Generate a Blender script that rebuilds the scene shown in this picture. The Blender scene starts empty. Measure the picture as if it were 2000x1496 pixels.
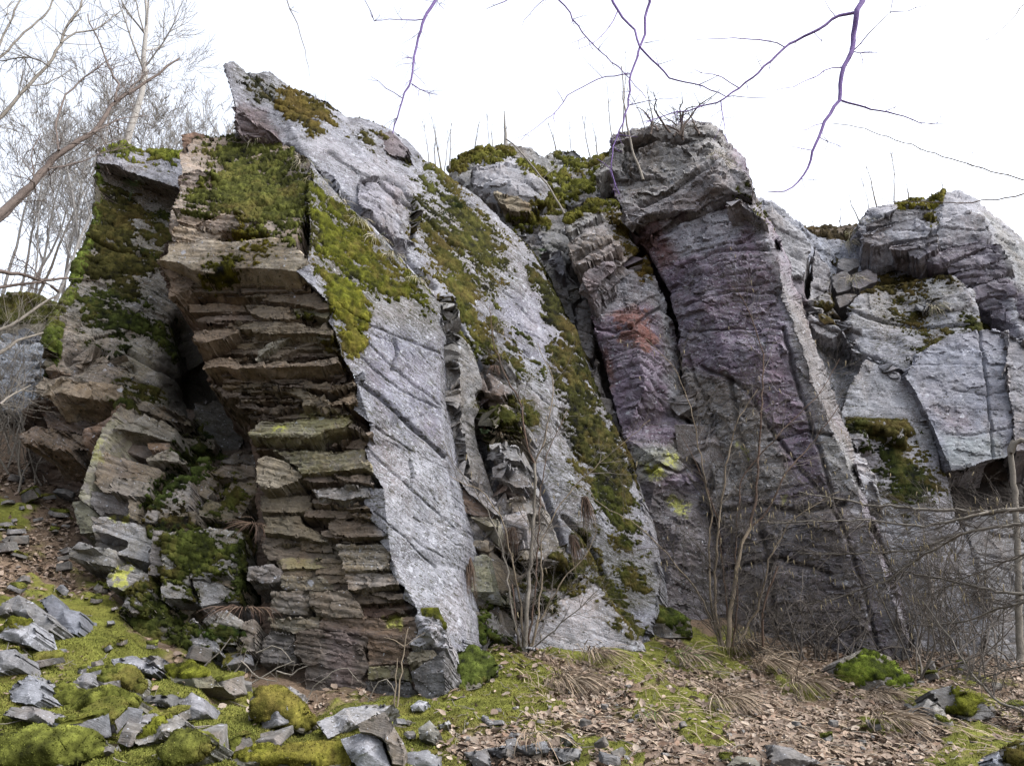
import bpy, math, random
import numpy as np
from mathutils import Vector
from mathutils.geometry import delaunay_2d_cdt

# ------------------------------------------------------------------ camera, world, sun, exposure
SC = bpy.context.scene
COL = SC.collection
PITCH = math.radians(18.0)
FPX = 1480.0                       # focal length in pixels of the 2000 px wide photograph
CAMZ = 1.6
cam_d = bpy.data.cameras.new('camera')
cam_d.sensor_width = 36.0
cam_d.lens = 36.0 * FPX / 2000.0
cam_d.clip_start = 0.1
cam_d.clip_end = 3000.0
cam = bpy.data.objects.new('camera', cam_d)
cam.location = (0, 0, CAMZ)
cam.rotation_euler = (math.pi / 2 + PITCH, 0, 0)
COL.objects.link(cam)
SC.camera = cam

SUN_EL, SUN_AZ = math.radians(52), math.radians(112)
w = bpy.data.worlds.new('World')
SC.world = w
w.use_nodes = True
nt = w.node_tree
bg = nt.nodes['Background']
sky = nt.nodes.new('ShaderNodeTexSky')
sky.sky_type = 'NISHITA'
sky.sun_disc = False
sky.sun_elevation = SUN_EL
sky.sun_rotation = SUN_AZ
sky.air_density = 1.0
sky.dust_density = 6.0
sky.ozone_density = 1.0
hs = nt.nodes.new('ShaderNodeHueSaturation')      # overcast: the cloud deck takes most of the blue out
hs.inputs['Saturation'].default_value = 0.34
hs.inputs['Value'].default_value = 1.25
nt.links.new(sky.outputs[0], hs.inputs['Color'])
nt.links.new(hs.outputs[0], bg.inputs['Color'])
bg.inputs['Strength'].default_value = 0.15
sun_d = bpy.data.lights.new('sun', 'SUN')
sun_d.energy = 0.36
sun_d.angle = math.radians(45)
sun_d.color = (1.0, 0.98, 0.95)
sun = bpy.data.objects.new('sun', sun_d)
sdir = Vector((math.sin(SUN_AZ) * math.cos(SUN_EL), math.cos(SUN_AZ) * math.cos(SUN_EL), math.sin(SUN_EL)))
sun.rotation_euler = sdir.to_track_quat('Z', 'Y').to_euler()
sun.location = (20, -10, 30)
COL.objects.link(sun)
SC.view_settings.view_transform = 'Standard'
SC.view_settings.look = 'None'
SC.view_settings.gamma = 1.0
SC.view_settings.use_curve_mapping = False
SC.view_settings.exposure = 1.66

# ------------------------------------------------------------------ helpers: projection, noise
cP, sP = math.cos(PITCH), math.sin(PITCH)

def ray(px, py):
    px = np.asarray(px, float); py = np.asarray(py, float)
    a = (px - 1000.0) / FPX
    b = (748.0 - py) / FPX
    return np.stack([a, cP - b * sP, sP + b * cP], -1)

def unproj(px, py, Y):
    """photograph pixel at horizontal distance Y (metres) -> world point"""
    d = ray(px, py)
    t = np.asarray(Y, float) / d[..., 1]
    return np.array([0, 0, CAMZ]) + d * t[..., None]

def unproj_t(px, py, t):
    return np.array([0, 0, CAMZ]) + ray(px, py) * np.asarray(t, float)[..., None]

def proj(P):
    q = P - np.array([0, 0, CAMZ])
    z = q[:, 1] * cP + q[:, 2] * sP
    y = -q[:, 1] * sP + q[:, 2] * cP
    z = np.maximum(z, 1e-3)
    return 1000 + FPX * q[:, 0] / z, 748 - FPX * y / z

def px_size(Y):
    return Y / FPX

def _hash(ix, iy, iz, seed):
    h = (ix * 374761393 + iy * 668265263 + iz * 2147483647 + seed * 1274126177) & 0xFFFFFFFF
    h = ((h ^ (h >> 13)) * 1274126177) & 0xFFFFFFFF
    h = ((h ^ (h >> 15)) * 2246822519) & 0xFFFFFFFF
    return h ^ (h >> 16)

def vnoise(P, scale=1.0, seed=0):
    """value noise in -1..1; scale = size of a feature in metres (scalar or 3-vector)"""
    Q = P / scale
    I = np.floor(Q).astype(np.int64)
    F = Q - I
    U = F * F * F * (F * (F * 6 - 15) + 10)
    out = np.zeros(len(P))
    for dx in (0, 1):
        wx = U[:, 0] if dx else 1 - U[:, 0]
        for dy in (0, 1):
            wy = U[:, 1] if dy else 1 - U[:, 1]
            for dz in (0, 1):
                wz = U[:, 2] if dz else 1 - U[:, 2]
                h = _hash(I[:, 0] + dx, I[:, 1] + dy, I[:, 2] + dz, seed)
                out += wx * wy * wz * (h / 4294967295.0 * 2 - 1)
    return out

def fbm(P, scale=1.0, octaves=4, seed=0, gain=0.5):
    P = P + np.array([seed * 3.1, seed * 1.7, -seed * 2.3])
    out = np.zeros(len(P)); a = 1.0; tot = 0
    for k in range(octaves):
        out += a * vnoise(P, np.asarray(scale) / 2.03 ** k, seed + 17 * k); tot += a; a *= gain
    return out / tot

def facet(P, scale, seed):
    """broken rock: every cell of a jittered lattice is a tilted flat chip; returns -1..1"""
    Q = P / scale + 0.25 * np.stack([vnoise(P, scale * .6, seed + k) for k in (1, 2, 3)], 1)
    I = np.floor(Q).astype(np.int64)
    best = np.full(len(P), 9e9); bi = np.zeros(len(P), np.int64); bc = np.zeros((len(P), 3))
    for dx in (-1, 0, 1):
        for dy in (-1, 0, 1):
            for dz in (-1, 0, 1):
                c = I + np.array([dx, dy, dz])
                h = _hash(c[:, 0], c[:, 1], c[:, 2], seed)
                o = np.stack([(h & 255), (h >> 8) & 255, (h >> 16) & 255], 1) / 255.0
                d = c + o - Q
                dd = (d * d).sum(1)
                m = dd < best
                best[m] = dd[m]; bi[m] = h[m]; bc[m] = d[m]
    nx = ((bi >> 5) & 255) / 127.5 - 1; ny = ((bi >> 13) & 255) / 127.5 - 1; nz = ((bi >> 21) & 255) / 127.5 - 1
    return 0.5 * (((bi >> 3) & 255) / 127.5 - 1) + 0.7 * (bc[:, 0] * nx + bc[:, 1] * ny + bc[:, 2] * nz)

def hash1(a, b, seed=0):
    return _hash(np.asarray(a, np.int64), np.asarray(b, np.int64), np.zeros(np.shape(a), np.int64) + 7, seed) / 4294967295.0

def sstep(a, b, x):
    t = np.clip((x - a) / (b - a), 0, 1)
    return t * t * (3 - 2 * t)

def poly_sd(px, py, poly):
    """signed distance in pixels, positive inside"""
    poly = np.asarray(poly, float)
    d = np.full(len(px), 1e9); inside = np.zeros(len(px), bool)
    for (ax, ay), (bx, by) in zip(poly, np.roll(poly, -1, 0)):
        ex, ey = bx - ax, by - ay
        L = ex * ex + ey * ey + 1e-9
        t = np.clip(((px - ax) * ex + (py - ay) * ey) / L, 0, 1)
        d = np.minimum(d, np.hypot(px - ax - t * ex, py - ay - t * ey))
        c = (ay > py) != (by > py)
        with np.errstate(divide='ignore', invalid='ignore'):
            xi = ax + (py - ay) / (by - ay + 1e-12) * ex
        inside ^= c & (px < xi)
    return np.where(inside, d, -d)

def line_d(px, py, line):
    d = np.full(len(px), 1e9)
    line = np.asarray(line, float)
    for (ax, ay), (bx, by) in zip(line[:-1], line[1:]):
        ex, ey = bx - ax, by - ay
        L = ex * ex + ey * ey + 1e-9
        t = np.clip(((px - ax) * ex + (py - ay) * ey) / L, 0, 1)
        d = np.minimum(d, np.hypot(px - ax - t * ex, py - ay - t * ey))
    return d

# ------------------------------------------------------------------ helpers: meshes and tags
def mesh_from(name, V, faces, mat=None, smooth=True, parent=None, loc=None):
    """V (n,3) world coordinates; faces: (m,3) or (m,4) int array, or list of such arrays"""
    V = np.asarray(V, np.float32)
    if not isinstance(faces, list): faces = [faces]
    faces = [np.asarray(f, np.int32) for f in faces if len(f)]
    me = bpy.data.meshes.new(name)
    if loc is not None: V = V - np.asarray(loc, np.float32)
    me.vertices.add(len(V)); me.vertices.foreach_set('co', V.ravel())
    nl = sum(f.size for f in faces); nf = sum(len(f) for f in faces)
    me.loops.add(nl); me.polygons.add(nf)
    me.loops.foreach_set('vertex_index', np.concatenate([f.ravel() for f in faces]))
    tot = np.concatenate([np.full(len(f), f.shape[1], np.int32) for f in faces])
    st = np.concatenate([[0], np.cumsum(tot)[:-1]]).astype(np.int32)
    me.polygons.foreach_set('loop_start', st)
    me.update(calc_edges=True)
    me.validate()
    if smooth: me.polygons.foreach_set('use_smooth', np.ones(len(me.polygons), bool))
    if mat: me.materials.append(mat)
    o = bpy.data.objects.new(name, me); COL.objects.link(o)
    if parent is not None:
        o.parent = parent
        if loc is None: o.location = -Vector(parent.location)
    elif loc is not None:
        o.location = loc
    return o

def set_col(o, name, arr):
    a = o.data.attributes.new(name, 'FLOAT_COLOR', 'POINT')
    arr = np.asarray(arr, np.float32)
    if arr.shape[1] == 3: arr = np.concatenate([arr, np.ones((len(arr), 1), np.float32)], 1)
    a.data.foreach_set('color', arr.ravel())

def tag(o, label=None, cat=None, group=None, kind=None):
    if label: o['label'] = label
    if cat: o['category'] = cat
    if group: o['group'] = group
    if kind: o['kind'] = kind
    return o

def empty(name, loc, label, cat, group=None):
    o = bpy.data.objects.new(name, None); COL.objects.link(o); o.location = loc
    return tag(o, label, cat, group)

def normals_of(V, T):
    n = np.cross(V[T[:, 1]] - V[T[:, 0]], V[T[:, 2]] - V[T[:, 0]])
    N = np.zeros_like(V)
    for k in range(3): np.add.at(N, T[:, k], n)
    return N / (np.linalg.norm(N, axis=1, keepdims=True) + 1e-12)

# ------------------------------------------------------------------ materials
def new_mat(name, rough=0.9, spec=0.2):
    m = bpy.data.materials.new(name); m.use_nodes = True
    b = m.node_tree.nodes['Principled BSDF']
    b.inputs['Roughness'].default_value = rough
    b.inputs['Specular IOR Level'].default_value = spec
    return m, m.node_tree, b

class NG:
    """tiny node helper"""
    def __init__(s, nt): s.nt = nt
    def n(s, t, **kw):
        x = s.nt.nodes.new(t)
        for k, v in kw.items():
            if hasattr(x, k): setattr(x, k, v)
            else: x.inputs[k].default_value = v
        return x
    def l(s, a, b): s.nt.links.new(a, b)
    def coord(s): return s.n('ShaderNodeTexCoord').outputs['Object']
    def noise(s, vec, scale, detail=4, rough=0.6, dist=0.0):
        x = s.n('ShaderNodeTexNoise'); x.inputs['Scale'].default_value = scale
        x.inputs['Detail'].default_value = detail; x.inputs['Roughness'].default_value = rough
        x.inputs['Distortion'].default_value = dist
        s.l(vec, x.inputs['Vector']); return x.outputs['Fac']
    def vor(s, vec, scale, feature='F1', rnd=1.0):
        x = s.n('ShaderNodeTexVoronoi'); x.feature = feature; x.inputs['Scale'].default_value = scale
        x.inputs['Randomness'].default_value = rnd
        s.l(vec, x.inputs['Vector']); return x
    def ramp(s, fac, stops, interp='LINEAR'):
        x = s.n('ShaderNodeValToRGB'); x.color_ramp.interpolation = interp
        e = x.color_ramp.elements
        while len(e) < len(stops): e.new(0.5)
        for i, (p, c) in enumerate(stops):
            e[i].position = p; e[i].color = (c, c, c, 1) if not hasattr(c, '__len__') else (*c, 1)
        s.l(fac, x.inputs['Fac']); return x.outputs['Color']
    def mix(s, fac, a, b, mode='MIX'):
        x = s.n('ShaderNodeMix'); x.data_type = 'RGBA'; x.blend_type = mode
        for sock, v in ((x.inputs[0], fac), (x.inputs[6], a), (x.inputs[7], b)):
            if hasattr(v, 'links'): s.l(v, sock)
            else: sock.default_value = v if not hasattr(v, '__len__') else (*v, 1)[:4]
        return x.outputs[2]
    def math(s, op, a, b=0.0, c=0.0):
        x = s.n('ShaderNodeMath'); x.operation = op
        for i, v in enumerate((a, b, c)):
            if hasattr(v, 'links'): s.l(v, x.inputs[i])
            else: x.inputs[i].default_value = v
        return x.outputs[0]
    def attr(s, name):
        x = s.n('ShaderNodeAttribute'); x.attribute_name = name; return x
    def sep(s, c):
        x = s.n('ShaderNodeSeparateColor'); s.l(c, x.inputs[0]); return x.outputs
    def mapping(s, vec, scale=(1, 1, 1), rot=(0, 0, 0)):
        x = s.n('ShaderNodeMapping'); x.inputs['Scale'].default_value = scale; x.inputs['Rotation'].default_value = rot
        s.l(vec, x.inputs['Vector']); return x.outputs[0]
    def bump(s, h, strength, dist, normal=None):
        x = s.n('ShaderNodeBump'); x.inputs['Strength'].default_value = strength; x.inputs['Distance'].default_value = dist
        s.l(h, x.inputs['Height'])
        if normal is not None: s.l(normal, x.inputs['Normal'])
        return x.outputs[0]

def make_rock_mat(name, bed_rot=(0, 0, 0)):
    """weathered sandstone: 'tone' = the rock's own colour, 'mask' = (pale lichen, black lichen and moss flecks, yellow lichen)"""
    m, nt, b = new_mat(name, 0.88, 0.25)
    g = NG(nt); co = g.coord()
    tone = g.attr('tone').outputs['Color']
    mk = g.sep(g.attr('mask').outputs['Color'])
    def dot(v):
        x = g.n('ShaderNodeVectorMath'); x.operation = 'DOT_PRODUCT'; g.l(co, x.inputs[0]); x.inputs[1].default_value = v; return x.outputs['Value']
    cmb = g.n('ShaderNodeCombineXYZ')
    g.l(dot((0.98, -0.19, -0.07)), cmb.inputs[0]); g.l(dot((0.04, 0.84, -0.55)), cmb.inputs[1]); g.l(dot((0.82, 2.66, 4.1)), cmb.inputs[2])
    bed = cmb.outputs[0]
    n1 = g.noise(co, 1.3, 5, 0.6)
    n2 = g.noise(co, 7.0, 6, 0.65)
    n3 = g.noise(bed, 6.0, 5, 0.65)
    n4 = g.noise(co, 40.0, 3, 0.6)
    tone = g.mix(1.0, tone, (0.50, 0.497, 0.525), 'MULTIPLY')
    c = g.mix(1.0, tone, g.ramp(n1, [(0.25, 0.62), (0.5, 1.0), (0.75, 1.35)]), 'MULTIPLY')
    c = g.mix(1.0, c, g.ramp(n2, [(0.25, 0.60), (0.5, 1.0), (0.75, 1.4)]), 'MULTIPLY')
    c = g.mix(1.0, c, g.ramp(n3, [(0.28, 0.80), (0.5, 1.0), (0.74, 1.16)]), 'MULTIPLY')
    c = g.mix(1.0, c, g.ramp(n4, [(0.25, 0.72), (0.5, 1.0), (0.75, 1.25)]), 'MULTIPLY')
    # warm / purple drift of the mineral colour
    c = g.mix(g.ramp(g.noise(co, 0.9, 3, 0.6), [(0.42, 0.0), (0.62, 0.45)]), c, g.mix(1.0, c, (1.12, 0.96, 0.86), 'MULTIPLY'))
    # brown seepage stains drawn out down the face
    seep = g.ramp(g.noise(g.mapping(co, (1.6, 1.6, .45)), 1.7, 6, 0.68), [(0.52, 0.0), (0.66, 0.55)])
    c = g.mix(seep, c, g.mix(1.0, c, (0.80, 0.66, 0.52), 'MULTIPLY'))
    # pale crustose lichen: ragged discs of several sizes
    wob = g.n('ShaderNodeVectorMath'); wob.operation = 'ADD'
    nz = g.n('ShaderNodeTexNoise'); nz.inputs['Scale'].default_value = 22; nz.inputs['Detail'].default_value = 3
    g.l(co, nz.inputs['Vector'])
    sc_ = g.n('ShaderNodeVectorMath'); sc_.operation = 'SCALE'; sc_.inputs['Scale'].default_value = 0.06
    g.l(nz.outputs['Color'], sc_.inputs[0]); g.l(co, wob.inputs[0]); g.l(sc_.outputs[0], wob.inputs[1])
    v1 = g.vor(wob.outputs[0], 9.0); v2 = g.vor(wob.outputs[0], 24.0); v3 = g.vor(wob.outputs[0], 62.0)
    def spots(v, lo, hi, dens):
        r = g.sep(v.outputs['Color'])[0]
        on = g.math('LESS_THAN', r, dens)
        d = g.ramp(v.outputs['Distance'], [(lo, 1.0), (hi, 0.0)])
        return g.math('MULTIPLY', on, d)
    L = mk[0]
    L2 = g.math('MULTIPLY', g.math('MULTIPLY', L, L), g.ramp(g.noise(co, 1.9, 5, 0.7), [(0.38, 0.25), (0.60, 1.0)]))
    s1 = spots(v1, 0.30, 0.42, g.math('MULTIPLY', L2, 0.12))
    s2 = spots(v2, 0.34, 0.46, g.math('MULTIPLY', L2, 0.32))
    s3 = spots(v3, 0.36, 0.50, g.math('MULTIPLY', L2, 0.50))
    sheet = g.math('MULTIPLY', g.ramp(g.noise(co, 3.2, 7, 0.72), [(0.46, 0.0), (0.60, 1.0)]), L)
    sheet = g.math('MULTIPLY', sheet, 0.6)
    nf = g.noise(g.mapping(bed, (1.0, 1.0, 0.45)), 34.0, 5, 0.8)
    fl = g.math('MULTIPLY', g.ramp(nf, [(0.535, 0.0), (0.575, 1.0)]), g.math('MULTIPLY', L2, 0.70))
    st = g.math('MULTIPLY', g.ramp(g.noise(bed, 3.6, 7, 0.75), [(0.50, 0.0), (0.58, 1.0)]), g.math('MULTIPLY', L, 0.55))
    lm = g.math('MAXIMUM', g.math('MAXIMUM', s1, s2), g.math('MAXIMUM', s3, sheet))
    lm = g.math('MAXIMUM', lm, g.math('MAXIMUM', fl, st))
    lichc = g.mix(n2, (0.155, 0.163, 0.185), (0.30, 0.312, 0.35))
    c = g.mix(g.math('MULTIPLY', lm, 0.85), c, lichc)
    # black flecks
    D = mk[1]
    nb = g.noise(bed, 9.0, 6, 0.75)
    thr = g.math('SUBTRACT', 0.72, g.math('MULTIPLY', D, 0.215))
    f = g.math('MULTIPLY', g.math('SUBTRACT', nb, thr), 18.0)
    f = g.n('ShaderNodeClamp'); g.l(g.math('MULTIPLY', g.math('SUBTRACT', nb, thr), 18.0), f.inputs[0])
    # separate black dots of moss and lichen, gathered in drifts
    wb = g.n('ShaderNodeVectorMath'); wb.operation = 'ADD'; g.l(bed, wb.inputs[0]); g.l(sc_.outputs[0], wb.inputs[1])
    vd = g.vor(g.mapping(wb.outputs[0], (1.0, 1.0, 0.35)), 17.0); vd2 = g.vor(g.mapping(wb.outputs[0], (1.0, 1.0, 0.4)), 40.0)
    D2 = g.math('MULTIPLY', g.math('MULTIPLY', D, D), g.ramp(g.noise(co, 1.4, 5, 0.7), [(0.40, 0.15), (0.62, 1.0)]))
    def dots(v, dens, lo, hi):
        on = g.math('LESS_THAN', g.sep(v.outputs['Color'])[1], g.math('MULTIPLY', D2, dens))
        return g.math('MULTIPLY', on, g.ramp(v.outputs['Distance'], [(lo, 1.0), (hi, 0.0)]))
    dd = g.math('MAXIMUM', dots(vd, 0.45, 0.28, 0.40), dots(vd2, 0.70, 0.32, 0.46))
    # hairline cracks along the bedding
    cb = g.mapping(wb.outputs[0], (0.45, 0.45, 0.55))
    cn = g.math('ABSOLUTE', g.math('SUBTRACT', g.noise(cb, 3.2, 3, 0.55), 0.5))
    hair = g.math('MULTIPLY', g.ramp(cn, [(0.0, 1.0), (0.011, 0.0)]), g.ramp(g.noise(co, 2.3, 4, 0.6), [(0.46, 0.0), (0.56, 0.9)]))
    cn2 = g.math('ABSOLUTE', g.math('SUBTRACT', g.noise(co, 1.5, 4, 0.6, 0.6), 0.5))
    hair = g.math('MAXIMUM', hair, g.math('MULTIPLY', g.ramp(cn2, [(0.0, 0.9), (0.006, 0.0)]), g.ramp(g.noise(co, 1.1, 3, 0.6), [(0.48, 0.0), (0.58, 1.0)])))
    c = g.mix(g.math('MULTIPLY', hair, 0.8), c, (0.02, 0.02, 0.02))
    c = g.mix(g.math('MULTIPLY', dd, 0.85), c, (0.022, 0.022, 0.016))
    c = g.mix(g.math('MULTIPLY', f.outputs[0], 0.88), c, g.mix(n4, (0.018, 0.018, 0.014), (0.05, 0.05, 0.03)))
    # yellow lichen
    Yl = g.math('MULTIPLY', mk[2], g.ramp(g.noise(co, 9.0, 6, 0.7), [(0.42, 0.0), (0.52, 1.0)]))
    c = g.mix(Yl, c, g.mix(n2, (0.20, 0.21, 0.045), (0.34, 0.35, 0.08)))
    g.l(c, b.inputs['Base Color'])
    h = g.math('ADD', g.math('MULTIPLY', n2, 0.5), g.math('ADD', g.math('MULTIPLY', n3, 0.8), g.math('MULTIPLY', n4, 0.25)))
    h = g.math('ADD', h, g.math('MULTIPLY', lm, 0.12))
    h = g.math('SUBTRACT', h, g.math('MULTIPLY', f.outputs[0], -0.2))
    g.l(g.bump(h, 0.6, 0.035), b.inputs['Normal'])
    return m

def make_attr_mat(name, attr='tone', rough=0.9, spec=0.15, var=((0.25, 0.7), (0.75, 1.3)), scale=20.0, bump=0.0, trans=0.0):
    m, nt, b = new_mat(name, rough, spec)
    g = NG(nt); co = g.coord()
    n = g.noise(co, scale, 4, 0.65)
    c = g.mix(1.0, g.attr(attr).outputs['Color'], g.ramp(n, [(var[0][0], var[0][1]), (var[1][0], var[1][1])]), 'MULTIPLY')
    g.l(c, b.inputs['Base Color'])
    if bump: g.l(g.bump(n, bump, 0.02), b.inputs['Normal'])
    return m

def make_bark_mat(name, c1, c2, scale=30.0):
    m, nt, b = new_mat(name, 0.85, 0.2)
    g = NG(nt); co = g.coord()
    n = g.noise(co, scale, 5, 0.65)
    g.l(g.mix(g.ramp(n, [(0.3, 0.0), (0.7, 1.0)]), c1, c2), b.inputs['Base Color'])
    g.l(g.bump(n, 0.5, 0.01), b.inputs['Normal'])
    return m

ROCK = make_rock_mat('weathered_rock')
MOSS = make_attr_mat('moss_cushion', 'tone', 0.95, 0.05, ((0.25, 0.55), (0.75, 1.5)), 28.0, 0.8)

# ------------------------------------------------------------------ rock building
def piece(outline, pts=(), lines=(), back=(0.1, 1.0, 0.0), g=3.0, tone=(0.2, 0.19, 0.18), lich=0.3, dark=0.3, yel=0.0, rough=1.0, cap=False, disp=1.0, st=1.0, seed=0):
    """a closed block of rock: its visible face is traced (x, y in photograph pixels, distance Y in metres),
    facets between the traced corners, thickness along 'back' (metres)."""
    rs = np.random.RandomState(seed + int(abs(outline[0][0] * 7 + outline[0][1] * 13)) % 100000)
    ctrl = [tuple(map(float, p)) for p in outline]
    n0 = len(ctrl)
    edges = [(i, (i + 1) % n0) for i in range(n0)]
    for p in pts: ctrl.append(tuple(map(float, p)))
    for ln in lines:
        k = len(ctrl)
        ctrl += [tuple(map(float, p)) for p in ln]
        edges += [(k + i, k + i + 1) for i in range(len(ln) - 1)]
    C = np.array(ctrl)
    invt = ray(C[:, 0], C[:, 1])[:, 1] / C[:, 2]
    cv, _, cf, *_ = delaunay_2d_cdt([Vector((p[0], p[1])) for p in ctrl], edges, [], 0, 1e-4)
    cv = np.array([(v.x, v.y) for v in cv])
    ci = np.empty(len(cv))
    for i, v in enumerate(cv):
        d2 = ((C[:, :2] - v) ** 2).sum(1)
        if d2.min() < 1e-2: ci[i] = invt[d2.argmin()]
        else:
            wts = 1 / d2; ci[i] = (wts * invt).sum() / wts.sum()
    cf = np.array([list(f) for f in cf])
    # dense outline
    out = []
    O = C[:n0, :2]
    for a, b in zip(O, np.roll(O, -1, 0)):
        L = np.hypot(*(b - a)); n = max(1, int(round(L / g)))
        nrm = np.array([-(b - a)[1], (b - a)[0]]) / (L + 1e-9)
        for k in range(n):
            p = a + (b - a) * k / n
            if 0 < k: p = p + nrm * rs.uniform(-1, 1) * min(0.9, 0.3 * g) * rough
            out.append(p)
    out = np.array(out)
    x0, y0 = O.min(0); x1, y1 = O.max(0)
    gx, gy = np.meshgrid(np.arange(x0, x1 + g, g), np.arange(y0, y1 + g, g * 0.9))
    gx[1::2] += g / 2
    q = np.stack([gx.ravel(), gy.ravel()], 1) + rs.uniform(-0.25, 0.25, (gx.size, 2)) * g
    q = q[poly_sd(q[:, 0], q[:, 1], out) > 0.6 * g]
    D = np.concatenate([out, q])
    ne = len(out)
    dv, _, df, *_ = delaunay_2d_cdt([Vector(p) for p in D], [(i, (i + 1) % ne) for i in range(ne)], [], 0, 1e-4)
    dv = np.array([(v.x, v.y) for v in dv]); df = np.array([list(f) for f in df])
    cen = dv[df].mean(1)
    df = df[poly_sd(cen[:, 0], cen[:, 1], out) > 0]
    used = np.unique(df); rm = -np.ones(len(dv), int); rm[used] = np.arange(len(used))
    dv = dv[used]; df = rm[df]
    # depth: linear in 1/t inside each coarse facet
    it = np.full(len(dv), np.nan)
    for tri in cf:
        a, b, c = cv[tri]
        den = (b[1] - c[1]) * (a[0] - c[0]) + (c[0] - b[0]) * (a[1] - c[1])
        if abs(den) < 1e-6: continue
        w0 = ((b[1] - c[1]) * (dv[:, 0] - c[0]) + (c[0] - b[0]) * (dv[:, 1] - c[1])) / den
        w1 = ((c[1] - a[1]) * (dv[:, 0] - c[0]) + (a[0] - c[0]) * (dv[:, 1] - c[1])) / den
        w2 = 1 - w0 - w1
        m = (w0 > -1e-3) & (w1 > -1e-3) & (w2 > -1e-3) & np.isnan(it)
        it[m] = w0[m] * ci[tri[0]] + w1[m] * ci[tri[1]] + w2[m] * ci[tri[2]]
    bad = np.isnan(it)
    if bad.any():
        for i in np.where(bad)[0]:
            it[i] = invt[((C[:, :2] - dv[i]) ** 2).sum(1).argmin()]
    P = unproj_t(dv[:, 0], dv[:, 1], 1 / it)
    # face orientation towards the viewer
    n = np.cross(P[df[:, 1]] - P[df[:, 0]], P[df[:, 2]] - P[df[:, 0]])
    flip = (n * (P[df[:, 0]] - np.array([0, 0, CAMZ]))).sum(1) > 0
    df[flip] = df[flip][:, ::-1]
    # sides
    e = np.concatenate([df[:, [0, 1]], df[:, [1, 2]], df[:, [2, 0]]])
    key = set(map(tuple, e))
    be = np.array([p for p in map(tuple, e) if (p[1], p[0]) not in key])
    bv = np.unique(be); bi = {v: i for i, v in enumerate(bv)}
    B = np.array(back, float); BL = np.linalg.norm(B)
    cell = g * np.median(C[:, 2]) / FPX
    ns = int(np.clip(BL / (cell * 2.2), 2, 26))
    V = [P]; F = [df]; base = len(P)
    prev = bv.copy()
    taper = P[bv].mean(0)
    for k in range(1, ns + 1):
        f = k / ns
        ring = P[bv] + B * f
        V.append(ring)
        cur = base + np.arange(len(bv)); base += len(bv)
        look = np.full(len(P) if k == 1 else 0, -1)
        ia = np.array([bi[a] for a in be[:, 0]]); ib = np.array([bi[b] for b in be[:, 1]])
        pa, pb = prev[ia], prev[ib]
        F.append(np.stack([pb, pa, cur[ia]], 1)); F.append(np.stack([pb, cur[ia], cur[ib]], 1))
        prev = cur
    if cap:
        Pc = unproj_t(cv[:, 0], cv[:, 1], 1 / ci) + B
        V.append(Pc)
        cc = cv[cf].mean(1)
        F.append(cf[poly_sd(cc[:, 0], cc[:, 1], O) > 0] + base); base += len(Pc)
    V = np.concatenate(V); F = np.concatenate(F)
    nv = len(V)
    front = np.zeros(nv); front[:len(P)] = 1
    return dict(V=V, F=F, tone=np.tile(np.array(tone, float), (nv, 1)), mask=np.tile(np.array([lich, dark, yel], float), (nv, 1)),
                disp=np.full(nv, float(disp)), st=np.full(nv, float(st)), front=front)

def strata(P, nb, T, seed, blk=0.5):
    """bedding: random layers stacked along nb; returns protrusion -1..1 and distance to the nearest bedding joint"""
    nb = np.array(nb, float); nb /= np.linalg.norm(nb)
    t1 = np.cross(nb, [0, 1, 0.01]); t1 /= np.linalg.norm(t1)
    rs = np.random.RandomState(seed)
    s = P @ nb + 0.05 * fbm(P, 1.5, 2, seed) + 0.012 * fbm(P, 0.25, 2, seed + 1)
    th = np.cumsum(T * rs.uniform(0.35, 1.9, 900)) - 200 * T
    idx = np.clip(np.searchsorted(th, s), 1, len(th) - 1)
    lo, hi = th[idx - 1], th[idx]
    d = np.minimum(s - lo, hi - s)
    u = P @ t1 + 0.1 * fbm(P, 0.5, 2, seed + 5)
    Lb = blk * (0.5 + 1.2 * hash1(idx, idx * 0 + 3, seed))
    cell = np.floor(u / Lb + hash1(idx, idx * 0 + 9, seed) * 7).astype(np.int64)
    pr = (hash1(idx, idx * 0, seed) * 2 - 1) * 0.5 + (hash1(idx, cell, seed + 3) * 2 - 1) * 0.5
    return pr, d

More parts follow.
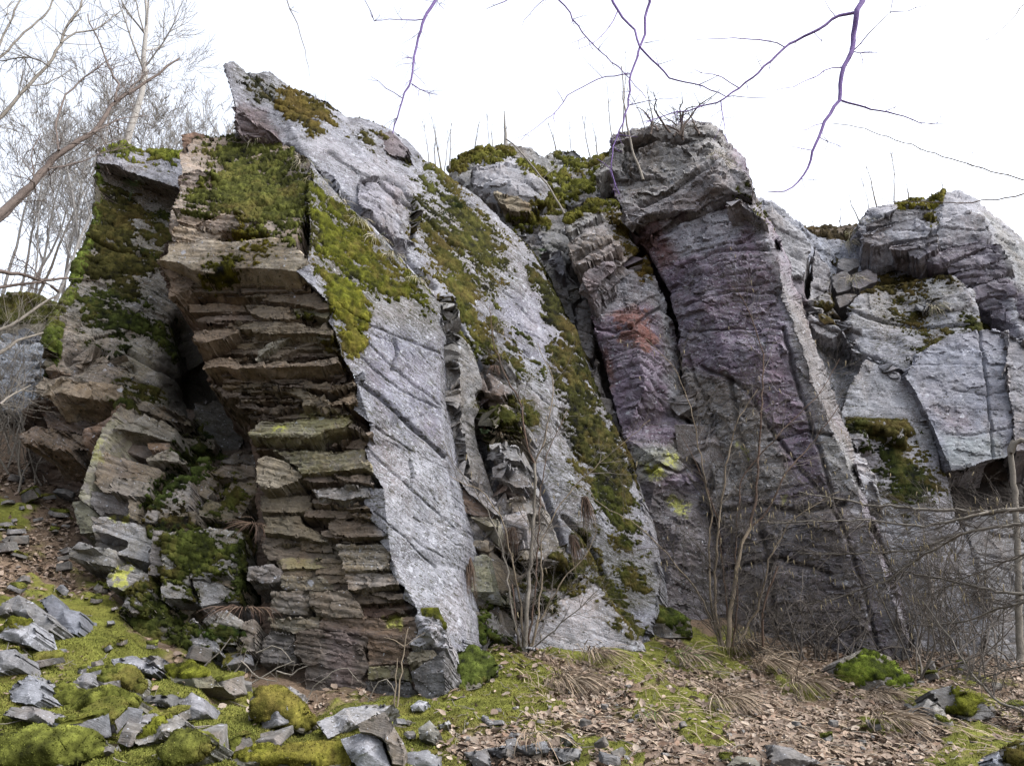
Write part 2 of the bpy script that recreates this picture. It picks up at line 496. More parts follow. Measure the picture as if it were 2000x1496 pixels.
class Mass:
    """a body of rock joined from pieces, then weathered and painted with what grows on it"""
    def __init__(s, name, label, cat='rock face', nb=(0.2, 0.65, 1), T=0.16, amp=0.03, groove=0.02, big=0.05, fine=0.012, seed=1, blk=0.6, group=None, tilt=True, fac=0.03, fsc=0.35, g=2.4):
        s.__dict__.update(name=name, label=label, cat=cat, nb=nb, T=T, amp=amp, groove=groove, big=big, fine=fine, seed=seed, blk=blk, group=group, tilt=tilt, fac=fac, fsc=fsc, g=g)
        s.pieces = []; s.cracks = []; s.paints = []; s.moss = []; s.calms = []; s.k = 0; s.bl = 1.0
    def add(s, outline, **kw):
        s.k += 1
        sl = kw.pop('over', 0)
        kw.setdefault('g', s.g)
        if 'back' in kw and kw['back'][1] <= 1.0 and s.tilt:
            q = kw['back']; kw['back'] = (q[0], q[1], q[2] - 0.5 * q[1])
        if outline and len(outline[0]) == 2:
            Y = kw.pop('Y')
            if hasattr(Y, '__len__'):
                if len(Y) == 2:       # left Y, right Y
                    xs = [p[0] for p in outline]; a, b = min(xs), max(xs)
                    outline = [(x, y, Y[0] + (Y[1] - Y[0]) * (x - a) / (b - a + 1e-6)) for x, y in outline]
                else:                 # left, right, slope per 100 px downward
                    xs = [p[0] for p in outline]; a, b = min(xs), max(xs); ym = sum(p[1] for p in outline) / len(outline)
                    outline = [(x, y, Y[0] + (Y[1] - Y[0]) * (x - a) / (b - a + 1e-6) + Y[2] * (y - ym) / 100) for x, y in outline]
            else: outline = [(x, y, Y) for x, y in outline]
        if sl:
            ys = [p[1] for p in outline]; y0, y1 = min(ys), max(ys)
            outline = [(p[0], p[1], p[2] + sl * (.5 - (p[1] - y0) / (y1 - y0))) for p in outline]
        s.pieces.append(piece(outline, seed=s.seed * 100 + s.k, **kw))
    def crack(s, line, w=4, depth=0.12, dark=0.6): s.cracks.append((line, w, depth, dark))
    def fissures(s, poly, n, d, L, seed, w=1.3, dep=.02):
        """many short thin cracks running one way inside an outline"""
        rs = np.random.RandomState(seed); P_ = np.array(poly, float); k = 0
        while k < n:
            x, y = rs.uniform(P_[:, 0].min(), P_[:, 0].max()), rs.uniform(P_[:, 1].min(), P_[:, 1].max())
            if poly_sd(np.array([x]), np.array([y]), poly)[0] < 0: continue
            k += 1; l_ = L * rs.uniform(.25, 1.3); a_ = math.atan2(d[1], d[0]) + rs.normal(0, .10)
            pts = [(x, y)]
            for _ in range(3):
                a_ += rs.normal(0, .12); x += math.cos(a_) * l_ / 3; y += math.sin(a_) * l_ / 3; pts.append((x, y))
            s.crack(pts, w * rs.uniform(.7, 1.6), dep * rs.uniform(.5, 1.8))
    def calm(s, poly, k=.25, f=12): s.calms.append((poly, k, f))
    def paint(s, poly, tone=None, lich=None, dark=None, yel=None, f=10, k=1.0, nz=8): s.paints.append((poly, tone, lich, dark, yel, f, k, nz))
    def grow(s, poly, tone=(0.07, 0.10, 0.015), f=14, dens=0.6, h=0.035, nz=30, sc=0.35): s.moss.append((poly, tone, f, dens, h, nz, sc))
    def build(s, mat=None):
        V, F, T, M, D, FR, S = [], [], [], [], [], [], []; b = 0
        for p in s.pieces:
            V.append(p['V']); F.append(p['F'] + b); b += len(p['V'])
            T.append(p['tone']); M.append(p['mask']); D.append(p['disp']); S.append(p['st']); FR.append(p['front'])
        V = np.concatenate(V); F = np.concatenate(F); T = np.concatenate(T); M = np.concatenate(M); D = np.concatenate(D)
        s.front = np.concatenate(FR)
        N = normals_of(V, F)
        px, py = proj(V)
        ST = np.concatenate(S)
        for poly, k, f in s.calms:
            wt = sstep(-f, f, poly_sd(px, py, poly)); ST = ST * (1 - wt * (1 - k))
        pr, d = strata(V, s.nb, s.T, s.seed, s.blk)
        patch = np.clip(0.75 + 1.1 * fbm(V, 1.1, 2, s.seed + 8), .15, 1.5)
        off = (s.amp * pr - s.groove * np.exp(-(d / 0.018) ** 2)) * ST * patch
        off += s.big * fbm(V, 0.9, 3, s.seed + 2) + s.fine * fbm(V, 0.16, 4, s.seed + 3, 0.6)
        if s.fac: off += (s.fac * facet(V * np.array([1, 1, 1.5]), s.fsc, s.seed + 40) + s.fac * .45 * facet(V * np.array([1, 1, 1.6]), s.fsc * .38, s.seed + 44)) * ST
        off *= D
        V = V + N * off[:, None]
        wx, wy = 3 * fbm(V, 0.2, 2, 5), 3 * fbm(V, 0.2, 2, 6)
        for line, wd, dep, dk in s.cracks:
            lx = [q[0] for q in line]; ly = [q[1] for q in line]
            near_ = (px > min(lx) - 40) & (px < max(lx) + 40) & (py > min(ly) - 40) & (py < max(ly) + 40)
            dd = np.full(len(V), 1e6); dd[near_] = line_d(px[near_] + wx[near_], py[near_] + wy[near_], line)
            k = np.exp(-(dd / wd) ** 2)
            V = V - N * (k * dep)[:, None]
        for poly, tone, li, da, ye, f, k, nz in s.paints:
            wob = fbm(V, 0.22, 4, 31, 0.65) * nz * 2
            xs = [p[0] for p in poly]; ys = [p[1] for p in poly]
            box = (px > min(xs) - 40) & (px < max(xs) + 40) & (py > min(ys) - 40) & (py < max(ys) + 40)
            if not box.any(): continue
            wt = np.zeros(len(V)); wt[box] = sstep(-f, f, poly_sd(px[box], py[box], poly) + wob[box]) * k
            if tone is not None: T = T * (1 - wt[:, None]) + np.array(tone) * wt[:, None]
            for c, val in ((0, li), (1, da), (2, ye)):
                if val is not None: M[:, c] = M[:, c] * (1 - wt) + val * wt
        s.V, s.F, s.N = V, F, N
        if s.moss:
            s.moss_mask(px, py)
            fl = (np.clip(s.film, 0, 1) * .85)[:, None]
            T = T * (1 - fl) + np.array([.060, .056, .030]) * fl
            M[:, 0] *= 1 - .8 * fl[:, 0]
        o = mesh_from(s.name, V, F, mat or ROCK)
        set_col(o, 'tone', T); set_col(o, 'mask', M)
        o.data.set_sharp_from_angle(angle=math.radians(34))
        tag(o, s.label, s.cat, s.group)
        s.obj = o
        if s.moss: moss_mesh(V, F, N, s.mk, s.mH, s.mT, s.seed, o, bl=s.bl)
        return o
    def moss_mask(s, px, py):
        V, F, N = s.V, s.F, s.N
        mk = np.zeros(len(V)); H = np.zeros(len(V)); T = np.zeros((len(V), 3)); s.film = np.zeros(len(V))
        nbh = np.array(s.nb, float); nbh /= np.linalg.norm(nbh)
        for poly, tone, f, dens, h, nz, sc in s.moss:
            xs = [p[0] for p in poly]; ys = [p[1] for p in poly]
            box = (px > min(xs) - 60) & (px < max(xs) + 60) & (py > min(ys) - 60) & (py < max(ys) + 60)
            if not box.any(): continue
            Pb = V[box]; Pb = Pb + (Pb @ nbh)[:, None] * 1.1 * nbh
            n = fbm(Pb, sc, 4, 41, 0.6)
            n = n + 0.95 * fbm(Pb, sc * .22, 4, 43, 0.72)
            sd = poly_sd(px[box], py[box], poly)
            val = np.clip((sd + nz * n) / f, -1, 1) * 0.5 + (n + (dens - 0.56) * 1.6) * 1.2
            val = np.where(sd < -nz * 1.2, -1, np.minimum(val, (sd + nz * 1.1) / 10))
            w_ = np.clip(val * 2.2, 0, 1)
            s.film[box] = np.maximum(s.film[box], np.clip(np.where(sd < -nz * 1.2, 0, val * 1.6 + .62), 0, 1))
            cur = mk[box]
            up = w_ > cur
            cur[up] = w_[up]; mk[box] = cur
            tb = T[box]; tb[up] = np.array(tone); T[box] = tb
            hb = H[box]; hb[up] = h; H[box] = hb
        s.mk, s.mH, s.mT = mk, H, T

def moss_mesh(V, F, N, mk, H, T, seed, parent, nmax=26000, bl=1.0):
    fm = (mk[F].max(1) > 0.02)
    Fm = F[fm]
    used = np.unique(Fm); rm = -np.ones(len(V), int); rm[used] = np.arange(len(used))
    Vm = V[used]; Nm = N[used]; Fm = rm[Fm]; m = mk[used]; H = H[used]; T = T[used]
    if len(Vm) == 0: return
    Nm = normals_of(Vm, Fm)
    bil = np.abs(vnoise(Vm, 0.13, 71)) * 0.5 + np.abs(vnoise(Vm, 0.06, 72)) * 0.35 + 0.3 * (0.5 + fbm(Vm, 0.25, 3, 73))
    hgt = np.where(m > 0.02, .75 * H * (m ** 0.8) * (0.35 + 1.1 * bil), 0) - 0.014 * (1 - m)
    upv = Nm * 0.85 + np.array([0, 0, 0.35])
    Vo = Vm + upv * hgt[:, None]
    v1 = fbm(Vm, 0.5, 3, 81); v2 = fbm(Vm, 0.07, 3, 82)
    T = T * (0.54 + 0.30 * v1 + 0.50 * v2)[:, None]
    T = T * (0.22 + 1.5 * np.clip(bil, 0, 1))[:, None]              # shade between the cushions painted in to strengthen their relief
    br = np.clip(v1 * 1.6 + v2 * 1.0 + 0.10, 0, 1)[:, None]
    T = T * (1 - 0.55 * br) + np.array([0.050, 0.034, 0.013]) * 0.55 * br
    # blades
    rs = np.random.RandomState(seed)
    a, b, c = Vo[Fm[:, 0]], Vo[Fm[:, 1]], Vo[Fm[:, 2]]
    ar = 0.5 * np.linalg.norm(np.cross(b - a, c - a), axis=1) * (m[Fm].mean(1) > 0.35)
    nbl = int(min(nmax, ar.sum() * 4200))
    if nbl > 0 and ar.sum() > 0:
        fi = rs.choice(len(Fm), nbl, p=ar / ar.sum())
        r1, r2 = rs.rand(nbl), rs.rand(nbl); sw = r1 + r2 > 1; r1[sw] = 1 - r1[sw]; r2[sw] = 1 - r2[sw]
        p = a[fi] + (b - a)[fi] * r1[:, None] + (c - a)[fi] * r2[:, None]
        nn = Nm[Fm[fi, 0]]
        dirv = nn + rs.normal(0, 0.6, (nbl, 3)) + np.array([0, 0, 0.2]); dirv /= np.linalg.norm(dirv, axis=1, keepdims=True)
        side = np.cross(dirv, rs.normal(0, 1, (nbl, 3))); side /= np.linalg.norm(side, axis=1, keepdims=True)
        ln = bl * rs.uniform(0.008, 0.020, nbl)[:, None]; wd = rs.uniform(0.003, 0.006, nbl)[:, None]
        BV = np.concatenate([p - side * wd, p + side * wd, p + dirv * ln])
        i = np.arange(nbl)
        BF = np.stack([i, i + nbl, i + 2 * nbl], 1) + len(Vo)
        bt = T[Fm[fi, 0]] * rs.uniform(0.7, 2.0, nbl)[:, None]
        Vo = np.concatenate([Vo, BV]); Fm = np.concatenate([Fm, BF]); T = np.concatenate([T, bt, bt, bt])
    mo = mesh_from('moss', Vo, Fm, MOSS, True, parent)
    set_col(mo, 'tone', np.clip(T, 0.004, 1))
    mo['kind'] = 'stuff'
# ------------------------------------------------------------------ the cliff
BROWN, DBROWN, BUFF = (0.170, 0.130, 0.088), (0.095, 0.068, 0.048), (0.34, 0.30, 0.215)
GREY, PURP, WARM = (0.190, 0.195, 0.222), (0.182, 0.140, 0.190), (0.265, 0.235, 0.185)
OLIVE, RUST = (0.20, 0.185, 0.10), (0.17, 0.075, 0.045)

def crop(x0, y0, s):
    return lambda *v: [(x0 + v[i] / s, y0 + v[i + 1] / s) for i in range(0, len(v), 2)]

# ---- left buttress, behind the overhang
m = Mass('rock_buttress', 'mossy left buttress of the cliff, behind the overhanging brown one', 'rock buttress', nb=(0.2, 0.65, 1), T=0.17, amp=0.028, groove=0.022, big=0.10, seed=11)
m.add([(188,300,10.78),(183,345,10.62),(182,430,10.5),(160,490,10.3),(122,590,10.0),(95,650,9.9),(80,715,9.7),(76,775,9.6),(100,783,9.6),(160,792,9.7),
       (236,790,9.9),(300,805,10.15),(330,815,10.3),(400,850,10.5),(500,900,10.8),(530,860,11.0),(480,700,11.1),(410,480,11.2),(390,320,11.3),(352,302,11.2),(260,296,11.1)],
      pts=[(250,380,10.9),(300,560,10.5),(230,640,10.15),(330,700,10.45),(200,740,9.85),(390,760,10.9)], back=(0.5,1.6,0), tone=WARM, lich=0.35, dark=0.75, cap=True)
m.add([(187,294,10.66),(205,281,10.9),(240,278,11.0),(275,287,11.0),(322,291,11.0),(360,300,11.0),(372,345,10.75),(352,367,10.6),(331,361,10.55),(282,346,10.5),(240,333,10.5),(228,322,10.5),(190,318,10.5)],
      back=(0.3,1.6,-0.1), tone=GREY, lich=0.8, dark=0.6, cap=True)
c = crop(0, 480, 2.857)
m.add(c(250,770,320,720,420,745,560,780,680,800,690,855,600,860,480,850,330,825,250,840), Y=(9.42,9.75), tone=(.25,.21,.145), lich=.2, dark=.4, back=(.1,.7,.05))
m.add(c(240,700,330,680,430,700,560,690,700,640,720,700,690,790,560,770,430,740,320,715), Y=(9.7,10.05), tone=BROWN, dark=.6, back=(.1,.7,.05))
m.add(c(430,620,560,600,720,640,700,720,560,720,440,700), Y=(9.8,10.1), tone=WARM, dark=.5, back=(.1,.6,.05))
m.add(c(205,900,350,890,600,940,660,1000,480,1060,270,1010), Y=(9.75,10.2), tone=DBROWN, dark=.3, back=(.2,.8,.05))
m.add(c(120,1060,200,1010,470,1060,545,1100,530,1140,310,1130,150,1090), Y=(9.7,10.1), tone=BROWN, dark=.5, back=(.2,.7,0))
m.add(c(470,1030,580,980,700,870,690,900,600,1000,480,1100), Y=(9.7,9.6), tone=(.22,.15,.10), dark=.3, back=(.2,.7,0))
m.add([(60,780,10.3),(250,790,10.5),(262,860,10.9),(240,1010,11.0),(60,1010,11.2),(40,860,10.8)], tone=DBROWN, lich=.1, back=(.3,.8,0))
m.crack([(182,470),(230,490),(290,500)], 4, .12)
m.crack([(360,640),(385,720),(400,800),(440,850)], 22, .5)
m.crack([(250,690),(330,730),(420,790)], 4, .1)
m.crack([(130,700),(200,690),(260,720)], 6, .15)
m.paint([(150,330),(340,370),(330,560),(300,660),(160,650),(120,600)], tone=(.215,.20,.16), lich=.5, dark=.8, f=20)
m.paint([(270,740),(340,640),(400,560),(470,700),(500,860),(420,840),(330,800)], tone=(.045,.04,.032), lich=.05, dark=.8, f=25)  # shadow in the crack beside the overhang, painted into the tone
m.paint([(235,660),(300,670),(320,800),(240,770)], tone=(.29,.275,.205), lich=.5, dark=.6, f=14)
DG = (0.040, 0.050, 0.012)
m.grow([(190,345),(270,370),(280,420),(255,480),(290,520),(250,580),(180,560),(170,500),(185,430)], tone=(.05,.048,.014), dens=.55, h=.05)
m.grow([(270,420),(345,400),(335,480),(330,520),(280,500)], tone=DG, dens=.5)
m.grow([(185,520),(250,530),(245,600),(190,620),(160,600)], tone=DG, dens=.54)
m.grow([(175,620),(280,610),(285,650),(220,670),(180,650)], tone=(.045,.058,.015), dens=.56)
m.grow([(290,640),(350,640),(345,700),(300,690)], tone=DG, dens=.5)
m.grow([(183,330),(196,345),(192,440),(170,500),(140,560),(120,620),(108,690),(80,720),(78,660),(110,590),(150,500),(174,430)], tone=(.095,.125,.025), dens=.85, h=.06, nz=12)
m.grow([(240,770),(300,785),(300,812),(262,800),(244,788)], tone=DG, dens=.8)
m.grow([(220,279),(270,284),(355,297),(352,312),(300,304),(240,296)], tone=(.12,.14,.02), dens=.7, h=.06)
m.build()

# ---- broken blocks under the left buttress
m = Mass('rock_outcrop', 'broken blocks of grey and brown rock at the foot of the left buttress', 'rock outcrop', nb=(0.2, 0.65, 1), T=0.12, amp=0.014, groove=0.012, big=0.03, seed=23, fac=.014)
m.add([(230,780,10.6),(380,800,10.7),(520,860,10.7),(515,1200,9.6),(500,1300,9.2),(430,1365,8.9),(330,1290,9.1),(240,1240,9.3),(200,1130,9.5),(160,1060,9.7),(150,980,10.0)], tone=DBROWN, lich=.1, dark=.4, back=(.2,1.0,0), cap=True)
c = crop(130, 740, 4.9875)
m.add(c(550,150,860,240,1230,400,1220,480,890,370,680,290,560,225), Y=(9.75,10.3), tone=(.26,.235,.17), dark=.5, back=(.1,.6,.1))
m.add(c(1110,530,1240,540,1450,590,1440,690,1250,700,1130,600), Y=(10.1,10.3), tone=(.24,.22,.165), dark=.6, back=(.1,.5,0))
m.add(c(1240,230,1480,200,1700,300,1780,500,1650,730,1450,680,1230,490), Y=(10.4,10.6), tone=(.085,.078,.062), dark=.8, back=(.1,.6,0))
m.add(c(520,250,600,270,740,350,740,380,640,430,520,390,470,440,480,330), Y=(9.5,9.7), tone=(.27,.25,.19), dark=.3, back=(.1,.5,0))
m.add(c(470,450,640,435,760,350,870,400,880,500,910,400,1060,480,1060,600,1000,612,850,560,700,520,560,490,480,480), Y=(9.3,9.55), tone=(.25,.24,.19), dark=.5, back=(.1,.6,.05))
m.add(c(380,560,560,600,780,650,980,630,1150,800,1120,830,960,780,780,790,740,770,560,700,380,650), Y=(9.55,9.7), tone=(.16,.13,.10), dark=.5, back=(.1,.5,0))
m.add(c(780,620,1010,620,1010,690,800,690), Y=(9.5,9.55), tone=(.25,.18,.12), dark=.3, back=(.1,.4,0))
m.add(c(780,770,1000,680,1170,800,1150,835,960,790,770,800), Y=(9.42,9.5), tone=(.27,.25,.20), dark=.5, back=(.1,.4,0))
m.add(c(270,760,350,715,480,760,740,830,900,880,960,920,830,1020,830,1160,720,1140,560,1130,350,1100,280,1040), Y=(9.3,9.5,-.1), tone=(.19,.16,.115), dark=.4, back=(.1,.6,0))
m.add(c(390,1080,470,950,800,1000,830,1160,720,1145,560,1135), Y=(9.15,9.35), tone=(.21,.195,.16), dark=.4, back=(.1,.4,0))
m.add(c(470,330,350,500,270,700,200,900,115,1140,230,1245,255,1050,290,900,300,740,380,600,470,460), Y=(9.3,9.35), tone=(.26,.25,.215), dark=.3, yel=.12, back=(.3,.5,0))
m.add(c(230,1080,350,1100,560,1130,720,1150,720,1400,640,1380,530,1320,360,1300,330,1340,240,1230), Y=(9.3,9.4), tone=(.15,.14,.13), dark=.4, back=(.1,.5,0))
m.add(c(600,1160,720,1160,720,1400,600,1330), Y=(9.28,9.36), tone=(.20,.17,.11), dark=.4, back=(.1,.4,0))
m.add(c(1080,950,1200,960,1215,1100,1170,1350,1000,1300,850,1400,740,1380,790,1290,900,1150,1000,1010), Y=(9.2,9.3), tone=(.24,.225,.20), lich=.5, dark=.4, back=(.1,.5,0))
m.add(c(1220,880,1330,860,1490,950,1490,1020,1370,1170,1300,1130,1220,1070), Y=(9.45,9.55), tone=(.19,.165,.12), dark=.4, back=(.1,.5,0))
m.add(c(1280,790,1370,790,1480,880,1390,900,1290,850), Y=(9.5,9.6), tone=(.22,.19,.145), dark=.4, back=(.1,.4,0))
m.add(c(1400,910,1510,810,1830,850,1840,950,1700,970,1500,950), Y=(9.4,9.5), tone=(.15,.125,.09), dark=.5, back=(.1,.6,0))
m.add(c(1620,980,1850,970,1850,1100,1700,1350,1640,1340,1520,1180,1560,1120), Y=(9.5,9.55), tone=(.20,.17,.11), dark=.4, back=(.1,.5,0))
m.add(c(1490,1020,1600,970,1560,1130,1440,1180), Y=(9.6,9.65), tone=(.18,.145,.10), dark=.3, back=(.1,.4,0))
m.add(c(1280,1270,1400,1170,1520,1190,1670,1370,1560,1400,1290,1330), Y=(9.4,9.5), tone=(.17,.15,.09), dark=.6, back=(.1,.5,0))
m.add(c(1680,700,1890,700,1850,850,1500,810), Y=(9.75,9.85), tone=(.11,.095,.07), dark=.4, back=(.1,.5,0))
m.add(c(1840,1070,1900,1080,1890,1500,1810,1500), Y=9.9, tone=(.05,.04,.035), back=(.1,.3,0))
m.add(c(900,1310,1250,1290,1290,1500,880,1500), Y=(9.2,9.3), tone=(.15,.13,.09), dark=.5, back=(.1,.4,0))
c = crop(130, 980, 4.9875)
m.add(c(60,0,180,0,330,140,240,150,260,300,130,310), Y=9.35, tone=(.16,.16,.11), dark=.4, back=(.1,.4,0))
m.add(c(240,150,400,150,560,190,720,220,840,260,830,420,800,600,680,560,480,500,590,440,580,380,400,310,260,290), Y=(8.95,9.1), tone=(.19,.185,.165), lich=.9, dark=.3, back=(.1,.6,.05))
m.add(c(270,310,580,400,600,450,480,500,300,460), Y=(9.25,9.25), tone=(.13,.115,.09), dark=.4, back=(.1,.5,0))
m.add(c(20,470,50,450,270,450,480,470,490,570,470,640,340,610,130,570,10,530), Y=(8.85,9.0), tone=(.19,.185,.16), lich=.6, dark=.3, back=(.1,.5,.05))
m.add(c(40,450,130,390,260,440,180,460), Y=8.8, tone=(.22,.22,.21), dark=.2, back=(.1,.3,0))
m.add(c(850,290,950,300,950,480,980,600,930,720,790,710,810,560,840,400), Y=(8.9,8.95), tone=(.205,.185,.165), lich=.4, dark=.3, back=(.1,.5,0))
m.add(c(950,310,1250,300,1400,260,1690,290,1700,450,1640,700,1560,800,1350,720,1210,750,1190,690,1180,840,1050,740,930,740), Y=(8.85,9.0), tone=(.24,.23,.18), lich=.6, dark=.3, back=(.1,.5,0))
m.add(c(1200,690,1350,660,1560,640,1560,690,1350,710,1340,750,1210,750), Y=8.8, tone=(.26,.26,.23), lich=.6, back=(.1,.3,0))
m.add(c(920,730,1040,760,1190,840,1215,900,1280,960,1270,1000,1180,945,960,940,910,960), Y=(8.72,8.85), tone=(.23,.23,.215), lich=.5, back=(.1,.5,.05))
m.add(c(1220,760,1350,770,1500,800,1680,900,1700,980,1500,990,1290,1030,1270,920), Y=(8.8,8.95), tone=(.22,.22,.205), lich=.6, back=(.1,.5,0))
m.add(c(1350,710,1550,730,1660,760,1640,850,1500,800,1360,770), Y=(8.9,8.95), tone=(.22,.18,.12), back=(.1,.4,0))
m.add(c(1690,290,1750,330,1740,800,1740,900,1640,860,1640,700,1700,450), Y=(8.95,9.15), tone=(.12,.12,.07), dark=.5, back=(.05,.4,0))
m.add(c(370,730,480,660,620,670,790,700,840,880,720,890,580,890,480,840,390,830), Y=(8.75,8.9), tone=(.22,.215,.20), lich=.4, back=(.1,.5,.03))
m.add(c(500,620,620,590,790,700,640,690,500,670), Y=8.95, tone=(.22,.22,.19), lich=.5, back=(.1,.4,0))
m.add(c(580,900,700,900,860,1040,800,1130,620,1080,520,1060), Y=(8.6,8.7), tone=(.27,.27,.26), lich=.5, back=(.1,.5,0))
m.add(c(720,890,860,880,1000,1200,1150,1240,1120,1490,700,1490,620,1250,500,1060,640,1080,800,1130), Y=(8.75,8.75,-.15), tone=(.12,.11,.07), dark=.5, back=(.1,.5,0))
m.add(c(980,1010,1280,1040,1160,1200,1020,1220), Y=(9.0,9.1), tone=(.17,.145,.09), dark=.4, back=(.1,.4,0))
m.add(c(1230,1110,1300,1180,1480,1400,1530,1490,1130,1460,1100,1360,1150,1200), Y=(8.5,8.55), tone=(.24,.24,.235), lich=.9, dark=.5, back=(.1,.6,0))
m.add(c(1310,1160,1440,1035,1400,1130,1340,1180), Y=8.48, tone=(.27,.28,.28), back=(.05,.3,0))
m.add(c(1420,1040,1560,1060,1720,1180,1650,1400,1480,1390,1330,1190), Y=(8.55,8.65), tone=(.24,.235,.20), lich=.6, dark=.3, back=(.1,.5,0))
m.add(c(1720,1180,1840,1150,1830,1450,1650,1490), Y=(8.6,8.7), tone=(.19,.175,.15), lich=.2, dark=.3, back=(.1,.5,0))
m.add([(357,1277),(434,1281),(495,1293),(440,1350),(400,1345)], Y=(8.65,8.75), tone=(.15,.15,.13), dark=.4, lich=.3, back=(.1,.5,0))
m.paint([(212,1152),(222,1110),(256,1110),(244,1150)], yel=.95, f=3, nz=14)
m.paint([(212,1010),(228,1004),(225,1020)], yel=.9, f=3, nz=2)
m.paint([(232,1008),(252,1004),(250,1020),(240,1020)], yel=1, f=3, nz=2)
m.paint([(180,850),(206,860),(200,900),(172,905)], yel=.5, f=6)
m.grow([(318,1040),(380,1038),(436,1058),(440,1090),(416,1110),(370,1120),(366,1150),(340,1146),(318,1126),(325,1090)], tone=(.05,.062,.014), dens=.75, h=.04)
m.grow([(460,1050),(482,1046),(480,1160),(456,1150)], tone=(.035,.045,.012), dens=.8)
m.grow([(366,870),(390,850),(416,880),(390,910),(350,955),(300,980),(310,940),(352,912)], tone=(.04,.055,.014), dens=.7)
m.grow([(388,995),(436,985),(440,1015),(395,1012)], tone=(.05,.06,.014), dens=.65)
m.grow([(306,1000),(370,1010),(385,1030),(320,1040)], tone=(.06,.05,.018), dens=.7)
m.grow([(245,1190),(300,1150),(312,1170),(330,1220),(356,1230),(350,1290),(270,1290),(255,1240)], tone=(.045,.055,.013), dens=.8, h=.05)
m.grow([(418,1240),(450,1238),(452,1260),(424,1262)], tone=(.035,.055,.012), dens=.8)
m.grow([(440,955),(462,950),(466,968),(446,972)], tone=(.055,.065,.015), dens=.7)
m.build()

# ---- the overhanging buttress in front
m = Mass('rock_buttress', 'large overhanging buttress of layered brown slabs with a pale grey right side and mossy cap', 'rock buttress', nb=(0.2, 0.65, 1), T=0.042, amp=0.016, groove=0.016, big=0.03, fine=0.008, seed=37, fac=0.022, fsc=.22)
RG = dict(tone=(.165,.17,.20), lich=.85, dark=.85)
PL = [(600,372,8.75),(605,440,8.55),(602,505,8.4),(577,528,8.35),(617,567,8.35),(650,602,8.38),(640,628,8.4),(655,650,8.4),(665,695,8.42),(695,740,8.42),(695,787,8.45),(687,800,8.45),(722,826,8.4),(722,848,8.45),(719,864,8.47),(711,880,8.47),(727,920,8.45),(749,954,8.42),(721,950,8.5),(710,980,8.5),(729,1003,8.48),(721,1012,8.5),(759,1046,8.45),(741,1056,8.5),(763,1085,8.45),(758,1107,8.5),(775,1138,8.45),(791,1145,8.45),(787,1169,8.48),(815,1187,8.45)]
m.add(PL + [(828,1240,8.45),(872,1268,8.6),(906,1272,8.9),(903,1200,8.95),(893,1150,9.0),(890,1110,9.05),(903,1060,9.05),(897,1030,9.1),(885,990,9.15),(872,900,9.2),(862,800,9.3),(860,720,9.4),(866,650,9.45),(858,590,9.45),(800,530,9.4),(745,470,9.35),(690,420,9.3),(640,360,9.2),(605,315,9.2)],
      back=(0.25,1.1,-0.1), cap=True, rough=1.6, st=.18, **RG)
LB = [(325,470,9.3),(583,465,8.95),(577,528,8.8),(617,567,8.72),(650,602,8.68),(655,650,8.68),(695,740,8.68),(690,795,8.7),(722,840,8.7),(715,880,8.7),(735,930,8.72),(715,980,8.75),(741,1030,8.75),(755,1071,8.75),(787,1160,8.75),(815,1200,8.7),(830,1260,8.55),(862,1372,8.4),(600,1392,8.6),(520,1345,8.9),(510,1200,9.2),(500,1000,9.35),(495,900,9.45),(478,820,9.5),(405,745,9.35),(385,650,9.25),(335,580,9.1),(312,512,9.0)]
m.add(LB, pts=[(480,640,9.05),(540,720,9.1),(560,800,9.2),(600,900,9.1),(600,1000,9.1),(600,1130,9.0),(650,1250,8.75)], back=(0.1,0.9,0), tone=DBROWN, lich=.05, dark=.2)
K = dict(back=(.12,.85,.06), lich=.08, dark=.22, over=.09)
c = crop(290, 430, 4.0)
m.add(c(150,170,430,160,640,180,950,140,1080,150,1180,230,1250,300,1150,400,1000,380,770,370,640,380,520,410,350,385,250,330,60,310,150,260), Y=(8.65,8.32), st=.3, tone=BUFF, lich=.35, dark=.45, back=(.1,1.0,.05))
m.add(c(60,318,330,370,390,420,400,460,290,560,155,605,165,470), Y=(8.72,8.85), tone=(0.179,0.140,0.101), back=(.2,.6,.05), lich=.05)
m.add(c(640,400,740,430,860,520,900,600,860,630,740,590,720,540), Y=(8.85,8.85), tone=(0.175,0.147,0.098), **K)
m.add(c(1200,575,1300,555,1400,640,1440,690,1330,700,1180,660,900,630,900,590), Y=(8.75,8.40), tone=(0.165,0.134,0.094), **K)
m.add(c(1120,690,1300,690,1440,700,1390,770,1290,745,1150,740), Y=(8.6,8.42), tone=(0.144,0.133,0.082), **K)
m.add(c(740,660,880,680,1000,710,1150,740,1290,745,1140,772,900,765,800,730), Y=(8.75,8.52), tone=(0.169,0.138,0.096), **K)
m.add(c(370,770,480,745,700,740,800,760,760,790,560,810,380,800), Y=(8.95,8.85), tone=(0.133,0.103,0.074), **K)
m.add(c(530,690,640,645,760,660,740,720,620,730), Y=(8.95,8.9), tone=(0.143,0.112,0.079), **K)
m.add(c(620,800,830,785,940,800,1140,790,1200,820,1340,835,1380,790,1450,860,1420,900,1280,880,1000,890,830,880,810,850,700,850,620,830), Y=(8.8,8.40), tone=(0.156,0.130,0.089), **K)
m.add(c(340,860,370,850,560,840,720,838,700,880,560,930,410,962,330,950), Y=(8.78,8.72), tone=(0.168,0.135,0.095), **K)
m.add(c(500,960,700,912,880,920,880,942,640,955,540,985), Y=(8.95,8.85), tone=(0.118,0.094,0.068), **K)
m.add(c(1380,865,1440,930,1400,960,1300,910,1100,922,1000,972,900,1040,825,1095,860,1020,960,955,1080,888,1250,875), Y=(8.75,8.40), tone=(0.250,0.237,0.187), **K)
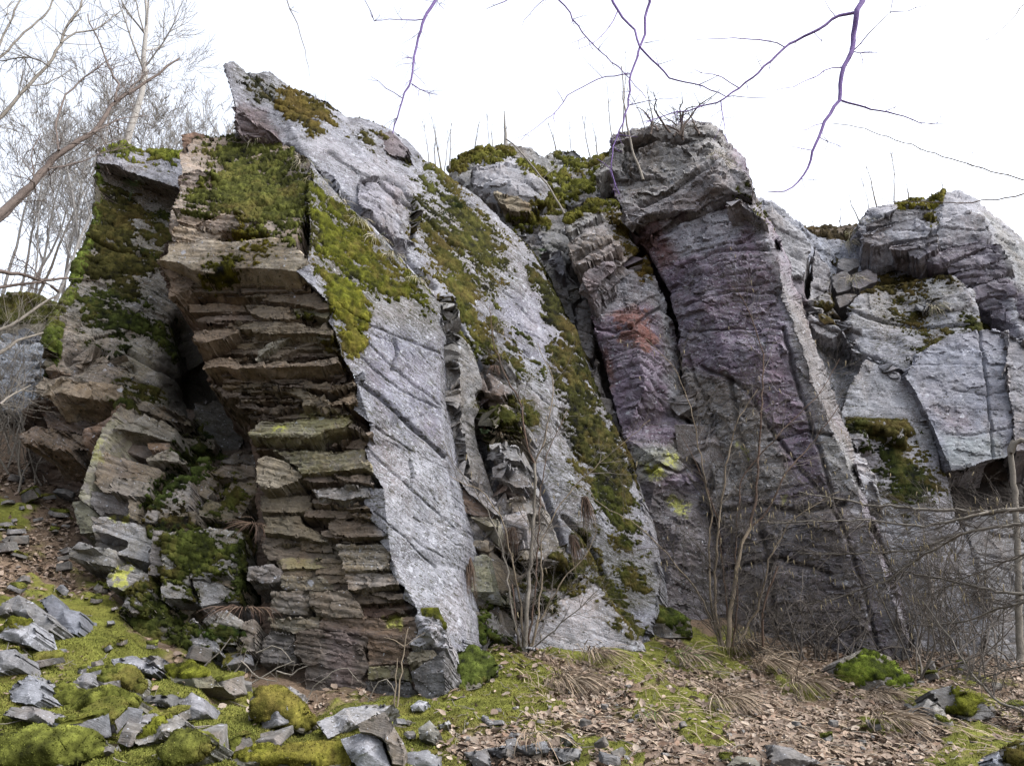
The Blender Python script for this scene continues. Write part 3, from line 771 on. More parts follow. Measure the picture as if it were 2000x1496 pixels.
m.add(c(860,1100,1050,1005,1180,955,1300,932,1430,960,1490,1015,1440,1005,1310,962,1190,992,1080,1055,900,1115), Y=(8.85,8.45), tone=(0.175,0.144,0.104), **K)
m.add(c(520,1000,850,958,850,988,560,1012,510,1062), Y=(9.0,8.9), tone=(0.126,0.099,0.072), **K)
m.add(c(380,1000,480,990,520,1050,430,1090,410,1050), Y=(9.1,9.1), tone=(0.135,0.107,0.077), **K)
m.add(c(430,1100,570,1062,700,1090,720,1120,850,1098,920,1112,1000,1098,1220,1110,1480,1055,1500,1110,1380,1142,1200,1142,930,1157,720,1152,690,1167,570,1140,420,1167), Y=(8.95,8.40), tone=(0.190,0.153,0.108), **K)
m.add(c(1000,1160,1250,1150,1400,1180,1300,1210,1100,1200), Y=(8.9,8.7), tone=(0.090,0.071,0.050), **K)
m.add(c(840,1260,1000,1225,1080,1215,1020,1252,880,1272), Y=(9.0,8.95), tone=(0.185,0.156,0.109), **K)
m.add(c(1090,1225,1300,1260,1480,1270,1620,1235,1625,1290,1420,1340,1280,1320,1130,1280), Y=(8.8,8.42), tone=(0.181,0.145,0.098), **K)
m.add(c(1450,1390,1620,1318,1625,1432,1430,1452,1400,1420), Y=(8.6,8.42), tone=(0.205,0.159,0.104), **K)
m.add(c(1040,1280,1150,1290,1270,1340,1420,1400,1420,1462,1190,1455,1190,1390,1060,1340), Y=(8.8,8.55), tone=(0.186,0.159,0.108), **K)
m.add(c(760,1285,950,1298,1010,1310,1000,1328,830,1325,770,1310), Y=(9.0,8.9), tone=(0.156,0.126,0.091), **K)
m.add(c(480,1275,560,1290,620,1330,760,1320,700,1380,600,1395,520,1320), Y=(9.1,9.0), tone=(0.127,0.102,0.075), **K)
m.add(c(690,1398,790,1400,870,1440,1040,1440,1170,1400,1180,1460,1000,1490,860,1480,700,1470), Y=(9.05,8.8), tone=(0.135,0.107,0.077), **K)
c = crop(460, 800, 4.9875)
m.add(c(240,10,560,0,700,5,640,60,430,95,250,70), Y=(9.0,8.85), tone=(0.137,0.111,0.080), **K)
m.add(c(700,10,1100,-5,1130,45,1000,60,700,50), Y=(8.8,8.5), tone=(0.099,0.080,0.058), **K)
m.add(c(140,190,250,110,430,110,590,85,800,50,1100,60,1140,110,1040,182,860,205,780,268,560,272,350,272,130,262), Y=(8.85,8.50), tone=(0.217,0.198,0.137), yel=.1, over=.07, back=(.12,.8,.08), lich=.25, dark=.3)
m.add(c(1040,150,1120,120,1320,240,1250,225,1100,170), Y=(8.55,8.4), tone=(0.150,0.129,0.100), **K)
m.add(c(150,268,340,275,300,322,150,327), Y=(9.0,8.95), tone=(0.154,0.123,0.087), **K)
m.add(c(180,350,290,340,390,380,280,395,185,395), Y=(9.05,8.95), tone=(0.127,0.102,0.075), **K)
m.add(c(350,300,500,318,700,315,1000,330,940,382,800,388,600,372,420,392), Y=(9.0,8.85), tone=(0.118,0.094,0.071), **K)
m.add(c(940,330,1180,280,1310,250,1290,320,1250,390,1110,385), Y=(8.75,8.55), tone=(0.143,0.112,0.077), **K)
m.add(c(360,390,560,400,900,402,1110,380,1260,390,1330,595,1250,560,1180,572,1000,602,760,622,640,622,590,560,480,480), Y=(8.85,8.45), tone=(0.189,0.168,0.111), yel=.08, over=.07, back=(.12,.8,.08), lich=.3, dark=.25)
m.add(c(230,470,300,450,380,470,480,500,590,570,655,650,560,720,420,757,240,752,195,700,195,570), Y=(8.7,8.78), tone=(0.180,0.158,0.112), over=.07, back=(.12,.8,.08), lich=.15, dark=.25)
m.add(c(690,640,760,628,950,630,985,690,900,712,740,712,660,680), Y=(8.75,8.65), tone=(0.139,0.116,0.091), **K)
m.add(c(950,610,1100,640,1320,640,1345,740,1200,712,1050,702,980,665), Y=(8.6,8.45), tone=(0.162,0.134,0.100), **K)
m.add(c(740,770,900,740,1300,742,1305,852,1200,852,1050,887,900,862,790,862), Y=(8.65,8.46), tone=(0.208,0.204,0.187), over=.07, back=(.12,.8,.06), lich=.4, dark=.3)
m.add(c(750,880,900,870,990,890,1000,932,860,922,750,917), Y=(8.75,8.65), tone=(0.169,0.144,0.110), **K)
m.add(c(240,830,740,815,755,990,240,1000), Y=(8.9,8.85), tone=(0.155,0.132,0.089), **K)
m.add(c(1000,930,1250,908,1310,962,1150,972,1000,962), Y=(8.7,8.48), tone=(0.176,0.148,0.107), **K)
m.add(c(1110,1000,1345,1018,1300,1057,1200,1042,1110,1030), Y=(8.6,8.48), tone=(0.193,0.160,0.116), **K)
m.add(c(270,1040,620,1040,640,1100,900,1240,890,1290,640,1242,580,1250,470,1202,280,1192), Y=(8.85,8.75), tone=(0.149,0.128,0.086), **K)
m.add(c(880,1090,1000,1062,1300,1072,1400,1140,1485,1232,1300,1232,1180,1245,930,1222,900,1150), Y=(8.7,8.46), tone=(0.137,0.111,0.080), **K)
m.add(c(270,1250,560,1268,900,1310,1000,1350,970,1490,340,1455,280,1400), Y=(8.9,8.8), tone=(0.124,0.102,0.075), **K)
m.add(c(980,1250,1280,1258,1240,1292,1050,1302), Y=(8.75,8.6), tone=(0.147,0.122,0.089), **K)
c = crop(480, 1050, 4.534)
m.add(c(800,60,1000,55,1240,50,1290,170,1265,272,1080,282,870,302,830,170), Y=(8.62,8.46), tone=(0.186,0.159,0.108), lich=.45, dark=.3, over=.07, back=(.12,.8,.06))
m.add(c(870,302,1050,320,1300,300,1345,405,1200,422,1000,452,910,452), Y=(8.58,8.44), tone=(0.184,0.159,0.121), lich=.35, dark=.25, over=.07, back=(.12,.8,.06))
m.add(c(920,465,1120,442,1260,500,1390,480,1395,545,1270,548,1180,505), Y=(8.66,8.5), tone=(0.141,0.121,0.095), **K)
m.add(c(160,60,800,50,830,150,860,340,640,330,480,345,300,330,290,200,170,140), Y=(8.9,8.75), tone=(0.148,0.125,0.085), **K)
m.add(c(300,190,480,170,820,190,850,260,640,270,330,270), Y=(8.82,8.72), tone=(0.168,0.143,0.097), yel=.1, **K)
m.add(c(30,260,230,250,310,300,290,382,170,387,20,372), Y=(8.72,8.78), tone=(0.144,0.132,0.120), lich=.3, dark=.3, back=(.1,.6,0))
m.add(c(310,350,640,350,880,370,890,452,640,472,490,472,340,442), Y=(8.78,8.68), tone=(0.191,0.171,0.116), lich=.4, dark=.3, back=(.1,.7,0))
m.add(c(230,480,480,470,570,490,550,690,400,692,210,670), Y=(8.7,8.66), tone=(0.157,0.137,0.104), lich=.3, dark=.3, back=(.1,.6,0))
m.add(c(570,480,900,470,1000,590,1030,700,850,702,610,672,570,600), Y=(8.58,8.55), tone=(0.152,0.132,0.100), lich=.15, dark=.3, back=(.1,.6,0))
m.add(c(1040,600,1400,572,1530,615,1400,640,1250,682,1200,702,1040,705), Y=(8.7,8.55), tone=(0.117,0.076,0.053), **K)
m.add(c(200,705,660,700,660,790,430,850,210,800), Y=(8.68,8.64), tone=(0.197,0.173,0.120), lich=.3, dark=.3, back=(.1,.5,0))
m.add(c(660,705,1040,705,1250,720,1510,705,1520,860,1450,950,1440,1110,1090,1130,1080,880,800,830,660,790), Y=(8.62,8.5), tone=(0.130,0.096,0.065), lich=.15, dark=.3, back=(.1,.5,0))
m.add(c(430,860,530,800,800,840,1080,880,1030,1000,1090,1150,1000,1260,1060,1290,1050,1490,520,1490,510,1100,420,1010), Y=(8.6,8.52), tone=(0.078,0.064,0.050), lich=.12, dark=.3, back=(.1,.5,0))
m.add(c(210,800,430,860,420,1010,450,1110,130,1110,150,900), Y=(8.7,8.66), tone=(0.096,0.088,0.080), lich=.15, dark=.3, back=(.1,.5,0))
m.add(c(1090,1130,1300,1130,1440,1140,1455,1210,1450,1262,1090,1250), Y=(8.5,8.42), tone=(0.124,0.109,0.078), lich=.2, yel=.1, back=(.1,.5,0))
m.add(c(1060,1270,1280,1262,1450,1275,1560,1420,1480,1495,1050,1495), Y=(8.55,8.35), tone=(0.072,0.068,0.060), lich=.3, back=(.1,.5,0))
m.add(c(1510,680,1680,720,1760,790,1775,965,1700,970,1620,930,1500,972,1445,945,1530,860), Y=(8.2,8.15), pts=[(840,1235,8.05)], tone=(.30,.29,.30), lich=1.0, dark=.5, back=(.1,.6,.0))
m.add(c(1440,1010,1660,990,1710,1040,1610,1082,1440,1112), Y=(8.3,8.2), tone=(0.301,0.270,0.190), lich=.2, back=(.1,.5,0))
m.add(c(1460,1190,1620,1090,1750,1010,1765,1380,1600,1472,1500,1350), Y=(8.2,8.05), tone=(0.104,0.100,0.096), lich=.35, back=(.15,.5,0))

_rp = np.random.RandomState(8)
def left_edge(y): return float(np.interp(y, [520,580,650,705,745,820,850,900,1000,1190], [322,345,385,400,412,492,498,506,514,520]))
def right_edge(y): return float(np.interp(y, [520,567,602,650,740,790,830,880,920,950,980,1046,1085,1140,1190], [590,610,640,648,688,688,712,705,722,735,712,745,755,772,800]))
y = 548.0
while y < 1185:
    h = _rp.uniform(5, 13) if y < 830 else _rp.uniform(10, 26)
    x0, x1 = left_edge(y) + 6, right_edge(y) - 4
    x = x0 + _rp.uniform(-5, 20)
    while x < x1 - 20:
        wd = _rp.uniform(35, 150); xe = min(x + wd, x1 + _rp.uniform(-6, 3))
        if _rp.rand() < (.8 if y < 850 else .35) and xe - x > 18:
            f0, f1 = (x - x0) / (x1 - x0), (xe - x0) / (x1 - x0)
            Yl = float(np.interp(y, [540, 700, 830, 1000, 1190], [8.98, 9.08, 9.1, 8.98, 8.9])); Yr = float(np.interp(y, [540, 700, 830, 1190], [8.62, 8.6, 8.62, 8.62]))
            ya, yb_ = Yl + (Yr - Yl) * f0 + _rp.uniform(-.08, .05), Yl + (Yr - Yl) * f1 + _rp.uniform(-.08, .05)
            sl = _rp.uniform(-3, 3); t = _rp.uniform(.7, 1.25)
            k_ = _rp.randint(2, 5)
            top = [(x + (xe - x) * q / k_, y + sl * q / k_ + _rp.uniform(-2, 2)) for q in range(k_ + 1)]
            bot = [(x + (xe - x) * q / k_ + _rp.uniform(-4, 4), y + h + sl * q / k_ + _rp.uniform(-2.5, 2.5)) for q in range(k_, -1, -1)]
            m.add(top + bot, Y=(ya, yb_), tone=(.150 * t, .120 * t, .085 * t * _rp.uniform(.85, 1.1)), back=(.12, .6, .06), lich=.1, dark=.3, over=.04)
        x = xe + _rp.uniform(-8, 6)
    y += h * _rp.uniform(.8, 1.25)
# the cap above the big pale slab
m.add([(350,300,9.6),(380,272,9.85),(460,266,10.0),(520,270,9.95),(562,286,9.8),(606,315,9.3),(610,360,8.95),(604,400,8.75),(588,450,8.55),(575,466,8.5),(530,462,8.55),(470,458,8.6),(440,445,8.65),(400,465,8.7),(338,472,8.75),(328,450,8.75),(336,405,8.8),(350,370,9.0),(356,340,9.3)],
      pts=[(470,320,9.6),(540,340,9.45),(480,390,9.05),(560,400,8.85),(520,430,8.7),(410,380,9.05),(420,330,9.5)], st=.6, back=(.2,1.0,-.2), tone=(.26,.215,.165), lich=.3, dark=.4, cap=True)
m.add([(355,264,9.9),(382,258,9.95),(407,268,9.95),(416,292,9.85),(402,315,9.75),(360,322,9.75)], tone=(0.184,0.115,0.077), lich=.1, back=(.2,.7,0), cap=True)
m.add([(335,405),(385,403),(418,420),(380,442),(346,432)], Y=(8.62,8.62), tone=(.29,.24,.18), back=(.1,.5,.05))
m.add([(380,445),(425,420),(470,412),(522,450),(500,459),(440,452)], Y=(8.55,8.5), tone=(.26,.21,.155), back=(.1,.5,.05))
m.add([(328,452),(350,434),(442,455),(420,471),(345,474)], Y=(8.58,8.58), tone=(.32,.275,.20), back=(.1,.5,.05))
m.add([(345,345),(385,330),(420,340),(400,365),(350,372)], Y=(9.1,9.1), tone=(.27,.215,.165), back=(.1,.4,.05))
m.crack([(695,738),(740,772),(790,820),(830,858),(872,892)], 3.2, .10)
m.fissures([(700,620),(860,690),(868,880),(895,1000),(880,1130),(800,1100),(745,950),(722,840),(690,730)], 36, (1.0, .88), 60, 4, 1.1, .010)
m.crack([(655,590),(690,620),(760,650),(860,690)], 2.0, .03)
m.crack([(700,690),(780,760),(862,800)], 1.8, .03)
m.crack([(722,826),(760,850),(800,880)], 1.8, .03)
m.crack([(712,870),(760,915),(820,970),(888,1030)], 1.8, .03)
m.crack([(730,1000),(790,1050),(850,1110)], 1.6, .025)
m.crack([(690,640),(740,690),(800,745),(862,790)], 1.8, .03)
m.crack([(770,660),(775,690),(768,720)], 3, .06)
m.crack([(800,900),(806,930),(802,950)], 2.5, .05)
m.paint([(590,330),(700,420),(860,590),(866,650),(760,640),(680,600),(640,560),(605,480)], tone=(.17,.17,.17), lich=.6, dark=.95, f=20)
m.paint([(700,620),(860,680),(865,860),(800,850),(720,760)], tone=(.155,.16,.205), lich=.8, dark=.8, f=20)
m.paint([(730,880),(870,900),(890,1000),(905,1060),(890,1120),(905,1240),(830,1230),(780,1130),(740,1000)], tone=(.195,.20,.22), lich=1.0, dark=.75, f=16)
m.paint([(580,805),(690,805),(690,830),(600,840)], yel=.2, f=10)
m.paint([(530,830),(560,826),(556,844),(532,846)], yel=1, f=5, nz=4)
m.paint([(750,1210),(790,1205),(785,1230),(752,1228)], yel=.8, f=6)
m.paint([(640,1230),(700,1230),(690,1380),(650,1380)], tone=(.10,.078,.070), f=15)
MG = (0.080, 0.088, 0.021)
m.grow([(395,285),(470,266),(560,286),(603,318),(606,360),(600,400),(585,448),(570,462),(530,455),(480,440),(440,415),(390,405),(370,400),(395,370),(430,335),(400,310)], tone=MG, dens=.57, h=.065, nz=22, sc=.28)
m.grow([(340,370),(400,360),(420,395),(360,400)], tone=(0.055,0.057,0.010), dens=.5)
m.grow([(455,462),(530,462),(520,480),(480,492),(460,480)], tone=(0.110,0.098,0.014), dens=.6)
m.grow([(418,525),(450,522),(448,545),(425,548)], tone=(0.092,0.090,0.014), dens=.75, h=.05)
m.grow([(606,365),(660,400),(700,440),(760,490),(830,560),(860,605),(845,612),(790,580),(760,585),(720,580),(708,620),(705,670),(690,684),(670,650),(660,600),(640,570),(622,500),(605,430)], tone=(0.078,0.086,0.011), dens=.52, h=.055, nz=18, sc=.3)
m.grow([(645,560),(700,570),(712,620),(708,672),(692,685),(668,640),(652,600)], tone=(0.101,0.102,0.013), dens=.72, h=.06, nz=10)
m.grow([(600,410),(640,520),(650,590),(636,575),(615,520),(598,450)], tone=(0.046,0.045,0.010), dens=.45, nz=14)
m.grow([(650,655),(680,690),(668,700),(650,675)], tone=(0.046,0.049,0.010), dens=.6)
m.grow([(824,1190),(852,1190),(868,1226),(858,1212),(840,1205),(826,1200)], tone=(0.064,0.070,0.010), dens=.9, h=.04, nz=4)
m.grow([(575,612),(610,612),(610,622),(580,620)], tone=(0.055,0.057,0.010), dens=.8, nz=5)
m.build()

# ---- the tall fin and its great lichened slab
m = Mass('rock_fin', 'tall pointed fin of grey lichened rock whose long slab slopes down to the right', 'rock fin', nb=(0.2, 0.65, 1), T=0.20, amp=0.022, groove=0.022, big=0.09, fine=0.014, seed=51, fac=.03)
m.add([(441,127,9.9),(455,124,9.95),(480,140,10.0),(500,147,10.05),(525,145,10.1),(560,168,10.2),(600,182,10.3),(640,195,10.4),(680,228,10.55),(705,235,10.6),(770,258,10.8),(790,270,10.9),(830,310,11.0),(860,330,11.1),(880,350,11.2),(930,385,11.4),(985,440,11.6),(1010,460,11.6),(1040,490,11.6),(1075,560,11.5),(1100,610,11.45),(1125,650,11.4),(1150,740,11.35),(1180,800,11.3),(1215,860,11.25),(1240,940,11.2),(1262,1010,11.15),(1275,1060,11.1),(1290,1130,11.0),(1282,1190,10.9),(1255,1262,10.6),(1130,1262,10.4),(1000,1255,10.3),(975,1190,10.3),(965,1000,10.3),(955,900,10.3),(920,760,10.2),(890,660,10.0),(850,580,9.75),(800,530,9.6),(745,470,9.55),(690,420,9.5),(600,310,9.6),(560,290,9.8),(458,268,9.85),(455,200,9.75),(444,160,9.8)],
      pts=[(560,230,9.95),(700,330,10.0),(820,430,10.2),(900,520,10.35),(960,620,10.5),(1040,760,10.6),(1080,900,10.6),(1150,1000,10.65),(1130,1130,10.5),(490,200,9.85)], st=.25, back=(0.5,1.5,-0.3), tone=GREY, lich=.85, dark=.65, cap=True, rough=1.6)
# the shield below the long crack near the top
m.add([(700,357,9.8),(752,350,9.95),(785,368,10.05),(812,402,10.1),(806,455,10.05),(798,495,9.9),(760,468,9.6),(712,420,9.5),(700,395,9.55)], back=(.2,.4,0), tone=(.22,.215,.24), lich=.5, dark=.6)
m.add([(735,262,10.55),(765,258,10.65),(800,290,10.75),(790,308,10.6),(756,300,10.5)], back=(.2,.4,0), tone=(.14,.12,.13), lich=.2, dark=.6)
# fin's sheared left edge
m.add([(455,205,9.6),(500,235,9.6),(540,262,9.65),(500,270,9.7),(460,262,9.65)], back=(.2,.4,0), tone=(.19,.16,.17), lich=.3, dark=.3)
# narrow ribs between the crack and the slab, with ledges facing left
m.add([(862,590,9.5),(885,600,9.6),(905,660,9.75),(930,730,9.9),(948,795,10.0),(934,815,10.0),(950,870,10.0),(958,910,10.0),(975,960,10.0),(983,1000,10.0),(984,1060,10.0),(966,1075,9.95),(978,1110,10.0),(985,1165,10.0),(980,1200,10.0),(990,1250,10.0),(903,1250,9.7),(902,1190,9.7),(896,1110,9.75),(905,1060,9.75),(897,1015,9.8),(886,950,9.75),(874,880,9.7),(865,800,9.65),(862,720,9.6)], st=.35, back=(.2,.8,0), tone=(.22,.215,.20), lich=.6, dark=.7, rough=1.6)
c = crop(840, 880, 4.0)
m.add(c(150,150,250,170,460,330,560,480,580,640,580,780,540,760,540,520,480,480,300,330,240,250), Y=(9.65,9.75), tone=(.25,.24,.23), lich=.8, dark=.6, st=.35, back=(.2,.4,0))
m.add(c(250,300,300,320,480,480,540,490,530,530,330,500,240,460), Y=(9.72,9.8), tone=(.12,.085,.06), st=.35, back=(.2,.4,0))
m.add(c(320,520,540,520,560,600,470,590,420,570), Y=(9.62,9.68), tone=(.26,.25,.18), lich=.3, st=.35, back=(.2,.4,0))
m.add(c(340,700,460,720,470,790,380,760,330,740), Y=(9.62,9.65), tone=(.19,.16,.11), st=.35, back=(.2,.4,0))
m.add(c(340,840,400,820,490,830,530,950,565,1110,440,1100,310,1100,330,950), Y=(9.6,9.65), tone=(.23,.23,.18), lich=.5, dark=.5, yel=.1, st=.35, back=(.2,.5,0))
m.add(c(300,1140,550,1140,560,1230,300,1230), Y=(9.72,9.8), tone=(.12,.105,.08), st=.35, back=(.2,.4,0))
m.add(c(420,1300,470,1260,540,1300,600,1400,600,1470,430,1450), Y=(9.6,9.6), tone=(.22,.22,.21), lich=.4, st=.35, back=(.2,.4,0))
m.add(c(230,1250,430,1260,440,1400,420,1500,240,1490), Y=(9.55,9.6), tone=(.16,.15,.12), st=.35, back=(.2,.4,0))
# second rib
c = crop(840, 560, 4.0)
m.add([(948,690,10.15),(962,672,10.3),(985,690,10.3),(995,725,10.3),(1020,790,10.4),(1022,870,10.4),(1030,930,10.4),(1050,970,10.4),(1064,1015,10.4),(1100,1080,10.4),(1148,1115,10.4),(1200,1192,10.35),(1255,1262,10.3),(1000,1262,10.0),(990,1200,10.1),(1000,1140,10.15),(992,1040,10.2),(985,990,10.2),(972,930,10.2),(960,880,10.2),(940,830,10.2),(932,760,10.2)], st=.35, back=(.2,.7,0), tone=(.20,.17,.14), lich=.3, dark=.5)
m.add(c(470,500,520,470,570,510,580,560,540,580,470,570), Y=(9.95,10.0), tone=(.26,.25,.24), lich=.7, st=.35, back=(.2,.4,0))
m.add(c(470,575,580,570,600,620,560,650,470,630), Y=(10.12,10.15), tone=(.09,.055,.045), st=.35, back=(.2,.3,0))
m.add(c(375,750,460,700,560,770,640,800,640,835,520,840,400,800), Y=(9.95,10.05), tone=(.20,.16,.13), lich=.4, st=.35, back=(.2,.4,0))
m.add(c(380,830,640,840,660,900,500,940,420,900), Y=(10.15,10.15), tone=(.08,.055,.045), st=.35, back=(.2,.3,0))
m.add(c(500,940,600,925,700,960,730,1060,560,1060,400,1040,400,1000), Y=(9.85,10.0), tone=(.24,.22,.17), lich=.5, st=.35, back=(.2,.5,0))
for k, (a, b_) in enumerate(((1060, 1100), (1100, 1140), (1140, 1180), (1180, 1225))):
    m.add(c(400+k*12,a,640+k*8,a+6,710+k*6,a+26,700+k*4,b_,430+k*10,b_-3), Y=(9.98+.03*(k%2),10.08), tone=(.16-.01*k,.115,.075), st=.35, back=(.2,.4,0), lich=.1)
c = crop(840, 880, 4.0)
m.add(c(455,-60,690,-60,740,10,760,60,700,90,480,70), Y=(9.82,9.95), tone=(.25,.24,.22), lich=.8, dark=.5, st=.35, back=(.2,.5,0))
m.add(c(490,110,680,120,760,180,805,290,680,290,520,225), Y=(9.78,9.95), tone=(.24,.23,.215), lich=.7, dark=.4, st=.35, back=(.2,.5,0))
m.add(c(520,230,680,290,805,300,810,350,600,350,540,290), Y=(10.0,10.05), tone=(.15,.11,.085), st=.35, back=(.2,.4,0))
m.add(c(590,372,850,358,885,480,835,512,600,472), Y=(9.78,9.9), tone=(.25,.23,.19), lich=.6, dark=.4, st=.35, back=(.2,.5,0))
m.add(c(605,520,900,540,1000,640,1062,865,960,870,680,850,640,650), Y=(9.82,9.95), tone=(.25,.24,.20), lich=.6, dark=.35, st=.35, back=(.2,.5,0))
m.add(c(650,1060,760,1020,900,1090,1050,1090,1080,1200,1000,1240,840,1200,640,1180), Y=(9.75,9.9), tone=(.25,.25,.24), lich=.7, dark=.5, st=.35, back=(.2,.5,0))
m.add([(1000,1262,9.7),(1015,1215,9.72),(1060,1190,9.75),(1100,1170,9.8),(1120,1130,9.85),(1148,1115,9.9),(1175,1150,9.95),(1200,1192,10.0),(1230,1230,10.05),(1256,1264,10.1),(1140,1275,9.85)], st=.35, back=(.2,.6,0), tone=(.29,.285,.285), lich=1.0, dark=.35)
m.add([(1190,1225,10.0),(1225,1240,10.0),(1252,1268,10.0),(1160,1270,9.9)], st=.35, back=(.2,.4,0), tone=(.24,.24,.245), lich=.7, dark=.5)
m.crack([(706,353),(728,352),(755,347),(788,368),(816,402),(806,460)], 4, .12)
m.crack([(860,590),(868,650),(864,720),(866,800),(876,890),(890,960),(900,1020)], 5, .25)
m.crack([(938,770),(946,800),(936,820),(952,880),(966,930),(984,990),(990,1060)], 6, .3)
m.crack([(970,1065),(978,1110),(986,1170),(985,1230)], 10, .5)
m.crack([(900,640),(940,720),(955,760)], 3, .1)
m.crack([(560,290),(620,340),(690,400),(760,460),(850,560)], 5, .15)
m.fissures([(640,240),(860,370),(1000,500),(1080,640),(1130,800),(1200,980),(1160,1050),(1060,900),(960,640),(850,520),(700,400)], 60, (1.0, 1.05), 80, 5, 1.2, .014)
m.crack([(480,140),(540,200),(620,240)], 2, .04)
m.crack([(640,300),(740,360),(830,420),(900,500)], 2.5, .06)
m.crack([(1020,880),(1060,960),(1090,1030),(1110,1100)], 4, .15)
m.crack([(1100,1010),(1150,1060),(1180,1120)], 4, .12)
m.paint([(830,330),(930,400),(1020,480),(1090,620),(1000,640),(900,560),(800,480),(790,400)], tone=(.205,.205,.225), lich=.95, dark=.9, f=20)
m.paint([(960,590),(1060,560),(1100,680),(1090,720),(1010,700)], tone=(.18,.18,.22), lich=.8, dark=.6, f=18)
m.paint([(900,640),(1000,700),(1080,760),(1140,900),(1190,1050),(1250,1180),(1150,1110),(1080,980),(1010,800)], tone=(.20,.20,.208), lich=.85, dark=.95, f=20)
m.paint([(460,130),(560,170),(600,190),(540,200),(470,160)], dark=.95, tone=(.15,.15,.15), f=14)
m.paint([(460,200),(520,210),(545,265),(460,262)], tone=(.17,.14,.145), lich=.25, f=12)
m.paint([(1170,1060),(1280,1100),(1290,1180),(1230,1190)], tone=(.16,.16,.15), dark=1.0, lich=.7, f=16)
m.grow([(550,170),(600,182),(650,205),(648,240),(600,262),(570,240),(552,205)], tone=(.075,.062,.014), dens=.62, h=.05, nz=16)
m.grow([(462,140),(520,150),(540,185),(500,200),(465,170)], tone=(.03,.032,.015), dens=.35, nz=12)
m.grow([(690,232),(760,262),(750,290),(700,265)], tone=(.06,.055,.018), dens=.35)
m.grow([(815,320),(860,332),(890,370),(900,400),(860,390),(830,360)], tone=(.06,.065,.015), dens=.55)
m.grow([(815,400),(880,380),(930,400),(970,450),(970,520),(900,500),(870,470),(820,450)], tone=(.048,.050,.013), dens=.56, sc=.3)
m.grow([(840,470),(900,480),(930,560),(960,640),(975,700),(930,690),(890,620),(850,540)], tone=(.055,.060,.013), dens=.52, sc=.28)
m.grow([(930,440),(980,470),(975,580),(945,570),(930,510)], tone=(.05,.05,.013), dens=.45, sc=.25)
m.grow([(960,640),(1000,660),(1040,740),(1000,730)], tone=(.04,.05,.013), dens=.55)
STRIP = [(1012,455),(1045,495),(1078,560),(1105,610),(1128,650),(1150,740),(1180,800),(1215,860),(1238,940),(1225,990),(1190,985),(1160,930),(1130,880),(1105,820),(1090,740),(1080,690),(1070,620),(1050,560),(1030,490)]
m.grow(STRIP, tone=(.038,.040,.012), dens=.58, h=.06, nz=14)
m.grow([(1120,900),(1200,940),(1235,1000),(1240,1080),(1260,1150),(1240,1160),(1200,1060),(1160,990)], tone=(.045,.052,.012), dens=.55, sc=.3)
m.grow([(1145,1050),(1180,1090),(1210,1150),(1235,1220),(1205,1195),(1160,1120)], tone=(.05,.055,.014), dens=.75)
m.grow([(1005,1098),(1080,1098),(1140,1100),(1130,1130),(1060,1150),(1010,1142)], tone=(.04,.045,.012), dens=.75, h=.05)
m.grow([(945,808),(1015,802),(1022,818),(960,828)], tone=(.05,.055,.014), dens=.75)
m.grow([(975,655),(1000,665),(1015,700),(1005,720),(985,685)], tone=(.035,.04,.012), dens=.7)
m.grow([(905,1195),(945,1200),(970,1250),(905,1250)], tone=(.05,.075,.015), dens=.8, h=.05)
m.grow([(885,590),(905,600),(950,690),(965,680),(930,620),(900,560)], tone=(.06,.062,.014), dens=.55)
m.grow([(1000,1170),(1100,1180),(1090,1200),(1010,1195)], tone=(.05,.05,.014), dens=.35)
m.build()

# ---- ledges of the gully at the back
m = Mass('rock_outcrop', 'small rounded outcrop with green ledges at the head of the gully between fin and pillars', 'rock outcrop', nb=(0.2, 0.65, 1), T=0.30, amp=0.10, groove=0.04, big=0.16, fine=0.02, seed=67)
m.add([(868,332,14.0),(880,310,14.0),(915,298,14.0),(960,288,14.0),(1000,280,14.0),(1040,290,14.1),(1062,305,14.2),(1090,296,14.5),(1120,292,14.5),(1142,308,14.5),(1165,308,14.4),(1190,292,14.2),(1215,300,14.2),(1240,430,13.4),(1180,420,13.4),(1120,440,13.2),(1110,520,12.9),(1150,580,12.7),(1170,680,12.6),(1120,680,12.4),(1040,490,12.6),(985,440,13.0),(930,385,13.4)], back=(0,2,0), tone=(.22,.22,.205), lich=.6, dark=.6, cap=True)
m.add([(925,335,13.2),(945,310,13.4),(965,298,13.5),(1010,303,13.5),(1050,320,13.5),(1078,365,13.2),(1062,395,13.0),(1034,414,12.9),(985,405,12.9),(955,395,13.0),(930,370,13.1)], pts=[(1000,360,12.7),(985,395,12.75)], back=(.1,.8,0), tone=(.29,.30,.32), lich=.8, dark=.35)
m.add([(965,375),(1010,385),(1034,400),(1034,414),(1000,412),(975,395)], Y=12.72, tone=(.27,.24,.17), lich=.1, dark=.3, back=(.1,.4,0))
m.add([(1105,385),(1140,370),(1155,385),(1150,392),(1118,404),(1104,400)], Y=13.0, tone=(.27,.27,.26), lich=.7, back=(.1,.5,0))
m.add([(1165,360),(1190,338),(1212,340),(1222,385),(1165,385)], Y=13.1, tone=(.25,.25,.245), lich=.7, back=(.1,.5,0))
m.add([(1012,440),(1055,436),(1064,460),(1060,520),(1040,510),(1020,470)], Y=12.7, tone=(.25,.25,.25), lich=.7, dark=.5, back=(.1,.5,0))
m.add([(1072,490),(1092,488),(1108,520),(1100,540),(1074,520)], Y=12.5, tone=(.24,.24,.26), lich=.5, back=(.1,.4,0))
m.add([(1104,560),(1130,555),(1140,580),(1116,595)], Y=12.35, tone=(.17,.17,.15), lich=.3, back=(.1,.4,0))
m.add([(1120,600),(1145,580),(1160,620),(1155,700),(1130,680)], Y=12.2, tone=(.20,.195,.19), lich=.5, back=(.1,.4,0))
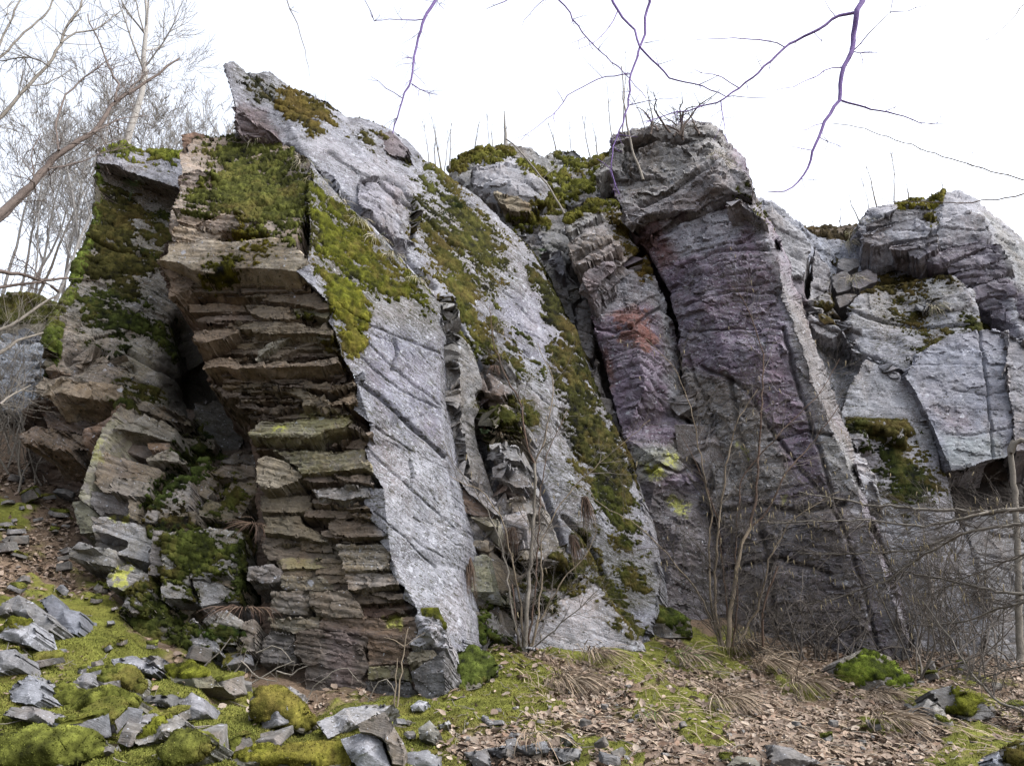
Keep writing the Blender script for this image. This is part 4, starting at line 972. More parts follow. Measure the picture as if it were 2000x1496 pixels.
m.add([(1150,740),(1165,700),(1180,760),(1215,840),(1195,850)], Y=12.0, tone=(.11,.10,.09), lich=.3, back=(.1,.4,0))
GY = (.10, .105, .018)
for pl in ([(872,325),(880,312),(905,318),(895,332)], [(940,305),(965,292),(1000,288),(970,306)], [(1020,320),(1055,330),(1060,340),(1030,338)], [(1045,400),(1075,370),(1120,350),(1190,330),(1185,350),(1130,365),(1110,395),(1060,415)], [(1140,345),(1188,330),(1186,350),(1150,360)], [(1000,428),(1060,424),(1064,436),(1010,442)], [(1120,325),(1150,312),(1190,296),(1170,315),(1130,335)], [(1085,310),(1120,300),(1115,320)], [(900,305),(960,292),(940,310)], [(1080,345),(1110,330),(1100,350)]):
    m.grow(pl, tone=GY, dens=.75, h=.09, nz=14)
m.build()

# ---- narrower pillar left of the great one
PB = (-0.30, 0.0, 1)
m = Mass('rock_pillar', 'narrower purple-grey pillar with a rust red patch, left of the broad pillar', 'rock pillar', nb=(0.2, 0.65, 1), T=0.13, amp=0.022, groove=0.020, big=0.10, fine=0.016, seed=71, blk=1.1, fac=.04, fsc=.3)
m.add([(1150,590,12.0),(1215,520,12.1),(1262,500,12.2),(1280,545,12.1),(1298,590,12.1),(1310,620,12.1),(1322,665,12.1),(1327,720,12.1),(1337,800,12.1),(1352,860,12.1),(1382,950,12.1),(1402,1020,12.1),(1422,1100,12.1),(1440,1190,12.1),(1430,1260,12.1),(1340,1220,11.9),(1290,1190,11.8),(1265,1010,11.85),(1240,920,11.9),(1220,850,11.9),(1190,760,11.9),(1172,690,11.9),(1158,640,11.9)],
      pts=[(1240,640,11.65),(1260,760,11.55),(1290,900,11.55),(1330,1040,11.6)], back=(.3,1.3,0), tone=PURP, lich=.5, dark=.45, cap=True)
m.add([(1100,434,12.0),(1110,418,12.1),(1150,398,12.2),(1192,394,12.3),(1206,402,12.3),(1214,430,12.2),(1227,455,12.1),(1243,480,12.1),(1240,500,12.0),(1215,512,11.8),(1180,550,11.7),(1155,576,11.6),(1146,540,11.7),(1131,500,11.8),(1111,470,11.9)], pts=[(1160,470,11.65)], back=(.3,1.2,0), tone=(.22,.20,.185), lich=.5, dark=.5, cap=True)
c = crop(840, 240, 4.0)
m.add(c(1070,950,1200,870,1390,860,1400,900,1320,930,1110,1010,1090,1040), Y=(11.5,11.6), tone=(.25,.23,.205), lich=.5, back=(.2,.5,0))
m.add(c(1110,1090,1330,1010,1460,940,1470,980,1330,1060,1140,1110), Y=(11.45,11.6), tone=(.22,.19,.17), lich=.4, back=(.2,.5,0))
m.add(c(1180,1200,1250,1130,1430,1090,1390,1200,1310,1300,1250,1335,1200,1280), Y=(11.4,11.5), tone=(.17,.145,.155), lich=.4, back=(.2,.6,0))
m.add(c(1050,780,1130,740,1240,640,1330,690,1270,760,1080,860), Y=(11.7,11.8), tone=(.25,.245,.22), lich=.7, back=(.2,.5,0))
m.add(c(1390,720,1450,700,1490,790,1430,800), Y=12.0, tone=(.18,.16,.14), back=(.2,.4,0))
m.crack([(1155,575),(1200,540),(1260,490)], 5, .2)
m.crack([(1230,640),(1290,600),(1320,625)], 3, .10)
m.crack([(1165,640),(1200,650),(1230,640)], 4, .10)
m.crack([(1255,925),(1290,910),(1330,925),(1345,915)], 4, .12)
m.paint([(1200,612),(1240,592),(1262,600),(1285,660),(1260,690),(1225,660)], tone=(.19,.088,.074), lich=.25, dark=.5, f=3, nz=24)
m.paint([(1165,680),(1185,670),(1200,740),(1190,760)], tone=(.16,.085,.075), lich=.3, f=8)
m.paint([(1260,480),(1310,620),(1330,720),(1345,840),(1310,800),(1290,640),(1250,540)], tone=(.23,.235,.235), lich=.8, dark=.4, f=14)
m.paint([(1160,560),(1240,520),(1290,590),(1200,600),(1160,630)], tone=(.17,.16,.175), lich=.75, dark=.5, f=14)
m.paint([(1230,870),(1330,860),(1340,920),(1240,950)], tone=(.22,.23,.18), lich=.6, f=16)
m.paint([(1250,905),(1290,915),(1305,930),(1270,935)], yel=1.0, f=6, nz=5)
m.paint([(1300,880),(1325,890),(1320,915),(1300,910)], yel=.8, f=6, nz=5)
m.paint([(1320,970),(1350,985),(1340,1010),(1315,995)], yel=.7, f=6)
m.paint([(1240,940),(1430,960),(1440,1250),(1290,1200)], tone=(.115,.105,.112), lich=.4, dark=.7, f=24)  # dark rock at the pillar foot, with its shade painted into the tone
m.grow([(1100,430),(1115,415),(1150,396),(1190,392),(1205,404),(1190,410),(1150,410),(1112,432)], tone=(.10,.10,.018), dens=.85, h=.06, nz=7)
m.grow([(1180,405),(1206,402),(1240,480),(1262,505),(1270,540),(1250,530),(1235,495),(1215,470),(1190,440)], tone=(.07,.055,.014), dens=.6, nz=12)
m.grow([(1240,500),(1262,502),(1272,540),(1255,548)], tone=(.09,.06,.015), dens=.7, nz=8)
m.build()

# ---- the great pillar
m = Mass('rock_pillar', 'broadest and tallest purple-grey pillar with a pale right edge, shrub growing on its top', 'rock pillar', nb=(0.2, 0.65, 1), T=0.19, amp=0.034, groove=0.020, big=0.14, fine=0.018, seed=83, blk=1.0, fac=.06, fsc=.32)
m.add([(1188,272,12.9),(1195,258,13.0),(1240,251,13.0),(1300,240,13.0),(1335,237,13.0),(1380,242,12.9),(1400,254,12.8),(1420,283,12.6),(1450,300,12.5),(1462,338,12.3),(1472,372,12.0),(1466,386,11.9),(1490,402,12.0),(1512,440,12.0),(1532,500,11.9),(1550,560,11.9),(1562,590,11.9),(1577,640,11.85),(1602,720,11.8),(1642,820,11.7),(1662,880,11.65),(1692,970,11.6),(1722,1060,11.5),(1762,1180,11.4),(1795,1310,11.2),(1690,1320,11.2),(1580,1300,11.4),(1440,1270,11.9),(1420,1150,11.95),(1402,1020,12.0),(1372,930,12.0),(1342,820,12.0),(1327,720,12.0),(1318,640,12.05),(1290,560,12.1),(1262,500,12.2),(1245,470,12.3),(1228,440,12.4),(1215,400,12.5),(1200,380,12.6),(1193,330,12.8)],
      lines=[[(1400,310,11.9),(1432,385,11.4),(1470,400,11.3),(1500,460,11.2),(1530,545,11.1),(1562,650,11.05),(1610,800,11.0),(1665,930,10.95),(1710,1060,10.9),(1750,1180,10.9)]],
      pts=[(1300,320,12.4),(1330,430,11.7),(1380,560,11.45),(1420,700,11.4),(1470,850,11.4),(1520,1000,11.4),(1560,1150,11.4),(1280,400,12.2),(1340,660,11.8)], back=(.6,1.5,0), tone=PURP, lich=.55, dark=.5, cap=True)
c = crop(1150, 220, 4.0)
m.add(c(150,180,340,130,600,130,900,80,1000,180,1050,260,920,240,800,200,560,200,440,160,300,200,180,240), Y=(12.5,12.4), tone=(.24,.235,.225), lich=.6, dark=.5, back=(.3,1.0,0))
m.add(c(380,260,560,220,700,250,820,400,720,440,640,520,440,490,360,430), Y=(12.35,12.2), tone=(.25,.24,.215), lich=.6, dark=.5, back=(.3,.7,0))
m.add(c(720,260,920,240,970,340,850,410,800,330), Y=(12.2,12.15), tone=(.20,.19,.165), lich=.2, dark=.3, back=(.2,.5,0))
m.add(c(160,260,260,260,270,330,270,420,340,520,240,520,180,440,120,460,60,520,50,440,150,330), Y=(12.5,12.5), tone=(.23,.225,.205), lich=.5, dark=.5, back=(.2,.6,0))
m.add(c(280,310,350,310,420,520,340,510), Y=12.45, tone=(.27,.265,.25), lich=.7, back=(.2,.4,0))
# tilted head block with a dark roof under it
m.add(c(240,690,420,590,640,560,790,460,920,370,1000,345,1080,420,1200,440,1290,600,1270,670,1180,640,1100,680,1000,720,850,770,640,770,440,800,330,900,290,880,260,790), Y=(11.75,11.15), pts=[(1400,350,11.1)], tone=(.20,.185,.185), lich=.5, dark=.55, back=(.5,1.1,.05))
m.add(c(430,800,660,780,640,860,450,980,350,1000,330,920), Y=(12.0,11.75), tone=(.10,.06,.06), lich=.05, dark=.2, back=(.3,.5,0))
m.add(c(1060,730,1130,650,1200,660,1360,830,1300,810,1230,760,1160,700,1100,720), Y=(11.05,11.0), tone=(.27,.26,.25), lich=.6, back=(.3,.5,0))
m.add([(1335,720,11.9),(1372,715,11.85),(1420,740,11.7),(1458,760,11.6),(1480,800,11.55),(1520,860,11.5),(1560,915,11.5),(1600,965,11.4),(1650,1060,11.3),(1600,1100,11.4),(1480,1060,11.6),(1400,1010,11.8),(1365,900,11.9),(1345,820,11.9)], back=(.3,.5,0), tone=(.185,.165,.16), lich=.6, dark=.55)
m.crack([(1235,445),(1255,490),(1290,560),(1318,640),(1327,740),(1350,840),(1390,950)], 6, .35)
m.crack([(1250,400),(1330,360),(1400,310)], 4, .12)
m.crack([(1258,475),(1330,430),(1400,400),(1430,385)], 5, .18)
m.crack([(1370,718),(1415,735),(1460,760),(1480,795),(1500,830),(1530,870),(1560,910),(1605,965),(1640,1020)], 3.5, .12)
m.crack([(1420,740),(1440,840),(1470,960),(1500,1100),(1520,1260)], 5, .16)
m.crack([(1530,640),(1560,760),(1600,880),(1640,1010),(1690,1160),(1720,1290)], 3.5, .10)
m.crack([(1345,700),(1380,800),(1410,900)], 3, .08)
m.crack([(1400,1000),(1480,985),(1560,1000),(1650,985)], 5, .14)
m.crack([(1420,1110),(1520,1090),(1620,1120)], 4, .12)
m.crack([(1500,860),(1580,840),(1630,850)], 3, .08)
m.crack([(1440,795),(1478,790)], 3, .1)
m.crack([(1330,520),(1400,490),(1500,490)], 3, .06)
m.crack([(1340,600),(1430,565),(1520,570)], 3, .06)
m.crack([(1345,650),(1430,640),(1530,640)], 2.5, .05)
m.paint([(1440,330),(1480,400),(1520,490),(1548,560),(1580,650),(1640,820),(1690,970),(1760,1180),(1795,1310),(1740,1300),(1690,1120),(1620,930),(1570,800),(1540,690),(1510,560),(1470,440),(1430,390)], tone=(.185,.182,.195), lich=.65, dark=.7, f=22)
m.paint([(1530,560),(1570,600),(1660,870),(1640,900),(1590,790),(1550,660)], tone=(.165,.155,.15), lich=.5, dark=.65, f=8)
m.paint([(1188,250),(1400,240),(1460,340),(1400,310),(1330,360),(1210,400)], tone=(.24,.235,.22), lich=.6, dark=.55, f=16)
m.paint([(1265,490),(1330,450),(1330,500),(1290,530)], tone=(.17,.10,.105), lich=.4, f=12)
m.paint([(1395,525),(1425,522),(1430,545),(1400,545)], tone=(.19,.09,.06), lich=.1, f=5, nz=4)
m.paint([(1290,430),(1400,400),(1470,410),(1440,470),(1330,500)], tone=(.23,.23,.265), lich=.9, dark=.4, f=16)
m.paint([(1300,560),(1400,500),(1500,520),(1540,640),(1500,720),(1380,720),(1330,680)], tone=(.150,.122,.165), lich=.6, dark=.55, f=20)
m.paint([(1335,720),(1440,740),(1500,830),(1560,940),(1500,980),(1400,960),(1350,830)], tone=(.20,.19,.175), lich=.65, dark=.6, f=16)
m.paint([(1440,870),(1462,880),(1455,895)], yel=.9, f=4)
m.paint([(1510,960),(1540,965),(1530,985)], yel=.7, f=5)
m.paint([(1400,980),(1640,960),(1740,1300),(1440,1280)], tone=(.115,.105,.112), lich=.4, dark=.7, f=30)  # lower wall: darker rock plus painted-in shade
m.paint([(1600,830),(1660,880),(1690,970),(1640,960),(1600,900)], tone=(.23,.23,.215), lich=.7, dark=.7, f=14)
m.calm([(1425,330),(1480,400),(1520,490),(1548,560),(1580,650),(1640,820),(1690,970),(1760,1180),(1795,1310),(1735,1310),(1690,1120),(1625,930),(1575,800),(1540,690),(1515,560),(1475,440),(1430,390)], .45, 14)
m.grow([(1465,385),(1500,395),(1525,420),(1500,418)], tone=(.07,.075,.015), dens=.6, h=.06)
m.build()
BGREY = (0.245, 0.272, 0.325)
# ---- gully and slabs to the right of the great pillar
m = Mass('rock_cliff', 'blue-grey slabby rock face with dark moss patches, right of the broad pillar', 'rock face', nb=(0.2, 0.65, 1), T=0.22, amp=0.05, groove=0.03, big=0.13, fine=0.020, seed=97, blk=0.7)
m.add([(1470,388,13.2),(1505,396,13.2),(1545,430,13.3),(1582,456,13.6),(1640,470,14.2),(1690,490,14.0),(1760,520,13.6),(1870,540,13.3),(2010,600,13.2),(2040,1000,13.2),(2040,1320,12.8),(1850,1320,12.0),(1780,1315,11.9),(1740,1180,12.1),(1690,1030,12.2),(1640,900,12.3),(1600,790,12.4),(1560,690,12.5),(1530,560,12.7),(1500,440,13.0)],
      pts=[(1600,600,13.7),(1640,560,13.9),(1630,700,13.2),(1700,650,13.0),(1800,700,12.8),(1650,800,12.8),(1750,900,12.5),(1900,700,12.8),(1700,560,13.4)], back=(.3,1.5,0), tone=BGREY, lich=.75, dark=.7, cap=True)
c = crop(1500, 360, 4.0)
m.add(c(0,200,80,245,230,330,330,480,310,640,270,720,140,720,60,560,-20,400), Y=(12.4,12.7), tone=(.26,.265,.275), lich=.6, dark=.4, back=(.3,.8,0))
m.add(c(140,720,270,700,290,900,330,960,300,1000,220,1000,180,860), Y=(12.6,12.8), tone=(.15,.135,.16), lich=.3, dark=.4, back=(.2,.5,0))
m.add(c(360,480,470,620,500,740,440,900,330,900,340,640), Y=(12.8,12.9), tone=(.25,.255,.27), lich=.6, dark=.4, back=(.2,.6,0))
m.add(c(330,900,470,850,500,1000,560,1010,440,1040,320,1000), Y=(12.7,12.9), tone=(.25,.255,.26), lich=.6, dark=.5, back=(.2,.5,0))
m.add(c(330,1020,560,1050,580,1160,500,1200,380,1150,330,1080), Y=(12.55,12.65), tone=(.24,.245,.26), lich=.6, dark=.6, back=(.2,.5,0))
m.add(c(590,1040,660,1050,730,1170,740,1290,640,1270,580,1150), Y=(12.55,12.6), tone=(.24,.245,.26), lich=.6, dark=.6, back=(.2,.5,0))
# the face goes on to the right
m.add([(2000,560,13.5),(2150,520,13.9),(2350,570,14.0),(2650,660,14.0),(2650,1330,13.2),(2000,1330,12.8),(2030,900,13.3)], pts=[(2250,800,13.2),(2400,1000,13.2)], back=(.3,1.5,0), tone=BGREY, lich=.75, dark=.7, cap=True, g=5)
# main slab
m.add([(1652,612,12.75),(1675,582,12.8),(1725,556,12.85),(1800,545,12.8),(1862,546,12.7),(1892,573,12.55),(1898,594,12.5),(1912,614,12.45),(1912,692,12.3),(1928,905,12.0),(1852,917,12.0),(1832,852,12.15),(1792,760,12.3),(1762,722,12.4),(1700,702,12.5),(1662,690,12.6)], st=.4, back=(.2,.8,0), tone=(.26,.275,.305), lich=.8, dark=.72)
m.add(c(1150,960,1250,880,1420,870,1560,850,1580,930,1500,960,1350,985,1270,960), Y=(12.55,12.4), tone=(.25,.25,.275), lich=.5, dark=.5, back=(.2,.4,0))
m.add([(1690,700,12.4),(1760,724,12.3),(1790,762,12.2),(1832,855,12.05),(1850,918,11.9),(1872,1000,11.8),(1905,1085,11.7),(1940,1210,11.6),(1900,1290,11.6),(1800,1290,11.6),(1745,1110,11.8),(1700,985,11.95),(1655,880,12.1),(1640,820,12.2),(1655,760,12.3)], st=.45, back=(.2,.8,0), tone=(.25,.258,.285), lich=.7, dark=.8)
m.add([(1876,1012,12.15),(1930,1006,12.3),(1990,1008,12.35),(2050,1000,12.4),(2060,1320,11.9),(1935,1320,11.7),(1905,1090,11.95)], back=(.2,.8,0), st=.6, tone=(.19,.195,.20), lich=.5, dark=.7)
c = crop(1500, 720, 4.0)
m.add(c(480,400,570,410,590,480,540,510,490,450), Y=11.9, tone=(.27,.27,.265), lich=.6, back=(.2,.4,0))
m.add(c(610,490,760,470,780,600,660,640,600,560), Y=11.85, tone=(.25,.25,.27), lich=.6, back=(.2,.4,0))
m.add(c(930,490,1010,460,1060,480,1040,550,960,530), Y=11.85, tone=(.27,.275,.28), lich=.6, back=(.2,.4,0))
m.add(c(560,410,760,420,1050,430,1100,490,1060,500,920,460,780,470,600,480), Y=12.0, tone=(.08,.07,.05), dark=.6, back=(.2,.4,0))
m.add([(1640,820,11.8),(1690,900,11.7),(1720,985,11.55),(1690,975,11.5),(1660,900,11.6)], back=(.2,.4,0), tone=(.27,.27,.28), lich=.9, dark=.5)
m.crack([(1790,760),(1815,810),(1838,870),(1850,915)], 6, .3)
m.crack([(1912,690),(1920,800),(1935,890)], 3, .12)
m.crack([(1660,690),(1710,700),(1765,735)], 4, .15)
m.crack([(1630,600),(1690,620),(1790,640),(1900,640)], 3, .08)
m.crack([(1600,620),(1650,640),(1680,700)], 5, .2)
m.crack([(1560,600),(1610,610),(1650,620)], 6, .25)
m.paint([(1650,690),(1780,760),(1840,880),(1740,880),(1650,820)], tone=(.265,.28,.30), lich=.85, dark=.6, f=18)
m.paint([(1690,560),(1870,550),(1890,600),(1760,640),(1660,640)], tone=(.28,.285,.28), lich=.9, dark=.8, f=14)
m.paint([(1570,640),(1680,690),(1660,800),(1590,730)], tone=(.24,.255,.28), lich=.7, dark=.95, f=16)
m.paint([(1720,610),(1800,600),(1830,640),(1900,640),(1900,700),(1790,710),(1700,680)], dark=.9, f=18)
m.grow([(1655,820),(1765,824),(1780,850),(1740,850),(1700,840),(1660,840)], tone=(.035,.040,.010), dens=.85, h=.04, nz=7)
m.grow([(1700,840),(1770,860),(1815,910),(1830,970),(1800,985),(1750,980),(1730,930),(1710,880)], tone=(.030,.038,.010), dens=.60, h=.03, sc=.25)
m.grow([(1715,1000),(1750,1000),(1740,1020)], tone=(.03,.038,.010), dens=.5)
m.grow([(1900,630),(1960,625),(1995,690),(1985,720),(1930,700)], tone=(.04,.045,.012), dens=.66, sc=.25)
m.grow([(1750,610),(1800,600),(1805,640),(1760,640)], tone=(.045,.045,.012), dens=.6, sc=.22)
m.grow([(1820,640),(1880,640),(1860,680),(1790,705),(1790,680)], tone=(.035,.038,.010), dens=.5, sc=.2)
m.grow([(1700,560),(1760,535),(1840,528),(1850,542),(1770,560),(1720,575)], tone=(.05,.042,.014), dens=.7, h=.05)
m.grow([(1620,590),(1650,560),(1660,575),(1640,600)], tone=(.035,.035,.012), dens=.7)
m.build()

m = Mass('rock_slab', 'smooth blue-grey slab overhanging the dark hollow near the right edge', 'rock slab', nb=(0.2, 0.65, 1), T=0.5, amp=0.02, groove=0.012, big=0.07, fine=0.012, seed=101, blk=0.9)
m.add([(1768,735,12.1),(1790,692,12.2),(1840,662,12.2),(1912,640,12.1),(1962,640,12.0),(2040,690,12.0),(2040,890,11.6),(1990,880,11.6),(1962,893,11.6),(1930,900,11.6),(1905,908,11.6),(1858,918,11.65),(1842,880,11.75),(1802,790,11.95)], back=(.3,1.6,.1), tone=(.25,.27,.32), lich=.55, dark=.42, cap=True)
m.add([(1960,640,11.95),(2040,690,11.85),(2040,880,11.5),(1985,880,11.55),(1972,780,11.7)], back=(.3,.8,.05), tone=(.23,.235,.255), lich=.5, dark=.5)
m.crack([(1912,640),(1930,760),(1940,890)], 2.2, .06)
m.crack([(1860,760),(1930,770),(1990,760)], 1.8, .03)
m.crack([(1850,845),(1900,850),(1980,835)], 1.8, .03)
m.paint([(1830,800),(1900,800),(1900,860),(1850,860)], tone=(.20,.185,.215), f=20)
m.paint([(1840,850),(1960,850),(1960,900),(1850,915)], tone=(.22,.255,.265), f=14)
m.build()

m = Mass('rock_cliff', 'dark rock wall in the cracks and recesses behind the two purple-grey pillars', 'rock face', nb=(0.2, 0.65, 1), T=0.25, amp=0.05, groove=0.03, big=0.1, seed=102)
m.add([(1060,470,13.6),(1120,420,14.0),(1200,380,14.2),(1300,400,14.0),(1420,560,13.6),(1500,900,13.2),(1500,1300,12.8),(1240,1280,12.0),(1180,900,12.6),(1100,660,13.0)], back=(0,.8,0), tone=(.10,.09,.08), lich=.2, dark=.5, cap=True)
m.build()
m = Mass('rock_hollow', 'dark back wall of the hollow under the overhanging slab near the right edge', 'rock face', nb=(0.2, 0.65, 1), T=0.25, amp=0.06, groove=0.03, big=0.1, seed=103)
m.add([(1835,890,12.9),(2060,860,12.9),(2060,1060,12.9),(1900,1075,12.3),(1876,1020,12.3),(1846,950,12.5)], back=(.2,.5,0), tone=(.022,.018,.016), lich=.0, dark=.3)  # near-black tone paints in the shade under the overhang
m.add([(1852,905,12.3),(1965,898,12.3),(1985,940,12.6),(1960,958,12.7),(1870,955,12.6)], back=(.2,.5,0), tone=(.035,.03,.027), lich=.0, dark=.3)  # shade of the hollow's roof put into the dark tone
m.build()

m = Mass('rock_block', 'rounded blue-grey block with dark stepped underside on the skyline at the right edge', 'rock block', nb=(0.2, 0.65, 1), T=0.17, amp=0.055, groove=0.03, big=0.10, fine=0.018, seed=109, blk=0.8)
m.add([(1675,452,13.6),(1680,427,13.7),(1700,411,13.8),(1740,396,13.9),(1810,385,13.9),(1842,374,13.9),(1880,371,13.8),(1905,390,13.6),(1940,415,13.5),(1968,440,13.4),(2040,500,13.3),(2050,760,12.6),(1995,720,12.6),(1960,645,12.7),(1915,600,12.8),(1880,545,13.0),(1830,540,13.1),(1790,522,13.2),(1730,497,13.4),(1704,482,13.5)],
      lines=[[(1842,376,13.5),(1905,420,13.1),(1935,470,12.9),(1960,540,12.7),(1990,640,12.5)]], pts=[(1750,440,13.2),(1840,450,13.0),(1890,560,12.75)], back=(.3,1.6,0), tone=(.25,.26,.29), lich=.75, dark=.4, cap=True)
c = crop(1500, 360, 4.0)
m.add(c(830,270,1100,150,1290,190,1270,260,1000,300,830,330,760,330), Y=(13.15,13.0), tone=(.21,.21,.22), lich=.5, dark=.5, back=(.2,.5,0))
m.add(c(720,380,860,330,1150,260,1260,300,1280,360,1230,410,1000,440,860,490,730,450), Y=(13.0,12.85), tone=(.26,.27,.30), lich=.8, dark=.35, back=(.2,.6,0))
m.add(c(1330,330,1560,220,1680,250,1740,390,1700,440,1500,480,1360,500,1320,420), Y=(12.8,12.7), tone=(.26,.27,.30), lich=.8, dark=.35, back=(.2,.6,0))
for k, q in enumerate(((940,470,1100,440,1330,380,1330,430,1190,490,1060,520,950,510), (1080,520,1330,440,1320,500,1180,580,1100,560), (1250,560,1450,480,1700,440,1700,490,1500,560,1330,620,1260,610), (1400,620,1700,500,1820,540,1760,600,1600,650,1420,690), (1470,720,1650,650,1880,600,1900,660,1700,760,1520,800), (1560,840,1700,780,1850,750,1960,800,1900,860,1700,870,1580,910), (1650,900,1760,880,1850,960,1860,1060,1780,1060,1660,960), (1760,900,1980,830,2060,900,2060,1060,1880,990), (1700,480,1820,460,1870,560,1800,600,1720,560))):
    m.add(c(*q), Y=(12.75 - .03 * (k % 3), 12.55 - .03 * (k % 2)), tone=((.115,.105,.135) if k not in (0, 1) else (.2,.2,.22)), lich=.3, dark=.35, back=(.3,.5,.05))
m.paint([(1790,500),(1870,480),(1920,460),(1985,640),(1990,720),(1900,610),(1870,545)], tone=(.16,.15,.185), lich=.4, dark=.5, f=14)
m.paint([(1905,395),(1960,440),(2040,510),(2040,600),(1985,560),(1950,480)], tone=(.23,.24,.235), lich=.5, dark=.6, f=12)
m.grow([(1740,394),(1800,384),(1840,375),(1835,390),(1820,400),(1760,404)], tone=(.14,.13,.02), dens=.7, h=.06, nz=8)
m.grow([(1810,420),(1825,418),(1830,440),(1818,440)], tone=(.14,.13,.03), dens=.6, nz=6)
m.build()

# brown turf saddle between the pillar and the block
m = Mass('earth_bank', 'brown turf and soil bank in the saddle of the cliff top, with loose boulders below', 'earth bank', nb=(0, 0, 1), T=0.3, amp=0.03, groove=0.0, big=0.15, fine=0.03, seed=113)
m.add([(1562,446,14.6),(1600,449,14.6),(1650,441,14.6),(1690,438,14.6),(1720,480,14.2),(1745,520,13.8),(1735,545,13.6),(1690,530,13.8),(1640,525,14.0),(1600,500,14.2)], back=(0,1.6,.1), tone=(.085,.062,.040), lich=.05, dark=.5, cap=True)
m.grow([(1570,447),(1690,440),(1700,470),(1620,490),(1590,470)], tone=(.07,.055,.030), dens=.7, h=.07)
m.grow([(1610,490),(1700,480),(1745,520),(1735,545),(1660,520)], tone=(.05,.045,.016), dens=.75, h=.06)
m.build()

def boulder(name, label, cat, poly, Y, tone, back=(.1, .45, -.1), lich=.4, dark=.4, seed=1, moss=None, group=None, pts=(), big=.05, mh=.05, mt=(.07,.10,.015), dens=.8, g=3.0, yel=0.0):
    b = Mass(name, label, cat, tilt=False, fac=.008, g=3.0, nb=(0.2, 0.1, 1), T=0.25, amp=0.006, groove=0.004, big=big, fine=0.006, seed=seed, group=group)
    b.add(poly, Y=Y, tone=tone, lich=lich, dark=dark, back=back, cap=True, pts=pts, g=g, yel=yel, rough=.25) if len(poly[0]) == 2 else b.add(poly, tone=tone, lich=lich, dark=dark, back=back, cap=True, pts=pts, g=g, yel=yel, rough=.25)
    b.bl = .55
    if moss: b.grow(moss, tone=mt, dens=dens, h=mh, nz=8)
    return b.build()

c = crop(1500, 360, 4.0)
boulder('boulder', 'pale topped angular boulder, upper of the two square ones below the turf saddle', 'boulder', c(550,590,600,575,710,580,720,640,620,690,545,650), 13.5, (.24,.24,.24), seed=201)
boulder('boulder', 'dark fronted square boulder wedged in the gully right of the broad pillar', 'boulder', c(500,720,600,680,660,740,640,820,540,850,510,800), 13.3, (.20,.195,.19), seed=202)
boulder('boulder', 'layered boulder under the brown moss, right of the dark square boulder', 'boulder', c(660,700,780,650,860,690,860,760,720,820,650,800), 13.2, (.20,.19,.20), seed=203)
boulder('boulder', 'small tilted boulder with mossy left end below the dark square boulder', 'boulder', c(530,880,640,850,700,860,620,940,560,960), 13.0, (.22,.215,.21), seed=204)
# ------------------------------------------------------------------ ground
_gc = [(0,1496,5.0),(400,1496,5.2),(800,1496,5.5),(1200,1496,5.8),(1600,1496,6.2),(2000,1496,6.4),(0,1350,6.3),(300,1350,7.2),(600,1392,7.9),(860,1375,8.2),
       (1100,1380,7.6),(1000,1270,9.7),(1200,1258,10.2),(1400,1380,8.2),(1400,1250,11.4),(1700,1380,8.8),(1700,1295,10.9),(1950,1380,9.0),(1900,1320,10.6),(2000,1250,13.5),
       (0,1200,7.6),(0,1050,9.3),(60,960,10.6),(200,1170,9.0),(250,1240,8.55),(130,1060,9.6),(420,1345,8.3),(0,850,12.0),(0,700,18.0),(0,590,28.0),(80,590,30.0)]
_cp = [unproj(a, b, y) for a, b, y in _gc]
_cp += [np.array(p, float) for p in ((0,0,0),(-5,0,.5),(6,0,-.2),(-5,3,1.3),(5,3,.3),(0,3,.45),(0,-20,-3),(-25,0,3.5),(25,0,-2.0),(25,12,-.5),(12,16,2.5),(20,25,4),(4,16,4.5),(0,24,6.5),
        (-22,14,7.5),(-12,26,11),(-25,40,19),(40,60,5),(0,60,10),(-200,200,60),(0,250,20),(200,200,5),(-200,-100,5),(200,-100,-20),(0,-250,-30))]
_cp = np.array(_cp)
_K = np.linalg.norm(_cp[:, None, :2] - _cp[None, :, :2], axis=2)
_n = len(_cp)
_A = np.zeros((_n + 3, _n + 3)); _A[:_n, :_n] = _K + np.eye(_n) * 0.02
_A[:_n, _n] = 1; _A[:_n, _n + 1:] = _cp[:, :2]; _A[_n, :_n] = 1; _A[_n + 1:, :_n] = _cp[:, :2].T
_W = np.linalg.solve(_A, np.concatenate([_cp[:, 2], [0, 0, 0]]))

def gz(x, y):
    x = np.asarray(x, float); y = np.asarray(y, float)
    q = np.stack([x.ravel(), y.ravel()], 1)
    out = np.empty(len(q))
    for i in range(0, len(q), 40000):
        d = np.linalg.norm(q[i:i + 40000, None] - _cp[None, :, :2], axis=2)
        out[i:i + 40000] = d @ _W[:_n] + _W[_n] + q[i:i + 40000] @ _W[_n + 1:]
    return out.reshape(x.shape)

def axis(lo, hi, step, far, grow=1.25):
    a = list(np.arange(lo, hi, step)); s = step
    while a[-1] < far: s *= grow; a.append(a[-1] + s)
    s = step; b = []
    x = lo
    while x > -far: s *= grow; x -= s; b.append(x)
    return np.array(b[::-1] + a)

